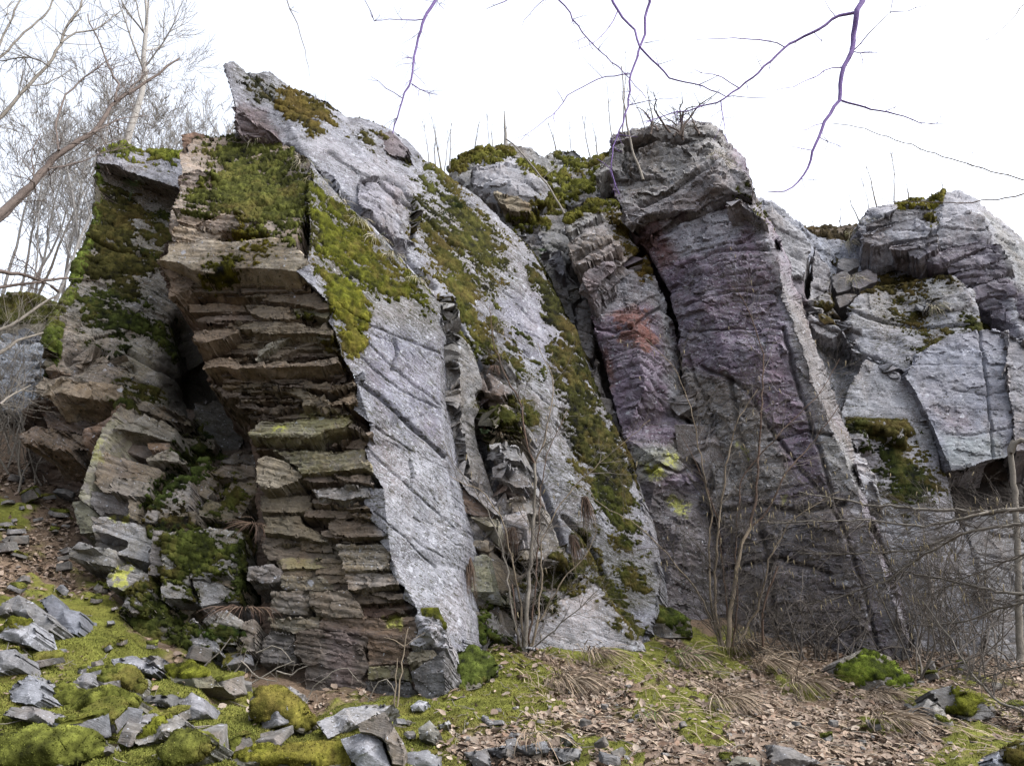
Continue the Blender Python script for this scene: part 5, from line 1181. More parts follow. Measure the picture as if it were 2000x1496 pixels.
gxs = axis(-7.0, 9.0, 0.045, 320); gys = axis(3.6, 13.5, 0.045, 320)
GX, GY_ = np.meshgrid(gxs, gys)
GZ = gz(GX, GY_)
GP = np.stack([GX.ravel(), GY_.ravel(), GZ.ravel()], 1)
_rc = np.random.RandomState(13)
CUSH = [(_rc.uniform(-4.6, -0.4), _rc.uniform(4.8, 8.6), r, r * _rc.uniform(.14, .36)) for r in _rc.uniform(.10, .34, 210)]
CUSH += [(_rc.uniform(-.6, 6.5), _rc.uniform(5.2, 11), r, r * _rc.uniform(.12, .3)) for r in _rc.uniform(.08, .26, 170)]
def gbump(P):
    Q = P * np.array([1, 1, 0])
    z = 0.06 * fbm(Q, 0.9, 3, 301) + 0.014 * fbm(Q, 0.12, 3, 303) - .03
    # hummocks of moss: rounded cushions of many sizes
    for (cx, cy, r, h) in CUSH:
        m = (np.abs(P[:, 0] - cx) < r) & (np.abs(P[:, 1] - cy) < r)
        if m.any():
            q = 1 - ((P[m, 0] - cx) ** 2 + (P[m, 1] - cy) ** 2) / r ** 2
            z[m] = np.maximum(z[m], z[m] * .4 + h * np.sqrt(np.clip(q, 0, 1)) - .02)
    return z
near = (GP[:, 1] < 40) & (GP[:, 1] > 2)
gb = np.zeros(len(GP)); gb[near] = gbump(GP[near])
gpx, gpy = proj(GP)
MOSSY = [([(-300,1600),(-300,1270),(60,1130),(180,1150),(300,1260),(480,1330),(620,1390),(700,1500),(700,1700)], .68),
         ([(640,1370),(860,1380),(900,1260),(1010,1260),(1100,1310),(1080,1400),(900,1440),(1000,1700),(640,1700)], .70),
         ([(1050,1255),(1420,1250),(1440,1300),(1250,1300),(1080,1290)], .85),
         ([(1220,1360),(1300,1340),(1340,1380),(1260,1400)], .75), ([(1320,1400),(1400,1380),(1420,1440),(1380,1480),(1310,1450)], .75),
         ([(1600,1330),(1700,1360),(1800,1350),(1900,1350),(1960,1380),(1850,1390)], .66), ([(1690,1410),(1750,1400),(1770,1430),(1700,1440)], .7),
         ([(1860,1420),(2100,1420),(2100,1700),(1780,1700),(1820,1480)], .62), ([(1100,1420),(1250,1440),(1230,1700),(950,1700),(1000,1450)], .5), ([(1520,1310),(1620,1370),(1600,1380),(1500,1330)], .6),
         ([(-60,960),(60,1000),(50,1040),(-60,1060)], .6)]
def moss_w(P, px, py):
    n = fbm(P * np.array([1, 1, 0]), 0.5, 5, 311, 0.7)
    out = np.zeros(len(P))
    for poly, d in MOSSY:
        xs = [q[0] for q in poly]; ys = [q[1] for q in poly]
        box = (px > min(xs) - 30) & (px < max(xs) + 30) & (py > min(ys) - 30) & (py < max(ys) + 30)
        if box.any():
            v = np.clip(poly_sd(px[box], py[box], poly) / 18 + n[box] * 2.2, -1, 1) * .5 + n[box] * 1.5 + (d - .5) * 1.8
            out[box] = np.maximum(out[box], np.clip(v * 2.2, 0, 1))
    return out
gm = np.zeros(len(GP)); gm[near] = moss_w(GP[near], gpx[near], gpy[near])
GP[:, 2] += gb + 0.05 * gm * (0.3 + np.abs(vnoise(GP * np.array([1, 1, 0]), 0.16, 305)))
ny, nx = GX.shape
ii = np.arange(ny * nx).reshape(ny, nx)
GF = np.stack([ii[:-1, :-1], ii[:-1, 1:], ii[1:, 1:], ii[1:, :-1]], -1).reshape(-1, 4)
v1 = fbm(GP, 0.6, 4, 321)[:, None]; v2 = fbm(GP, 0.10, 3, 322)[:, None]
soil = np.array([0.075, 0.055, 0.040]) * (1 + .35 * v1 + .5 * v2)
mcol = np.array([0.066, 0.070, 0.016]) * (1 + .5 * v1 + .7 * v2)
old = np.clip(v1 * 1.4 - .2, 0, 1)
mcol = mcol * (1 - .5 * old) + np.array([.06, .042, .014]) * .5 * old
gt = soil * (1 - gm[:, None]) + mcol * gm[:, None]
GROUND = make_attr_mat('forest_floor', 'tone', 0.95, 0.05, ((0.25, 0.6), (0.75, 1.45)), 26.0, 0.9)
ground = mesh_from('ground', GP, GF, GROUND)
set_col(ground, 'tone', np.clip(gt, .004, 1))
tag(ground, 'sloping mossy and leaf strewn forest floor below the cliff', 'ground', kind='structure')

_ZG = GP[:, 2].reshape(ny, nx)
def gfull(x, y):
    """height of the finished ground"""
    x = np.asarray(x, float); y = np.asarray(y, float)
    i = np.clip(np.searchsorted(gxs, x) - 1, 0, nx - 2); j = np.clip(np.searchsorted(gys, y) - 1, 0, ny - 2)
    u = (x - gxs[i]) / (gxs[i + 1] - gxs[i]); v = (y - gys[j]) / (gys[j + 1] - gys[j])
    return (_ZG[j, i] * (1 - u) + _ZG[j, i + 1] * u) * (1 - v) + (_ZG[j + 1, i] * (1 - u) + _ZG[j + 1, i + 1] * u) * v

def on_ground(px, py, y0=3.7, y1=40.0):
    """where the view ray of a pixel meets the ground"""
    Y = np.linspace(y0, y1, 400)
    P = unproj(np.full(400, float(px)), np.full(400, float(py)), Y)
    d = P[:, 2] - gfull(P[:, 0], P[:, 1])
    k = np.where(d < 0)[0]
    i = k[0] if len(k) else int(np.argmin(np.abs(d)))
    i = max(i - 1, 0)
    p = P[i].copy(); p[2] = float(gfull(p[0], p[1]))
    return p

# ------------------------------------------------------------------ stones
def subdiv(V, F, n=1):
    for _ in range(n):
        E = np.sort(np.concatenate([F[:, [0, 1]], F[:, [1, 2]], F[:, [2, 0]]]), 1)
        u, inv = np.unique(E, axis=0, return_inverse=True); inv = inv.ravel()
        m = (V[u[:, 0]] + V[u[:, 1]]) / 2
        k = len(F); b = len(V)
        ab, bc, ca = inv[:k] + b, inv[k:2 * k] + b, inv[2 * k:] + b
        F = np.concatenate([np.stack([F[:, 0], ab, ca], 1), np.stack([F[:, 1], bc, ab], 1), np.stack([F[:, 2], ca, bc], 1), np.stack([ab, bc, ca], 1)])
        V = np.concatenate([V, m])
    return V, F

import bmesh
def hull(pts, off=.012):
    bm = bmesh.new()
    for p in pts: bm.verts.new(p)
    r = bmesh.ops.convex_hull(bm, input=bm.verts)
    bmesh.ops.delete(bm, geom=[v for v in bm.verts if not v.link_faces], context='VERTS')
    bmesh.ops.bevel(bm, geom=list(bm.edges), offset=off, segments=1, affect='EDGES')
    bmesh.ops.triangulate(bm, faces=bm.faces)
    bm.verts.index_update()
    V = np.array([v.co[:] for v in bm.verts]); F = np.array([[v.index for v in f.verts] for f in bm.faces])
    bm.free(); return V, F

def slab_stone(rs, w, d, h, n=3):
    """a broken slab: irregular polygon with slightly different top and bottom"""
    k = rs.randint(5, 8)
    a = np.sort(rs.uniform(0, 2 * math.pi, k) * .35 + np.arange(k) / k * 2 * math.pi)
    r = rs.uniform(.75, 1.05, k)
    top = np.stack([np.cos(a) * r * w / 2 * rs.uniform(.8, .95), np.sin(a) * r * d / 2 * rs.uniform(.8, .95), np.full(k, h / 2) + rs.uniform(-.12, .12, k) * h], 1)
    bot = np.stack([np.cos(a + .1) * r * w / 2, np.sin(a + .1) * r * d / 2, np.full(k, -h / 2)], 1)
    V, F = hull(np.concatenate([top, bot]), .05 * min(w, d, h))
    return subdiv(V, F, n)

def rotm(rx, ry, rz):
    cx, sx, cy, sy, cz, sz = math.cos(rx), math.sin(rx), math.cos(ry), math.sin(ry), math.cos(rz), math.sin(rz)
    X = np.array([[1, 0, 0], [0, cx, -sx], [0, sx, cx]]); Yy = np.array([[cy, 0, sy], [0, 1, 0], [-sy, 0, cy]]); Z = np.array([[cz, -sz, 0], [sz, cz, 0], [0, 0, 1]])
    return Z @ Yy @ X

def stone(name, label, cat, p, size, rot, tone, seed, lich=.4, dark=.3, moss=0.0, mt=(.085, .10, .016), group=None, sink=.3, n=3):
    rs = np.random.RandomState(seed)
    V, F = slab_stone(rs, *size, n=n)
    V = V @ rotm(*rot).T
    V[:, 2] += -V[:, 2].min() * (1 - sink) * .999
    W = V + p
    N = normals_of(W, F)
    W = W + N * (0.06 * min(size) * fbm(W, max(size) * .5, 2, seed) + .02 * min(size) * fbm(W, .06, 3, seed + 1))[:, None]
    o = mesh_from(name, W, F, ROCK, True, None, tuple(p))
    o.data.set_sharp_from_angle(angle=math.radians(30))
    T = np.tile(np.array(tone) * rs.uniform(.75, 1.2), (len(W), 1))
    soil_ = np.clip(.9 - (W[:, 2] - W[:, 2].min()) / (np.ptp(W[:, 2]) + 1e-6) * 1.6 + fbm(W, .08, 3, seed + 9), 0, 1)[:, None] * .6   # earth clinging to the buried side
    T = T * (1 - soil_) + np.array([.085, .066, .045]) * soil_
    set_col(o, 'tone', T); set_col(o, 'mask', np.tile([lich, dark, 0.], (len(W), 1)))
    tag(o, label, cat, group)
    if moss > 0:
        nn = fbm(W, size[0] * .5, 3, seed + 5)
        mk = np.clip((N[:, 2] - (1 - moss)) * 3 + nn * 1.2, 0, 1)
        moss_mesh(W, F, N, mk, np.full(len(W), .035), np.tile(np.array(mt), (len(W), 1)), seed, o, nmax=2600, bl=.6)
    return o

def tr_stone(label, poly, tone, seed, lich=.4, dark=.3, moss=None, mt=(.13, .14, .02), thick=.35, tilt=0.35, cat='stone', name='stone', dens=.85, yoff=0.0, mh=.04):
    """a stone traced from its outline: stands where its lowest edge meets the ground, the upper outline farther off"""
    xs = [q[0] for q in poly]; ys = [q[1] for q in poly]
    cx = sum(xs) / len(xs); yb = max(ys) - .12 * (max(ys) - min(ys))
    g0 = on_ground(cx, yb)
    Y0 = g0[1] + yoff - .10
    hpx = max(ys) - min(ys) + 1e-6
    sc = Y0 / FPX
    P = [(x, y, Y0 + tilt * (max(ys) - y) * sc - .02) for x, y in poly]
    mid = (cx, sum(ys) / len(ys), Y0 + tilt * (max(ys) - sum(ys) / len(ys)) * sc - .05 - .0006 * (max(xs) - min(xs)) * Y0 / 6)
    if moss is True: moss = [(cx + (x - cx) * 1.12, y if y < max(ys) - .25 * hpx else y - .1 * hpx) for x, y in poly]
    return boulder(name, label, cat, P, None, tone, back=(0, thick, -.12), lich=lich, dark=dark, seed=seed, moss=moss, pts=[mid], big=.02, mh=mh, mt=mt, dens=dens, g=3.2)

A, B, Cc = crop(0, 976, 2.857), crop(650, 976, 2.857), crop(1300, 976, 2.857)
BLUE, GR, DK = (.145, .158, .18), (.14, .138, .130), (.10, .10, .095)
YG = (.112, .124, .026)
tr_stone('smooth blue-grey slab tilted towards the viewer on the left scree', A(220,560,290,525,350,600,450,620,450,720,430,755,310,700), BLUE, 401, lich=.12, dark=.15, tilt=.9)
tr_stone('long grey slab leaning beside the smooth blue-grey slab on the scree', A(10,580,100,535,190,580,320,700,250,745,180,690,60,610), GR, 402, lich=.4, tilt=.7)
tr_stone('rounded pale blue boulder with a cap of moss at the left edge', A(-20,730,60,660,180,670,205,760,170,815,60,790,-20,765), (.19,.20,.21), 403, lich=.9, moss=A(-30,600,100,600,180,660,120,690,40,690,-30,730), tilt=.5, cat='boulder', name='boulder')
tr_stone('plain grey slab cut by the left edge, below the moss capped boulder', A(-30,850,80,830,100,890,90,930,-30,975), (.19,.195,.20), 404, lich=.2, tilt=.5)
tr_stone('large blue-grey lichened slab lying flat on the left scree', A(40,1060,160,965,230,1010,250,1110,180,1150,60,1130), (.165,.175,.19), 405, lich=.6, tilt=.9)
tr_stone('narrow grey slab wedged behind the large lichened slab', A(160,965,240,985,325,1040,250,1085,225,1020), GR, 406, lich=.6, tilt=.8)
tr_stone('broad layered grey stone under the large lichened slab', A(10,1200,60,1150,180,1140,290,1170,385,1200,310,1265,140,1230), (.18,.18,.175), 407, lich=.4, tilt=.7)
tr_stone('upright rounded grey stone between moss cushions on the left scree', A(400,1025,470,965,512,970,525,1030,460,1068), (.19,.195,.20), 408, lich=.3, tilt=.4)
tr_stone('thin pale topped slab pointing right beneath the left block pile', A(620,890,760,870,885,950,850,968,760,945,640,925), (.165,.172,.185), 409, lich=.5, tilt=1.2)
tr_stone('lichened stone resting behind the thin pale topped slab', A(770,880,880,865,950,910,900,942,800,905), GR, 410, lich=.7, tilt=.8)
tr_stone('layered greenish rock half under moss at the foot of the block pile', A(920,935,1060,920,1160,970,1250,1045,1100,1050,960,1020), (.15,.15,.105), 411, lich=.3, moss=A(920,915,1060,915,1160,965,1060,975,960,970), tilt=.6, cat='rock', name='rock')
tr_stone('dark flat slab with a shadowed front edge amid the moss', A(790,1100,960,1085,1035,1110,970,1155,800,1135), (.12,.12,.115), 412, lich=.1, tilt=.9)
tr_stone('pale triangular slab standing on end amid the moss', A(990,1150,1070,1072,1140,1110,1152,1190,1060,1225,1000,1205), (.17,.18,.195), 413, lich=.5, tilt=.3)
tr_stone('small grey slab lying in front of the pale triangular one', A(700,1280,800,1200,860,1190,865,1230,740,1292), (.20,.21,.22), 414, lich=.3, tilt=.9)
tr_stone('long wedge shaped slab with moss along its top, left of centre', A(730,1330,880,1230,1000,1195,1055,1240,1000,1292,850,1352,770,1372), (.19,.185,.165), 415, lich=.4, moss=A(740,1320,860,1200,960,1160,930,1230,840,1290), tilt=.7)
tr_stone('big boulder wrapped in yellow-green and brown moss below the brown wall', A(1400,1120,1450,1055,1560,1062,1650,1110,1745,1240,1690,1295,1500,1250,1400,1205), (.15,.14,.10), 416, moss=True, mt=(.125,.115,.024), tilt=.5, cat='boulder', name='boulder', mh=.03, dens=.95)
tr_stone('pale squared slab standing upright behind the big mossy boulder', A(1545,1070,1620,1033,1700,1080,1695,1168,1640,1130), (.27,.27,.26), 417, lich=.5, tilt=.1, yoff=.1)
tr_stone('large pale topped slab propped like a table edge, bottom centre', A(1770,1240,1860,1200,1930,1155,2197,1138,2140,1180,1990,1255,1890,1300,1830,1330), (.20,.195,.185), 418, lich=.7, dark=.4, tilt=1.0, thick=.4)
tr_stone('brown angular leg-like slab under the propped pale slab, bottom centre', B(140,1252,290,1182,345,1260,402,1390,392,1482,330,1475,272,1330,215,1302,150,1292), (.17,.15,.12), 419, lich=.3, tilt=.1, yoff=-.1)
tr_stone('white speckled boulder in front of the propped slab at the bottom edge', B(50,1340,200,1300,272,1360,325,1500,150,1510,80,1390), (.20,.208,.222), 420, lich=.95, tilt=.4, cat='boulder', name='boulder')
tr_stone('flat blue-grey slate at the bottom edge right of the propped slab', B(420,1410,530,1395,600,1440,590,1495,420,1495), (.21,.225,.24), 421, lich=.4, tilt=.8)
tr_stone('squared grey stone at the bottom edge beside a moss tuft', B(730,1405,860,1390,892,1490,790,1495), GR, 422, lich=.4, tilt=.6)
tr_stone('pointed olive-grey stone in the moss right of the propped slab', B(480,1275,540,1230,602,1300,560,1352,490,1330), (.17,.17,.14), 423, lich=.3, tilt=.4)
tr_stone('small pale blue stone at the foot of the overhanging buttress', B(430,1150,480,1108,542,1120,505,1178,440,1180), (.26,.28,.30), 424, lich=.6, tilt=.5)
tr_stone('flat light stone on the moss below the grey tussock', B(580,1252,650,1225,665,1252,600,1278), (.24,.25,.24), 425, lich=.5, tilt=.8)
tr_stone('dark ended stone standing in the moss near the bottom centre', B(1285,1295,1330,1305,1352,1350,1300,1378,1280,1330), (.18,.19,.18), 426, lich=.3, tilt=.4)
tr_stone('broken blue slate lying flat near the bottom edge', B(1030,1380,1190,1350,1200,1400,1100,1412), (.21,.225,.235), 427, lich=.4, tilt=1.0)
tr_stone('wide flat slate near the bottom edge left of a moss mound', B(1200,1385,1390,1388,1380,1440,1290,1462), (.20,.21,.21), 428, lich=.4, tilt=1.0)
tr_stone('dark wedge stone near the bottom edge left of the broken slate', B(840,1390,1000,1368,1012,1410,940,1442), (.13,.13,.13), 429, lich=.3, tilt=.6)
tr_stone('big angular boulder half covered in bright green moss below the pillar base', Cc(955,965,965,905,1015,868,1095,835,1150,838,1175,850,1250,876,1330,950,1402,1022,1380,1045,1320,1050,1250,1065,1140,1060,1050,1078,980,1035), (.17,.16,.135), 430, moss=Cc(960,980,975,930,1030,900,1080,880,1110,850,1160,860,1180,870,1260,900,1330,955,1410,1020,1300,1030,1180,1000,1120,1020,1040,1040,990,1010), mt=(.085,.115,.016), tilt=.5, cat='boulder', name='boulder', mh=.035, thick=.6, dens=.68)
tr_stone('pale triangular stone below the bright green mossy boulder', Cc(1425,1155,1462,1098,1550,1170,1585,1242,1500,1222), (.25,.25,.23), 431, lich=.3, tilt=.5)
tr_stone('broad grey rock with moss patches right of the pale triangular stone', Cc(1470,1065,1600,1035,1760,1120,1835,1205,1700,1235,1560,1180), (.15,.15,.14), 432, lich=.4, moss=Cc(1540,1030,1680,1060,1780,1120,1700,1190,1580,1170,1640,1130), tilt=.5, cat='rock', name='rock')
tr_stone('grey angular slab on the leaf litter at the bottom right', Cc(575,1475,600,1368,700,1378,865,1465,700,1500), (.19,.18,.165), 433, lich=.3, tilt=.5)
tr_stone('low olive stone at the bottom edge left of the grey angular slab', Cc(340,1485,400,1430,500,1440,535,1500), (.16,.155,.12), 434, lich=.3, tilt=.6)
tr_stone('blue slate leaning on a mossy stump-like rock in the bottom right corner', Cc(1775,1475,1860,1398,1895,1485,1830,1500), (.19,.21,.24), 435, lich=.3, tilt=.5)
tr_stone('mossy rock filling the bottom right corner', Cc(1880,1490,1900,1385,2010,1345,2060,1500), (.14,.13,.10), 436, moss=True, mt=(.07,.065,.013), tilt=.3, cat='rock', name='rock')
tr_stone('dark green mossy ledge boulder at the foot of the narrower pillar', [(1226,1192),(1260,1176),(1312,1190),(1348,1212),(1354,1244),(1300,1246),(1250,1240)], (.14,.13,.11), 437, moss=[(1220,1190),(1260,1170),(1350,1200),(1360,1240),(1330,1235),(1300,1210),(1240,1205)], mt=(.045,.06,.012), tilt=.4, cat='boulder', name='boulder')
tr_stone('mossy hump at the right foot of the overhanging buttress', [(858,1320),(868,1285),(890,1268),(925,1262),(960,1280),(975,1310),(940,1338),(905,1352),(866,1350)], (.12,.11,.08), 438, moss=True, mt=(.065,.085,.018), tilt=1.0, cat='boulder', name='boulder', mh=.04, dens=.74)
tr_stone('mossy hump low at the bottom left corner', [(-20,1440),(80,1420),(180,1430),(200,1470),(120,1500),(-20,1500)], (.12,.12,.09), 439, moss=True, mt=YG, tilt=.8, cat='boulder', name='boulder', mh=.03)
tr_stone('mossy boulder with a grey front above the bottom left hump', A(280,1110,330,1040,420,1035,480,1080,600,1050,750,1100,720,1160,560,1210,380,1190), (.14,.135,.10), 440, moss=True, mt=YG, tilt=.6, cat='boulder', name='boulder', mh=.03)
tr_stone('mossy boulder left of the thin pale topped slab', A(560,960,660,920,740,940,790,1040,770,1090,660,1050,580,1000), (.14,.135,.10), 441, moss=True, mt=YG, tilt=.6, cat='boulder', name='boulder', mh=.03)
tr_stone('moss covered bank stone below the dark flat slab', A(880,1400,980,1290,1120,1290,1200,1340,1100,1440,960,1495), (.12,.12,.09), 442, moss=True, mt=(.12,.13,.03), tilt=.5, cat='boulder', name='boulder', mh=.03)
tr_stone('bright yellow-green moss hump at the bottom edge left of the white boulder', A(1200,1470,1400,1390,1600,1370,1900,1350,1960,1420,1950,1510,1200,1510), (.12,.12,.09), 443, moss=True, mt=(.14,.14,.022), tilt=.7, cat='boulder', name='boulder', mh=.03)
tr_stone('grey stone half buried at the left edge below the leaf litter', A(0,600,40,570,60,620,0,640), GR, 444, lich=.3, tilt=.6)

# scattered scree: every stone its own object
rs = np.random.RandomState(5)
ZONES = [  # px box, count, size range, tones, moss, label, group
    ((0,1150,560,1490), 64, (.10,.42), ((.16,.17,.18),(.15,.145,.13)), .6, 'small grey slab fragment in the moss of the left scree', 'small slab fragments on the left scree'),
    ((0,900,230,1160), 44, (.10,.40), ((.13,.13,.12),(.15,.145,.132)), .25, 'grey scree stone on the leaf strewn slope beside the left buttress', 'scree stones beside the left buttress'),
    ((640,1390,1250,1495), 34, (.07,.20), ((.165,.172,.175),(.14,.135,.12)), .2, 'small slate fragment near the bottom centre of the slope', 'small slate fragments at the bottom centre'),
    ((1250,1420,1950,1495), 22, (.06,.16), ((.18,.18,.17),(.15,.15,.14)), .2, 'small stone among leaves along the bottom right', 'small stones at the bottom right'),
    ((880,1270,1700,1420), 40, (.04,.11), ((.25,.235,.21),(.19,.185,.17)), .05, 'small pale pebble among dead leaves in mid slope', 'pebbles among the dead leaves'),
    ((1780,1300,1995,1420), 14, (.10,.26), ((.15,.15,.14),(.13,.13,.115)), .5, 'half mossy stone below the brush at the right', 'half mossy stones at the right'),
]
k = 0
for (x0, y0, x1, y1), n, (s0, s1), tones, mo, label, grp in ZONES:
    for _ in range(n):
        k += 1
        p = on_ground(rs.uniform(x0, x1), rs.uniform(y0, y1))
        if p[1] > 12.5: continue
        wd = s0 + (s1 - s0) * rs.rand() ** 1.8
        stone('stone', label, 'stone', p + np.array([0, 0, .02]), (wd, wd * rs.uniform(.55, .9), wd * rs.uniform(.14, .42)), (rs.uniform(-.1, .5), rs.uniform(-.3, .3), rs.uniform(0, 6.28)),
              tones[rs.randint(2)], 500 + k, lich=rs.uniform(.1, .5), dark=.25, moss=(rs.uniform(.35,.7) if rs.rand() < mo else 0), group=grp, n=2 if wd < .15 else 3, mt=YG, sink=.25)

# ------------------------------------------------------------------ moss blades and leaf litter on the ground
rs = np.random.RandomState(9)
def ground_pts(n, pxr, pyr, rs):
    """random points on the visible ground, even over the picture area"""
    px = rs.uniform(*pxr, n); py = rs.uniform(*pyr, n)
    # march a coarse set of rays
    Ys = np.linspace(3.65, 13.5, 420)
    d = ray(px, py)
    hit = np.full(n, np.nan)
    alive = np.ones(n, bool)
    for Y in Ys:
        t = Y / d[:, 1]
        P = np.array([0, 0, CAMZ]) + d * t[:, None]
        below = alive & (P[:, 2] < gfull(P[:, 0], P[:, 1]))
        hit[below] = Y; alive &= ~below
    ok = ~np.isnan(hit)
    t = hit[ok] / d[ok, 1]
    P = np.array([0, 0, CAMZ]) + d[ok] * t[:, None]
    P[:, 0] += rs.uniform(-.06, .06, len(P)); P[:, 1] += rs.uniform(-.05, .05, len(P))
    P[:, 2] = gfull(P[:, 0], P[:, 1])
    return P

P = np.concatenate([ground_pts(60000, (-40, 2040), (1180, 1500), rs), ground_pts(60000, (-40, 1100), (1220, 1500), rs)])
px, py = proj(P)
mw = moss_w(P, px, py)
P2 = P[mw > .25]; mw2 = mw[mw > .25]
n = len(P2)
dr = rs.normal(0, .55, (n, 3)) + np.array([0, -.1, 1.0]); dr /= np.linalg.norm(dr, axis=1, keepdims=True)
sd = np.cross(dr, rs.normal(0, 1, (n, 3))); sd /= np.linalg.norm(sd, axis=1, keepdims=True)
ln = rs.uniform(.008, .026, n)[:, None]; wd = rs.uniform(.0025, .006, n)[:, None]
BV = np.concatenate([P2 - sd * wd, P2 + sd * wd, P2 + dr * ln]); i = np.arange(n)
v1 = fbm(P2, .5, 3, 331)[:, None]
bt = np.array([.086, .094, .022]) * (1 + .6 * v1) * rs.uniform(.45, 1.6, n)[:, None]
old = np.clip(v1 * 1.8 + .05, 0, 1) * .75
bt = bt * (1 - old) + np.array([.085, .062, .024]) * old
gmoss = mesh_from('ground_moss', BV, np.stack([i, i + n, i + 2 * n], 1), MOSS)
set_col(gmoss, 'tone', np.clip(np.concatenate([bt, bt, bt]), .003, 1))
tag(gmoss, 'soft green and yellow moss carpeting the slope between stones', 'moss', kind='stuff')

LEAF = make_attr_mat('dead_leaf', 'tone', .7, .25, ((.25, .75), (.75, 1.25)), 60.0, .2)
P = np.concatenate([ground_pts(26000, (850, 2030), (1255, 1500), rs), ground_pts(4800, (-20, 900), (1100, 1500), rs), ground_pts(3600, (-20, 260), (900, 1180), rs), ground_pts(2500, (1750, 2030), (1200, 1420), rs)])
# the same litter on either side of what the photograph frames
_sx = np.concatenate([rs.uniform(-9.5, -3.4, 5200), rs.uniform(4.5, 11, 5200)]); _sy = np.concatenate([rs.uniform(4, 15, 5200), rs.uniform(4, 13, 5200)])
_s = np.stack([_sx, _sy, gfull(_sx, _sy)], 1); _a, _b = proj(_s)
P = np.concatenate([P, _s[(_a < -10) | (_a > 2010)]])
px, py = proj(P); mw = moss_w(P, px, py)
drift = np.clip(.72 + 1.3 * fbm(P * np.array([1, 1, 0]), .7, 4, 351, .6), .12, 1)
P = P[(rs.rand(len(P)) > mw * .9) & (rs.rand(len(P)) < drift)]
n = len(P)
L = np.clip(np.exp(rs.normal(-3.8, .50, n)), .008, .060)[:, None]
nz_ = rs.normal(0, .45, (n, 3)) + np.array([0, -.25, 1]); nz_ /= np.linalg.norm(nz_, axis=1, keepdims=True)
u = np.cross(nz_, rs.normal(0, 1, (n, 3))); u /= np.linalg.norm(u, axis=1, keepdims=True); v = np.cross(nz_, u)
up = nz_ * L * rs.uniform(-.1, .5, n)[:, None]
P = P + np.array([0, 0, .018]) + nz_ * .006
ctr = P; tip = P + u * L + up * .6; tail = P - u * L + up * .3
a1 = P + u * L * .25 + v * L * .55 + up; a2 = P - u * L * .45 + v * L * .45 + up * .8; b1 = P + u * L * .25 - v * L * .55 + up * .7; b2 = P - u * L * .45 - v * L * .45 + up
LV = np.concatenate([ctr, tip, a1, a2, tail, b2, b1]); i = np.arange(n)
LF = np.concatenate([np.stack([i, i + a * n, i + b * n], 1) for a, b in ((1, 2), (2, 3), (3, 4), (4, 5), (5, 6), (6, 1))])
pal = np.array([(.165, .122, .092), (.20, .155, .122), (.125, .09, .068), (.125, .08, .055), (.235, .195, .16), (.10, .075, .06)])
lt = pal[rs.choice(6, n, p=[.28, .24, .18, .1, .12, .08])] * rs.uniform(.55, 1.0, n)[:, None]
litter = mesh_from('leaf_litter', LV, LF, LEAF, False)
set_col(litter, 'tone', np.tile(lt, (7, 1)))
tag(litter, 'dead brown beech and hazel leaves strewn over the slope', 'leaf litter', kind='stuff')

# fallen twigs among the leaves
P = np.concatenate([ground_pts(420, (880, 2030), (1260, 1500), rs), ground_pts(160, (-20, 860), (950, 1500), rs)])
tw = []
for q in P:
    a = rs.uniform(0, 6.283); L_ = rs.uniform(.06, .30); d_ = np.array([math.cos(a), math.sin(a), 0])
    pts = np.array([q + d_ * L_ * t + np.array([0, 0, .012 + .02 * rs.rand()]) + rs.normal(0, .006, 3) for t in (0, .35, .7, 1)])
    pts[:, 2] = gfull(pts[:, 0], pts[:, 1]) + .012 + rs.uniform(0, .03)
    tw.append((pts, np.array([.004, .0035, .003, .002]) * rs.uniform(.6, 1.3)))
# ------------------------------------------------------------------ woody plants: helpers
def tubes(lines, k=4):
    """lines: list of (points (n,3), radii (n)) -> vertices and quads"""
    V, F, b = [], [], 0
    ang = np.arange(k) / k * 2 * math.pi
    ca, sa = np.cos(ang), np.sin(ang)
    for p, r in lines:
        p = np.asarray(p, float); r = np.asarray(r, float); n = len(p)
        if n < 2: continue
        t = np.gradient(p, axis=0); t /= np.linalg.norm(t, axis=1, keepdims=True) + 1e-9
        ref = np.array([0.31, 0.95, 0.05]) if abs(t[0] @ np.array([0.31, 0.95, 0.05])) < .9 else np.array([1., 0, 0])
        s = np.cross(t, ref); s /= np.linalg.norm(s, axis=1, keepdims=True) + 1e-9
        q = np.cross(t, s)
        ring = p[:, None] + r[:, None, None] * (s[:, None] * ca[None, :, None] + q[:, None] * sa[None, :, None])
        V.append(ring.reshape(-1, 3))
        i = (np.arange(n - 1)[:, None] * k + np.arange(k)[None]) + b
        j = (np.arange(n - 1)[:, None] * k + (np.arange(k)[None] + 1) % k) + b
        F.append(np.stack([i, j, j + k, i + k], -1).reshape(-1, 4))
        b += n * k
    return np.concatenate(V), np.concatenate(F)

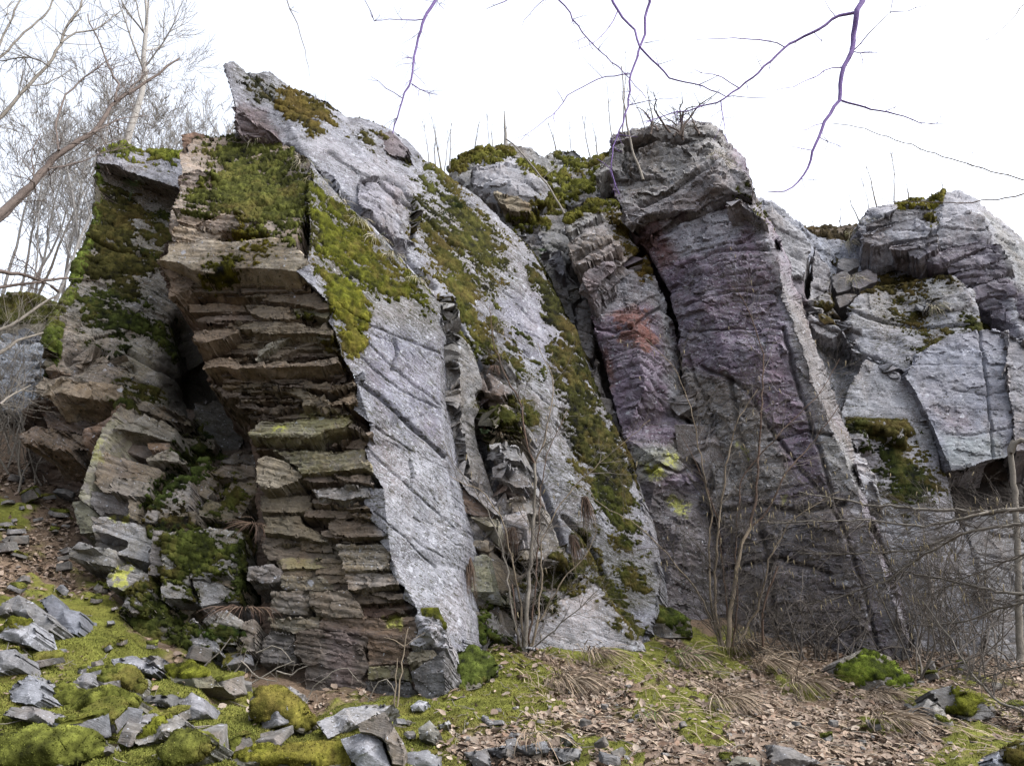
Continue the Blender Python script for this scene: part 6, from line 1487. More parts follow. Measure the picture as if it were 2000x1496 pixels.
def grow(rs, p, d, L, r, lv, out, nseg=7, wob=.18, up=.05, kids=5, ang=.75, ratio=.5, tip=.25, start=.25):
    """a wandering branch with side branches; appends (points, radii, level)"""
    p = np.array(p, float); d = np.array(d, float); d /= np.linalg.norm(d)
    pts, rad, dirs = [p.copy()], [r], [d.copy()]
    for i in range(nseg):
        d = d + rs.normal(0, wob, 3) + np.array([0, 0, up]); d /= np.linalg.norm(d)
        p = p + d * L / nseg; pts.append(p.copy()); rad.append(r * (1 - (1 - tip) * (i + 1) / nseg)); dirs.append(d.copy())
    out.append((np.array(pts), np.array(rad), lv))
    if lv <= 0: return
    for q in range(kids):
        f = rs.uniform(start, .97); i = int(f * nseg); fr = f * nseg - i
        b = pts[i] * (1 - fr) + pts[min(i + 1, nseg)] * fr
        dd = dirs[i]; x = rs.normal(0, 1, 3); x -= dd * (x @ dd); x /= np.linalg.norm(x)
        a = ang * rs.uniform(.6, 1.3)
        nd = dd * math.cos(a) + x * math.sin(a)
        grow(rs, b, nd, L * ratio * rs.uniform(.55, 1.25) * (1.1 - .4 * f), rad[i] * rs.uniform(.4, .62), lv - 1, out, max(4, nseg - 1), wob, up, kids, ang, ratio, tip, .15)

def split_levels(out, lo):
    return [(p, r) for p, r, l in out if l >= lo], [(p, r) for p, r, l in out if l < lo]

BARK_GREY = make_bark_mat('grey_bark', (.085, .076, .065), (.15, .137, .12))
BARK_TWIG = make_bark_mat('twig_bark', (.058, .050, .045), (.105, .094, .084))
BARK_HAZE = make_bark_mat('pale_twig_bark', (.14, .135, .13), (.22, .215, .21))
BARK_DARK = make_bark_mat('dark_bark', (.055, .043, .038), (.10, .08, .07))
BARK_PURP = make_bark_mat('fringe_tinted_bark', (.070, .045, .130), (.115, .075, .20))  # violet lens fringe painted into the bark colour
BARK_RED = make_bark_mat('reddish_bark', (.055, .036, .028), (.095, .064, .048))
BARK_TAN = make_bark_mat('tan_bark', (.10, .080, .058), (.17, .14, .105))
BARK_PALE = make_bark_mat('pale_bark', (.15, .145, .135), (.24, .23, .22))
STRAW = make_attr_mat('dry_straw', 'tone', .8, .2, ((.25, .7), (.75, 1.25)), 30.0)
CATKIN = make_bark_mat('catkin', (.13, .108, .066), (.21, .178, .115), 80)

def plant(name, label, cat, loc, parts, group=None):
    """parts: (part name, lines, material, sides)"""
    e = empty(name, tuple(loc), label, cat, group)
    for pn, lines, mt, k in parts:
        if lines:
            V, F = tubes(lines, k)
            mesh_from(pn, V, F, mt, True, e)
    return e

def smooth_line(pts, n):
    pts = np.asarray(pts, float)
    if len(pts) < 3: n = max(n, 2)
    s = np.concatenate([[0], np.cumsum(np.linalg.norm(np.diff(pts, axis=0), axis=1))])
    u = np.linspace(0, s[-1], n)
    return np.stack([np.interp(u, s, pts[:, i]) for i in range(pts.shape[1])], 1)

def traced(line, Y, r0, r1, rs, jit=1.2, dj=.03, step=16):
    """a limb followed in the photograph, hung at distance Y; radii in photograph pixels"""
    line = np.asarray(line, float)
    n = max(2, int(np.linalg.norm(np.diff(line, axis=0), axis=1).sum() / step))
    q = smooth_line(line, n + 1)
    q[1:-1] += rs.normal(0, jit, (len(q) - 2, 2))
    Y0, Y1 = (Y, Y) if not hasattr(Y, '__len__') else Y
    Ys = np.linspace(Y0, Y1, n + 1) + np.cumsum(rs.normal(0, dj, n + 1)) * .5
    P = unproj(q[:, 0], q[:, 1], Ys)
    r = np.linspace(r0, r1, n + 1) * Ys / FPX
    return P, r

def twigs_on(lines, rs, n, L, r, lv=1, kids=3, ang=.9, up=.0, wob=.15):
    """side twigs set along limbs"""
    out = []
    w_ = np.array([np.linalg.norm(np.diff(p, axis=0), axis=1).sum() for p, _ in lines]); w_ = w_ / w_.sum()
    for _ in range(n):
        p, rr = lines[rs.choice(len(lines), p=w_)]
        i = rs.randint(0, len(p) - 1); d = p[i + 1] - p[i]; d /= np.linalg.norm(d) + 1e-9
        x = rs.normal(0, 1, 3); x -= d * (x @ d); x /= np.linalg.norm(x)
        a = ang * rs.uniform(.6, 1.3)
        grow(rs, p[i], d * math.cos(a) + x * math.sin(a), L * rs.uniform(.35, 1.3), min(r * rs.uniform(.7, 1.2), rr[i] * .8), lv, out, 5, wob, up, kids, .8, .5, .3)
    return [(p, r_) for p, r_, _ in out]

V, F = tubes(tw, 4)
tag(mesh_from('twig_litter', V, F, BARK_GREY), 'small fallen twigs scattered among the dead leaves', 'twigs', kind='stuff')

# ------------------------------------------------------------------ limbs hanging in from trees outside the frame
rs = np.random.RandomState(77)
def limb(label, main, side, Y, mat, ntw=20, tl=.18, tr=.0026, lv=1, name='overhanging_branch', cat='branch', up=0.0):
    ml = [traced(*a, rs=rs) if not isinstance(a, dict) else None for a in [(l, Y, r0, r1) for l, r0, r1 in main]]
    sl = [traced(l, Y, r0, r1, rs) for l, r0, r1 in side]
    tw = twigs_on(ml + sl, rs, ntw, tl, tr, lv, up=up) if ntw else []
    V, F = tubes(ml, 6)
    o = mesh_from(name, V, F, mat)
    tag(o, label, cat)
    if sl or tw:
        few = len(sl) + len(tw) <= 14
        for q in ([[l_] for l_ in sl + tw] if few else [sl + tw]):
            V, F = tubes(q, 4); mesh_from('twig' if few else 'twigs', V, F, mat, True, o)
    return o

limb('thickest purplish bare branch hanging in from the top right', [([(1692,-40),(1688,0),(1671,25),(1666,100),(1646,135),(1641,196),(1608,241),(1601,269),(1587,294),(1580,325),(1566,350),(1548,367),(1524,376),(1500,374)], 7.5, 1.2),
      ([(1671,25),(1632,33),(1589,63),(1533,93),(1489,136),(1443,172),(1408,198),(1349,213),(1300,227),(1262,240)], 4.2, 1.0)],
     [([(1533,93),(1512,82),(1454,75),(1361,78)], 2, .7), ([(1641,196),(1692,212),(1730,217),(1804,242),(1860,240)], 3, .8), ([(1666,100),(1709,56),(1739,24),(1743,-10)], 1.6, 1), ([(1739,24),(1769,23),(1825,7)], 1.3, .6),
      ([(1643,133),(1622,132),(1594,149),(1545,171),(1517,176)], 1.8, .8), ([(1608,241),(1576,252),(1524,257)], 1.3, .6), ([(1601,269),(1629,282),(1652,291)], 1.3, .6), ([(1585,294),(1545,286)], 1.1, .6), ([(1408,198),(1410,222),(1421,280)], 1.5, .5),
      ([(1443,172),(1405,149),(1356,136)], 1.6, .7), ([(1365,166),(1405,147)], 1.2, .6), ([(1489,136),(1475,105)], .9, .5), ([(1589,63),(1608,82),(1604,100)], 1.2, .5), ([(1664,101),(1712,104)], 1.6, .7), ([(1566,350),(1610,352)], .9, .5), ([(1632,33),(1610,0)], 1.3, .8), ([(1730,217),(1765,200)], .9, .4)], (4.4, 4.0), BARK_PURP, 60, .17)
limb('purplish bare branch hanging left of centre, its tip over the fin ridge', [([(856,-30),(851,0),(828,38),(809,112),(804,164),(785,192),(771,248),(767,261)], 4.2, 1.4)],
     [([(828,38),(786,39),(731,42)], 1.6, .7), ([(804,164),(825,178),(855,186)], 1.4, .6), ([(785,192),(760,175),(724,150)], 1.4, .6), ([(809,115),(795,115)], .9, .5), ([(731,42),(712,0)], 1, .8), ([(786,39),(770,15)], .8, .4), ([(851,0),(868,20)], .9, .5)], (4.8, 4.6), BARK_PURP, 46, .16)
limb('forked purplish branch hanging at upper centre in front of the gully', [([(1269,-30),(1269,0),(1261,33),(1257,70),(1250,93),(1231,145),(1229,207),(1206,263),(1191,329),(1210,380)], 3.8, .9), ([(1192,-25),(1196,0),(1206,23),(1241,61),(1250,93)], 3.4, 2.4),
      ([(1250,93),(1287,130),(1308,152),(1350,164),(1366,167),(1422,189),(1500,192)], 2.6, .7)],
     [([(1231,145),(1177,152),(1115,182),(1084,220),(1058,241),(1017,275)], 2, .7), ([(1229,206),(1283,194),(1330,190)], 1.5, .6), ([(1206,23),(1182,65),(1159,86),(1130,96)], 1.7, .6), ([(1257,85),(1300,78)], 1, .5), ([(1284,127),(1318,116)], 1, .5), ([(1177,152),(1138,112)], 1, .5), ([(1206,263),(1245,268)], 1.2, .6), ([(1191,329),(1165,310)], 1.2, .6), ([(1084,220),(1084,240)], 1.2, .5)], (4.6, 4.3), BARK_PURP, 22, .14)
limb('slender purplish twig crossing in front of the forked central branch', [([(1085,-15),(1093,0),(1119,38),(1143,73),(1168,98),(1210,136),(1262,192)], 2, .8)], [([(1143,73),(1115,85)], .9, .5), ([(1119,38),(1150,30)], .9, .5), ([(1168,98),(1190,70)], .8, .5)], (4.9, 4.7), BARK_PURP, 22, .14)
limb('thin arching twig sloping down to the right edge', [([(1625,241),(1685,250),(1737,269),(1807,294),(1877,317),(1947,338),(2030,360)], .9, 1.6)], [([(1773,285),(1700,322)], .6, .4), ([(1830,290),(1900,297),(1980,290)], .6, .7)], (5.0, 4.6), BARK_DARK, 12, .10)
limb('long bowed twig across the skyline block at the right', [([(2030,375),(1958,388),(1891,398),(1807,395),(1737,394),(1706,385)], 1.9, .6)], [], (5.2, 5.6), BARK_DARK, 4, .1)
limb('short twig hanging in the top right corner', [([(2030,-20),(2005,5),(1958,56),(1930,77),(1898,117)], 1.6, .5)], [([(1930,77),(1905,80)], .8, .4), ([(1990,18),(1970,16)], .8, .4)], 5.0, BARK_GREY, 3, .1)
limb('single thin twig hanging above the fin at the top', [([(556,-15),(560,0),(590,70),(600,120),(604,150)], 1.4, .5)], [], 5.0, BARK_DARK, 3, .08)
limb('short twig hanging at the top between two purplish branches', [([(1000,-5),(975,8),(950,18)], 1.5, .6), ([(1070,-5),(1050,10),(1022,40),(1020,70)], 1, .5)], [], 5.0, BARK_PURP, 4, .08)
# the tree at the left
limb('thick bare limb rising from the left edge across the left buttress', [([(-40,445),(0,418),(66,357),(94,322),(119,297),(147,280),(182,259),(224,199),(252,182),(290,157),(350,115)], 10, 2), ([(-40,458),(0,432),(46,385),(94,330)], 5, 4)],
     [([(115,294),(108,238),(130,182),(165,150),(217,115)], 3, 1.2), ([(182,259),(238,231),(298,228)], 2.4, .9), ([(224,199),(231,165),(207,115),(182,60),(171,28)], 3, 1.5), ([(66,357),(60,300),(80,260)], 2, .8), ([(94,330),(150,320),(200,300),(260,285)], 2, .8), ([(147,280),(190,285),(240,270)], 1.5, .6), ([(252,182),(275,150),(300,90)], 1.6, .7)], (4.6, 6.0), BARK_DARK, 170, .36, .0034, 2)
limb('rising limb in the upper left corner, second below the top', [([(-30,255),(0,231),(52,168),(94,129),(119,84),(130,52),(154,21),(160,-15)], 4.6, 2.2)], [([(119,84),(147,66),(182,60),(240,20)], 2.4, 1), ([(94,129),(60,110),(0,118),(-20,125)], 2, 1.4), ([(52,168),(90,165),(150,130)], 1.6, .8)], (5.0, 5.6), BARK_GREY, 100, .36, .0034, 2)
limb('uppermost thin limbs in the upper left corner', [([(-20,130),(0,88),(14,52),(45,-10)], 2.8, 1.8), ([(-10,120),(0,115),(50,60),(84,35),(112,-10)], 2.8, 1.8)], [([(20,45),(10,20),(30,0)], 1.4, .8)], (5.2, 5.6), BARK_GREY, 60, .30, .0022, 2)
limb('dark crooked branch at the left edge pointing at the mossy buttress', [([(-30,530),(0,531),(45,536),(84,550),(133,543)], 5, 2.4), ([(-30,568),(0,562),(84,550),(115,571)], 3.4, 3)], [([(84,550),(60,520),(20,500)], 1.6, .8)], (6.2, 7.0), BARK_DARK, 70, .38, .0034, 2)
limb('grey limb low at the left edge below the crooked branch', [([(-30,705),(0,690),(35,665),(84,650)], 5, 2), ([(-30,650),(20,640),(70,600),(110,580)], 4, 2)], [([(0,790),(30,765),(60,752)], 3, 1.2)], (6.8, 7.4), BARK_GREY, 90, .4, .0025, 2)

# ------------------------------------------------------------------ trees
def tree(name, label, base, H, r, seed, lean=(0, 0), mat=BARK_GREY, lv=2, kids=9, group=None, cat='tree', spread=.42, start=.3, ang=.75, rmin=.0):
    rs = np.random.RandomState(seed)
    out = []
    grow(rs, base, (lean[0], lean[1], 1), H, r, lv, out, 12, .06, .06, kids, ang, spread, .15, start)
    out = [(p_, np.maximum(r_, rmin), l_) for p_, r_, l_ in out]
    trunk, rest = split_levels(out, lv)
    return plant(name, label, cat, base, [('trunk', trunk, mat, 7), ('branches', rest, mat, 3)], group)

def at(px, py, Y): return unproj(px, py, Y)
tree('bare_tree', 'pale grey tree standing on the cliff top behind the left buttress', at(243, 300, 14), 6.5, .085, 901, (.05, .02), BARK_PALE, 3, 9, rmin=.005)
grp = 'bare trees on the hillside at the left'
lab = 'bare grey tree on the wooded hillside behind the left buttress'
for i in range(46):
    x = rs.uniform(-14.5, -6.9) if i < 34 else rs.uniform(-16, -12); yy = rs.uniform(17.5, 27)
    tree('bare_tree', lab, (x * yy / 21, yy, float(gz(x * yy / 21, yy)) - .1), rs.uniform(6, 9.5), rs.uniform(.03, .065), 910 + i, (rs.uniform(-.1, .2), 0), BARK_HAZE if i % 4 else BARK_GREY, 3, 9, grp, spread=.42, rmin=.0055)
grp = 'thin saplings on the cliff top'
sap = [(838,322,13.5,1.2,'thin sapling at the left end of the row behind the fin ridge'), (852,326,13.6,1.0,None), (862,328,13.4,1.3,None), (868,326,13.7,1.25,None), (878,322,13.5,1.0,None), (925,300,15.5,.9,None),
       (955,292,15.5,1.2,'sapling just left of the short dead trunk on the skyline'), (962,292,15.4,.8,None), (1088,296,15.5,.9,None), (1118,300,15.6,1.1,None), (1158,318,14.6,1.6,None), (1170,312,14.7,1.1,None), (1196,268,13.3,1.9,None),
       (1215,262,13.3,2.2,None), (1278,250,13.3,1.3,None), (1262,252,13.3,1.2,None), (1748,396,14.6,2.0,'tallest leaning sapling on the right skyline block'), (1715,408,14.5,1.6,None), (1700,415,14.4,.9,None), (1640,450,15,.6,None), (1592,450,15,.4,None), (1845,376,14.5,.5,None),
       (1680,430,14.4,.9,None), (1775,392,14.6,.7,None)]
for i, (x, y, Y, H, lb) in enumerate(sap):
    tree('sapling', lb or 'thin bare sapling on the cliff top skyline', at(x, y + 8, Y), H, .012 + .004 * (i % 3), 940 + i, (rs.uniform(-.2, .12), 0), BARK_GREY, 1, 6, grp, 'sapling', .22, .35, .5, rmin=.004)
tree('tree_snag', 'short dead trunk upright on the skyline behind the gully', at(988, 292, 15.5), 1.0, .06, 990, (.03, 0), BARK_PALE, 1, 4, None, 'dead trunk', .12, .5)
# gnarled shrub on the pillar top
rs = np.random.RandomState(31)
out = []
b0 = at(1318, 262, 12.2)
for q in range(9):
    grow(rs, b0 + rs.normal(0, .10, 3) * np.array([2.2, 1, .3]), (rs.uniform(-.7, .7), rs.uniform(-.3, .3), 1), rs.uniform(.7, 1.25), .026, 2, out, 8, .32, .03, 6, .8, .5, .2)
hv, rest = split_levels(out, 2)
sh = plant('gnarled_shrub', 'gnarled dark shrub with crooked stems on top of the broad pillar', 'shrub', b0, [('stem', [s_], BARK_DARK, 5) for s_ in hv] + [('twigs', rest, BARK_GREY, 3)])
# pale stripped trunk leaning on the pillar head
o = mesh_from('leaning_pole', *tubes([traced([(1214,130),(1219,200),(1226,255),(1240,310),(1256,352)], (11.9, 11.6), 1.2, 3.2, rs)], 7), BARK_GREY)
tag(o, 'pale dead sapling trunk leaning down over the broad pillar head', 'dead trunk')
o = mesh_from('fallen_stick', *tubes([traced([(988,272),(1020,300),(1060,350),(1090,395),(1102,418)], (13.2, 12.2), 1.6, 2.4, rs)] + [traced([(1060,350),(1080,330)], 12.8, 1, .6, rs)], 5), BARK_GREY)
tag(o, 'long grey stick lying slantwise over the gully ledges', 'stick')

# ------------------------------------------------------------------ hazels at the foot of the cliff
_cat = []
def catkins(lines, rs, n, parent):
    """every catkin its own part, sharing three meshes"""
    if not _cat:
        for L, bend in ((.05, .004), (.065, -.006), (.08, .003)):
            V, F = tubes([(np.array([[0, 0, 0], [0, 0, -L * .15], [bend, 0, -L * .5], [bend, bend, -L]]), np.array([.0014, .0052, .006, .003]))], 5)
            o = mesh_from('catkin', V, F, CATKIN); _cat.append(o.data); bpy.data.objects.remove(o)
    base = parent.location
    for _ in range(min(n, 98)):
        p, r = lines[rs.randint(len(lines))]
        q = p[rs.randint(len(p) // 2, len(p))]
        c_ = bpy.data.objects.new('catkin', _cat[rs.randint(3)]); COL.objects.link(c_)
        c_.parent = parent; c_.location = Vector(q) - base; c_.rotation_euler = (rs.normal(0, .12), rs.normal(0, .12), rs.uniform(0, 6.28))

rs = np.random.RandomState(41)
def hazel(label, stems, Y, seed, ntw, tl, ncat, mats, tops=(), kind='hazel_shrub'):
    rs = np.random.RandomState(seed)
    base = unproj(stems[0][0][0][0], stems[0][0][0][1], Y)
    e = empty(kind, tuple(base), label, 'shrub')
    ls = []
    for i, (l, r0, r1, dy) in enumerate(stems):
        t = traced(l, (Y, Y + dy), r0 * .8, r1 * .8, rs, dj=.05); ls.append(t)
        V, F = tubes([t], 6); mesh_from('stem', V, F, mats[i % len(mats)], True, e)
    tw = twigs_on(ls, rs, ntw, tl, .0062, 2, kids=5, ang=.8, up=.05, wob=.14)
    V, F = tubes(tw, 3); mesh_from('twigs', V, F, BARK_TWIG, True, e)
    if ncat: catkins(tw, rs, ncat, e)
    return e

hazel('many stemmed hazel in front of the great lichened slab, left of the two', [
    ([(1026,1262),(1030,1180),(1036,1100),(1042,1020),(1046,930),(1044,905)], 5.5, 3.5, -.2), ([(1044,905),(1030,880),(1022,830),(1018,790),(985,730),(962,660),(955,600)], 2.6, .8, -.3), ([(1044,905),(1062,870),(1075,800),(1080,740),(1050,670)], 2.2, .7, .2),
    ([(1020,1262),(1018,1180),(1002,1100),(980,1010),(945,960),(900,940),(880,930)], 3.0, .8, -.4), ([(1018,1262),(1000,1200),(992,1120),(978,1060),(955,1000),(930,960),(880,900),(866,860)], 3.0, .7, -.4),
    ([(1034,1262),(1040,1190),(1048,1120),(1052,1050),(1056,960),(1070,880),(1110,800)], 2.6, .7, .1), ([(1040,1262),(1052,1200),(1058,1130),(1056,1060),(1085,1000),(1130,940),(1200,880),(1270,820)], 2.4, .7, -.3),
    ([(1036,1262),(1060,1200),(1100,1130),(1150,1080),(1165,1040)], 2.4, .8, -.3), ([(1045,1262),(1090,1220),(1130,1190),(1170,1150)], 2.0, .7, -.4), ([(1012,1262),(1006,1190),(1000,1140)], 2.4, 1.2, 0)],
    9.6, 61, 170, .55, 40, [BARK_GREY, BARK_RED, BARK_TAN, BARK_TAN])
hazel('tall hazel with dangling catkins in front of the pillar bases, right of the two', [
    ([(1422,1262),(1428,1190),(1438,1120),(1450,1060),(1466,1030)], 6.0, 4.0, 0), ([(1466,1030),(1478,960),(1482,880),(1488,780),(1492,690),(1475,640),(1455,590),(1430,560)], 3.4, .7, -.3), ([(1466,1030),(1500,1000),(1530,930),(1590,860),(1640,790)], 2.6, .7, -.4),
    ([(1412,1262),(1398,1200),(1396,1130),(1400,1060),(1408,990),(1420,900),(1440,820),(1480,760)], 3.6, .9, -.3), ([(1405,1262),(1388,1180),(1384,1080),(1390,1000),(1370,900),(1350,800),(1320,720),(1260,660)], 2.8, .7, -.5),
    ([(1428,1262),(1420,1180),(1410,1100),(1404,1020),(1372,930),(1330,850)], 2.4, .7, -.2), ([(1432,1262),(1440,1180),(1436,1080),(1440,1000),(1450,930),(1520,850),(1600,770),(1640,700)], 2.4, .7, -.3),
    ([(1436,1262),(1480,1190),(1500,1100),(1540,1020),(1600,980),(1640,960)], 2.8, .8, -.5), ([(1416,1262),(1360,1150),(1300,1080),(1240,1020),(1180,990),(1130,940)], 2.2, .6, -.6), ([(1490,1262),(1490,1190),(1510,1130),(1520,1105)], 2.8, 1.6, -.3)],
    10.3, 62, 380, .62, 98, [BARK_TAN, BARK_RED, BARK_RED, BARK_TAN])
# low limbs reaching in from the right, hung with catkins
def brush(label, main, Y, seed, ntw, tl, ncat, mat, lv=2):
    rs = np.random.RandomState(seed)
    ml = [traced(l, Y, r0, r1, rs, dj=.05) for l, r0, r1 in main]
    V, F = tubes(ml, 6); o = mesh_from('hazel_branch', V, F, mat); tag(o, label, 'branch')
    tw = twigs_on(ml, rs, ntw, tl, .0050, lv, kids=5, ang=.75, wob=.16)
    V, F = tubes(tw, 3); mesh_from('twigs', V, F, BARK_TWIG, True, o)
    if ncat: catkins(tw, rs, ncat, o)
brush('long grey hazel limb reaching in from the right edge, uppermost of those below the hollow', [([(2030,990),(1950,998),(1900,1000),(1860,996),(1800,996),(1760,990),(1690,985),(1560,960)], 4.5, 1.0), ([(1930,1000),(1870,1015),(1800,1030),(1700,1015),(1620,1018),(1500,1020)], 2.8, .8)], (8.2, 9.2), 71, 170, .55, 95, BARK_GREY)
brush('grey hazel limb from the right edge, second of those below the hollow', [([(2030,1020),(1940,1030),(1860,1045),(1790,1075),(1700,1080),(1620,1082),(1560,1080)], 3.6, .8), ([(1880,1040),(1800,1085),(1740,1130),(1660,1160),(1580,1180)], 2.4, .8)], (8.0, 9.4), 72, 170, .55, 80, BARK_GREY)
brush('grey hazel limb low at the right edge with forked tips', [([(2030,1160),(1960,1158),(1900,1145),(1840,1130),(1760,1115),(1690,1120)], 3.2, .8), ([(2030,1165),(1950,1190),(1880,1215),(1800,1220)], 2.6, .8), ([(2030,1070),(1960,1100),(1880,1130),(1780,1180)], 2.0, .7)], (8.0, 9.2), 73, 150, .55, 40, BARK_GREY)
brush('bare twiggy limb lowest at the right edge above the mossy stones', [([(2030,1400),(1950,1370),(1900,1320),(1850,1240),(1800,1170)], 2.8, .8), ([(2030,1290),(1960,1310),(1900,1330)], 2, .8)], (8.0, 8.8), 74, 90, .5, 0, BARK_GREY)
# thicket behind
rs = np.random.RandomState(55)
grp = 'thicket stems at the foot of the right cliff'
for i in range(84):
    px_ = rs.uniform(1450, 1770) if i < 40 else rs.uniform(1780, 2010)
    Y = rs.uniform(9.8, 10.9) if i < 40 else rs.uniform(9.6, 12.0)
    p = on_ground(px_, 1290 if i < 40 else rs.uniform(1270, 1330), 8, 14)
    out = []
    grow(rs, p, (rs.uniform(-.9, .6), rs.uniform(-.2, .2), rs.uniform(.5, 1.1)), rs.uniform(.7, 1.5) if i < 40 else rs.uniform(1.2, 2.6), rs.uniform(.009, .015), 2, out, 8, .2, .0, 7, .75, .5, .25, .15)
    st, tw = split_levels(out, 2)
    plant('thicket_shrub', 'low tangled grey shrub between the tall hazel and the mossy boulder' if i < 40 else 'bare grey brush at the right edge below the hollow', 'shrub', p, [('stem', st, BARK_TWIG, 5), ('twigs', tw, BARK_TWIG, 3)],
          'tangled shrubs at the pillar foot' if i < 40 else 'bare brush at the right edge')
rs = np.random.RandomState(57)
for i in range(70):
    p = on_ground(rs.uniform(-40, 100), rs.uniform(600, 960), 8.5, 24)
    if p[1] > 23.5: continue
    out = []
    grow(rs, p, (rs.uniform(-.5, .5), rs.uniform(-.3, .1), rs.uniform(.6, 1.1)), rs.uniform(1.0, 2.4), rs.uniform(.010, .018), 2, out, 8, .2, .0, 8, .75, .5, .25, .15)
    st, tw_ = split_levels(out, 2)
    plant('thicket_shrub', 'bare tangled shrub on the slope at the far left edge', 'shrub', p, [('stem', st, BARK_GREY, 5), ('twigs', tw_, BARK_GREY, 3)], 'tangled shrubs at the far left edge')
# snag at the right edge
rs = np.random.RandomState(3)
V, F = tubes([traced([(1992,1290),(1990,1180),(1988,1080),(1984,980),(1978,920),(1974,880),(1980,862)], (9.6, 9.4), 6.5, 5, rs, dj=.01), traced([(1976,884),(1984,860),(2004,862),(2040,880)], (9.4, 9.2), 5, 6, rs, dj=.01)], 9)
tag(mesh_from('tree_snag', V, F, BARK_GREY), 'broken weathered trunk bent over at the right edge beside the hollow', 'dead trunk')
# thin pale saplings in front of the brown wall
for i, (l, lb) in enumerate((([(775,1395),(780,1340),(786,1290),(790,1262),(797,1226)], 'slim pale sapling in front of the brown wall, the taller of two'), ([(770,1392),(772,1350),(775,1310),(776,1285)], 'slim pale sapling in front of the brown wall, the shorter of two'))):
    o = mesh_from('sapling', *tubes([traced(l, 7.7, 1.9, .8, rs), ] + ([traced([(789,1262),(775,1250),(750,1244)], 7.7, 1, .5, rs), traced([(789,1262),(830,1235)], 7.7, .8, .4, rs)] if i == 0 else []), 5), BARK_TAN)
    tag(o, lb, 'sapling')
for i, (l, lb) in enumerate((([(716,1375),(740,1330),(760,1325),(772,1350),(768,1385)], 'thin dead stem arching at the foot of the brown wall, right one'), ([(598,1370),(612,1340),(650,1310),(680,1304),(700,1330)], 'thin dead stem arching at the foot of the brown wall, middle one'), ([(500,1275),(530,1262),(555,1268),(570,1292)], 'thin dead stem arching over the dark hole left of the brown wall'))):
    t = traced(l, 7.9 if i < 2 else 8.3, 1.4, .7, rs)
    o = mesh_from('dead_sapling', *tubes([t] + twigs_on([t], rs, 5, .2, .0016, 1), 4), BARK_GREY); tag(o, lb, 'dead stem')
# dead branch pile against the block pile
t = [traced(l, 8.2, 1.6, .8, rs) for l in ([(395,1305),(430,1270),(450,1245)], [(540,1310),(570,1318),(600,1300)], [(470,1290),(500,1320),(540,1330)], [(480,1340),(540,1305),(575,1290)], [(440,1330),(470,1300),(490,1255)])]
o = mesh_from('dead_branch', *tubes(t + twigs_on(t, rs, 16, .3, .002, 1), 4), BARK_GREY); tag(o, 'grey dead twiggy branch lying across the dark hole beside the brown wall', 'branch')

# ------------------------------------------------------------------ tussocks, hanging roots, ferns
def blades(base, rs, n, L, spread, fall, pal, w=.004, r0=.05, lift=.6):
    """arching ribbons from a clump; fall = direction the tips droop to"""
    V, F, T, b = [], [], [], 0
    m = 6
    for _ in range(n):
        a = rs.uniform(0, 6.283); rr = rs.uniform(0, 1) ** .5 * r0
        p = np.array(base) + np.array([math.cos(a) * rr, math.sin(a) * rr, 0])
        d = np.array([math.cos(a) * spread, math.sin(a) * spread, lift * rs.uniform(.4, 1.2)]) + np.array(fall) * rs.uniform(.2, .8) + rs.normal(0, .26, 3)
        ln = L * rs.uniform(.4, 1.15); st = ln / (m - 1)
        pts = [p]
        for k in range(m - 1):
            d = d + np.array(fall) * .30 + np.array([0, 0, -.28]) + rs.normal(0, .10, 3); d2 = d / np.linalg.norm(d); pts.append(pts[-1] + d2 * st)
        pts = np.array(pts)
        s = np.cross(pts[-1] - pts[0], rs.normal(0, 1, 3)); s /= np.linalg.norm(s) + 1e-9
        wd = (w * rs.uniform(.6, 1.3) * np.array([1, 1, .9, .75, .5, .1]))[:, None]
        V.append(np.concatenate([pts - s * wd, pts + s * wd]))
        i = np.arange(m - 1) + b
        F.append(np.stack([i, i + 1, i + 1 + m, i + m], 1)); b += 2 * m
        T.append(np.tile(np.array(pal[rs.randint(len(pal))]) * rs.uniform(.6, 1.15), (2 * m, 1)))
    return np.concatenate(V), np.concatenate(F), np.concatenate(T)

def tuft(name, label, cat, base, seed, n, L, spread, fall, pal, w=.004, r0=.05, lift=.6, group=None):
    V, F, T = blades(base, np.random.RandomState(seed), n, L, spread, fall, pal, w, r0, lift)
    o = mesh_from(name, V, F, STRAW, True, None, tuple(base)); set_col(o, 'tone', T)
    return tag(o, label, cat, group)

TAN = [(.19,.145,.105), (.26,.21,.155), (.14,.105,.075), (.21,.17,.13)]
REDB = [(.052,.032,.024), (.072,.045,.033), (.04,.027,.021), (.10,.072,.052)]
PALEG = [(.24,.22,.17), (.30,.27,.21), (.19,.17,.12), (.12,.13,.06)]
for i, (x, y, L, n, lb) in enumerate([(1110,1345,.42,260,'largest drooping dead grass tussock in mid slope'), (1165,1290,.34,190,'dead grass tussock just above the largest one'), (1345,1300,.36,200,'dead grass tussock with green blades on the leafy slope'),
        (1450,1275,.45,260,'broad dead tussock spilling down below the tall hazel'), (1500,1310,.42,220,'dead tussock trailing right below the hazel tussock'), (1420,1385,.36,200,'dead tussock among leaves near the bottom right'), (1570,1350,.38,190,'sprawling dead tussock left of the green mossy boulder'),
        (1725,1375,.26,150,'small dead tussock below the green mossy boulder'), (1745,1425,.36,190,'dead tussock trailing past a green moss patch at lower right'), (1280,1420,.20,70,'small tuft of green and straw blades near the bottom'), (1060,1470,.20,70,'thin tuft of straw at the bottom edge')]):
    p = on_ground(x, y)
    tuft('grass_tussock', lb, 'tussock', p + [0, 0, .13], 1200 + i, int(n * .75), L * 1.15, .42, (.42, -.50, -.12), TAN + ([(.07,.10,.03)] if i in (2, 9) else []), 0.0050, .17, .6, 'dead grass tussocks on the slope')
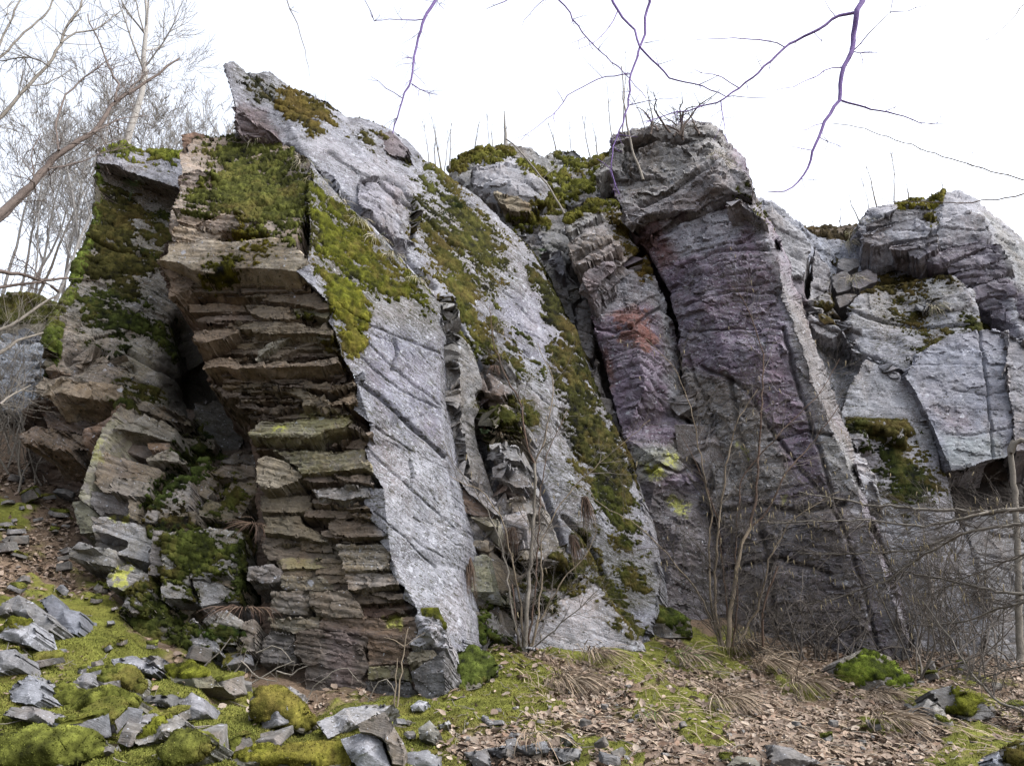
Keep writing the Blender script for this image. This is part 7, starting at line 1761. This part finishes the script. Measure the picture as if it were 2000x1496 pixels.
# loose straw combed down the slope
_P = ground_pts(1500, (1000, 1960), (1265, 1480), np.random.RandomState(66)); _r = np.random.RandomState(67)
_px, _py = proj(_P); _P = _P[_r.rand(len(_P)) < np.clip(.45 + 1.2 * fbm(_P * np.array([1, 1, 0]), .8, 3, 361), 0, 1)]
SV, SF, ST_, sb = [], [], [], 0
for q in _P:
    a = _r.normal(-.9, .5); d_ = np.array([math.cos(a), math.sin(a), 0]); L_ = _r.uniform(.10, .38); w_ = _r.uniform(.002, .004)
    bend = _r.normal(0, .25); pts = np.array([q + (d_ * t + np.array([-d_[1], d_[0], 0]) * bend * t * t) * L_ for t in (0, .33, .66, 1)])
    pts[:, 2] = gfull(pts[:, 0], pts[:, 1]) + .02 + np.array([0, .03, .03, 0]) * _r.rand()
    s_ = np.array([-d_[1], d_[0], .4]) * w_
    SV.append(np.concatenate([pts - s_, pts + s_])); i_ = np.arange(3) + sb; SF.append(np.stack([i_, i_ + 1, i_ + 5, i_ + 4], 1)); sb += 8
    ST_.append(np.tile(np.array(TAN[_r.randint(4)]) * _r.uniform(.6, 1.2), (8, 1)))
o = mesh_from('dry_straw', np.concatenate(SV), np.concatenate(SF), STRAW); set_col(o, 'tone', np.concatenate(ST_))
tag(o, 'loose dead grass straw lying down the leafy slope', 'straw', kind='stuff')
tuft('root_mat', 'red-brown mat of dead fronds on the ledge beside the layered wall, upper of two', 'dead fronds', at(492,1022,8.55), 1301, 90, .36, .9, (-.5,-.1,-.05), REDB, .003, .05, .35)
tuft('root_mat', 'red-brown mat of dead fronds hanging over the lichened block, lower of two', 'dead fronds', at(475,1185,8.4), 1302, 130, .30, 1.2, (-.1,-.1,-.2), REDB, .003, .24, .3)
tuft('root_mat', 'curtain of red-brown roots in the crack at the foot of the pale slab', 'dead fronds', at(906,1085,9.45), 1303, 260, .55, .12, (.02,-.12,-1.2), REDB, .0035, .08, .0)
tuft('root_mat', 'thin root curtain beside the hazel stem on the lit block', 'dead fronds', at(1000,1030,9.7), 1304, 120, .40, .12, (.02,-.12,-1.2), REDB, .003, .07, .0)
tuft('root_mat', 'red roots hanging down the slab above the stone pyramid, upper streak', 'dead fronds', at(1142,970,10.2), 1305, 130, .5, .10, (.22,-.15,-1.2), REDB, .0035, .05, .0)
tuft('root_mat', 'red roots hanging down the slab above the stone pyramid, lower streak', 'dead fronds', at(1118,1045,10.1), 1306, 130, .45, .10, (.25,-.15,-1.2), REDB, .0035, .05, .0)
tuft('root_mat', 'small bunch of red roots in the niche between the ribs', 'dead fronds', at(966,715,9.9), 1307, 70, .16, .4, (0,-.3,-.6), REDB, .003, .06, .1)
for i, (x, y, Y) in enumerate([(622,352,9.05),(662,392,9.15),(700,430,9.2),(735,465,9.25),(770,500,9.3),(812,545,9.35),(590,318,9.3),(500,278,9.85),(470,272,9.95)]):
    tuft('grass_tuft', 'pale grass tuft hanging along the mossy ledge under the fin' if i < 7 else 'grey-green grass tuft on the moss cap at the fin foot', 'grass tuft', at(x, y, Y), 1320 + i, 90, .26, .5, (.15,-.35,-.5), PALEG, .0028, .09, .6, 'grass tufts on the ledges')
for i, (x, y, Y) in enumerate([(1400,305,12.0),(1412,318,11.9),(1660,475,13.9),(1668,455,14.0),(1700,432,13.7),(1240,745,12.0),(1672,545,13.0),(1830,600,12.4)]):
    tuft('grass_tuft', ('dry grass tuft behind the tilted head of the broad pillar', 'pale dry grass bunch in the saddle left of the skyline block', 'dry grass tuft on a ledge of the right rock face')[0 if i < 2 else (1 if i < 5 else 2)], 'grass tuft', at(x, y, Y), 1340 + i, 80, .32, .4, (.05,-.3,-.35), PALEG, .003, .10, .8, 'grass tufts on the right cliff')
FERNP = [(.05,.085,.045), (.065,.10,.05), (.04,.07,.035)]
def fern(label, base, seed, n=9, L=.28):
    rs = np.random.RandomState(seed); V, F, T, b = [], [], [], 0
    for q in range(n):
        a = rs.uniform(0, 6.283); d = np.array([math.cos(a) * .8, math.sin(a) * .6 - .4, rs.uniform(.1, .7)])
        p = np.array(base, float); ln = L * rs.uniform(.7, 1.1)
        for k in range(14):
            d2 = d / np.linalg.norm(d); p = p + d2 * ln / 14; d = d + np.array([0, 0, -.09])
            s = np.cross(d2, [0, 0, 1]); s /= np.linalg.norm(s) + 1e-9
            w_ = ln * .20 * (1 - k / 14) ** .8
            for sg in (-1, 1):
                V.append(np.array([p, p + d2 * ln * .035, p + s * sg * w_ + d2 * ln * .05])); F.append([b, b + 1, b + 2]); b += 3
                T.append(np.tile(np.array(FERNP[rs.randint(3)]) * rs.uniform(.7, 1.3), (3, 1)))
    o = mesh_from('fern', np.concatenate(V), np.array(F), STRAW, True, None, tuple(base)); set_col(o, 'tone', np.concatenate(T))
    return tag(o, label, 'fern')
fern('blue-green fern on the mossy slope of the great slab', at(895, 408, 10.15), 1401, 14, .34)
fern('small fern at the edge of the moss strip near the gully', at(1060, 492, 11.4), 1402, 9, .3)
fern('small fern in the shaded crack between the two ribs', at(945, 848, 9.85), 1403, 9, .25)
fern('dark green fern tuft hanging from the top of the left buttress', at(262, 365, 10.6), 1404, 12, .3)

# mossy rock and bluish outcrop on the hillside far left
m = Mass('rock_outcrop', 'bluish rock outcrop half hidden by twigs at the far left edge', 'rock outcrop', T=.3, amp=.06, groove=.03, big=.2, seed=151, fac=.12, fsc=.5)
m.add([(-40,700,13.2),(0,668,13.2),(30,655,13.4),(66,648,13.6),(95,690,13.4),(84,760,12.8),(46,806,12.4),(-40,800,12.4)], pts=[(30,730,12.5)], back=(0,1.2,0), tone=(.21,.24,.27), lich=.6, dark=.6, cap=True)
m.build()
boulder('rock_outcrop', 'moss topped rock bank among trees at the far left edge', 'rock outcrop', [(-30,590),(30,572),(80,580),(110,600),(100,660),(-30,680)], 15.0, (.15,.14,.10), back=(0,1.5,0), seed=1502, lich=.2, moss=[(-40,580),(110,570),(120,620),(60,630),(-40,625)], big=.15, mt=(.06,.065,.015))
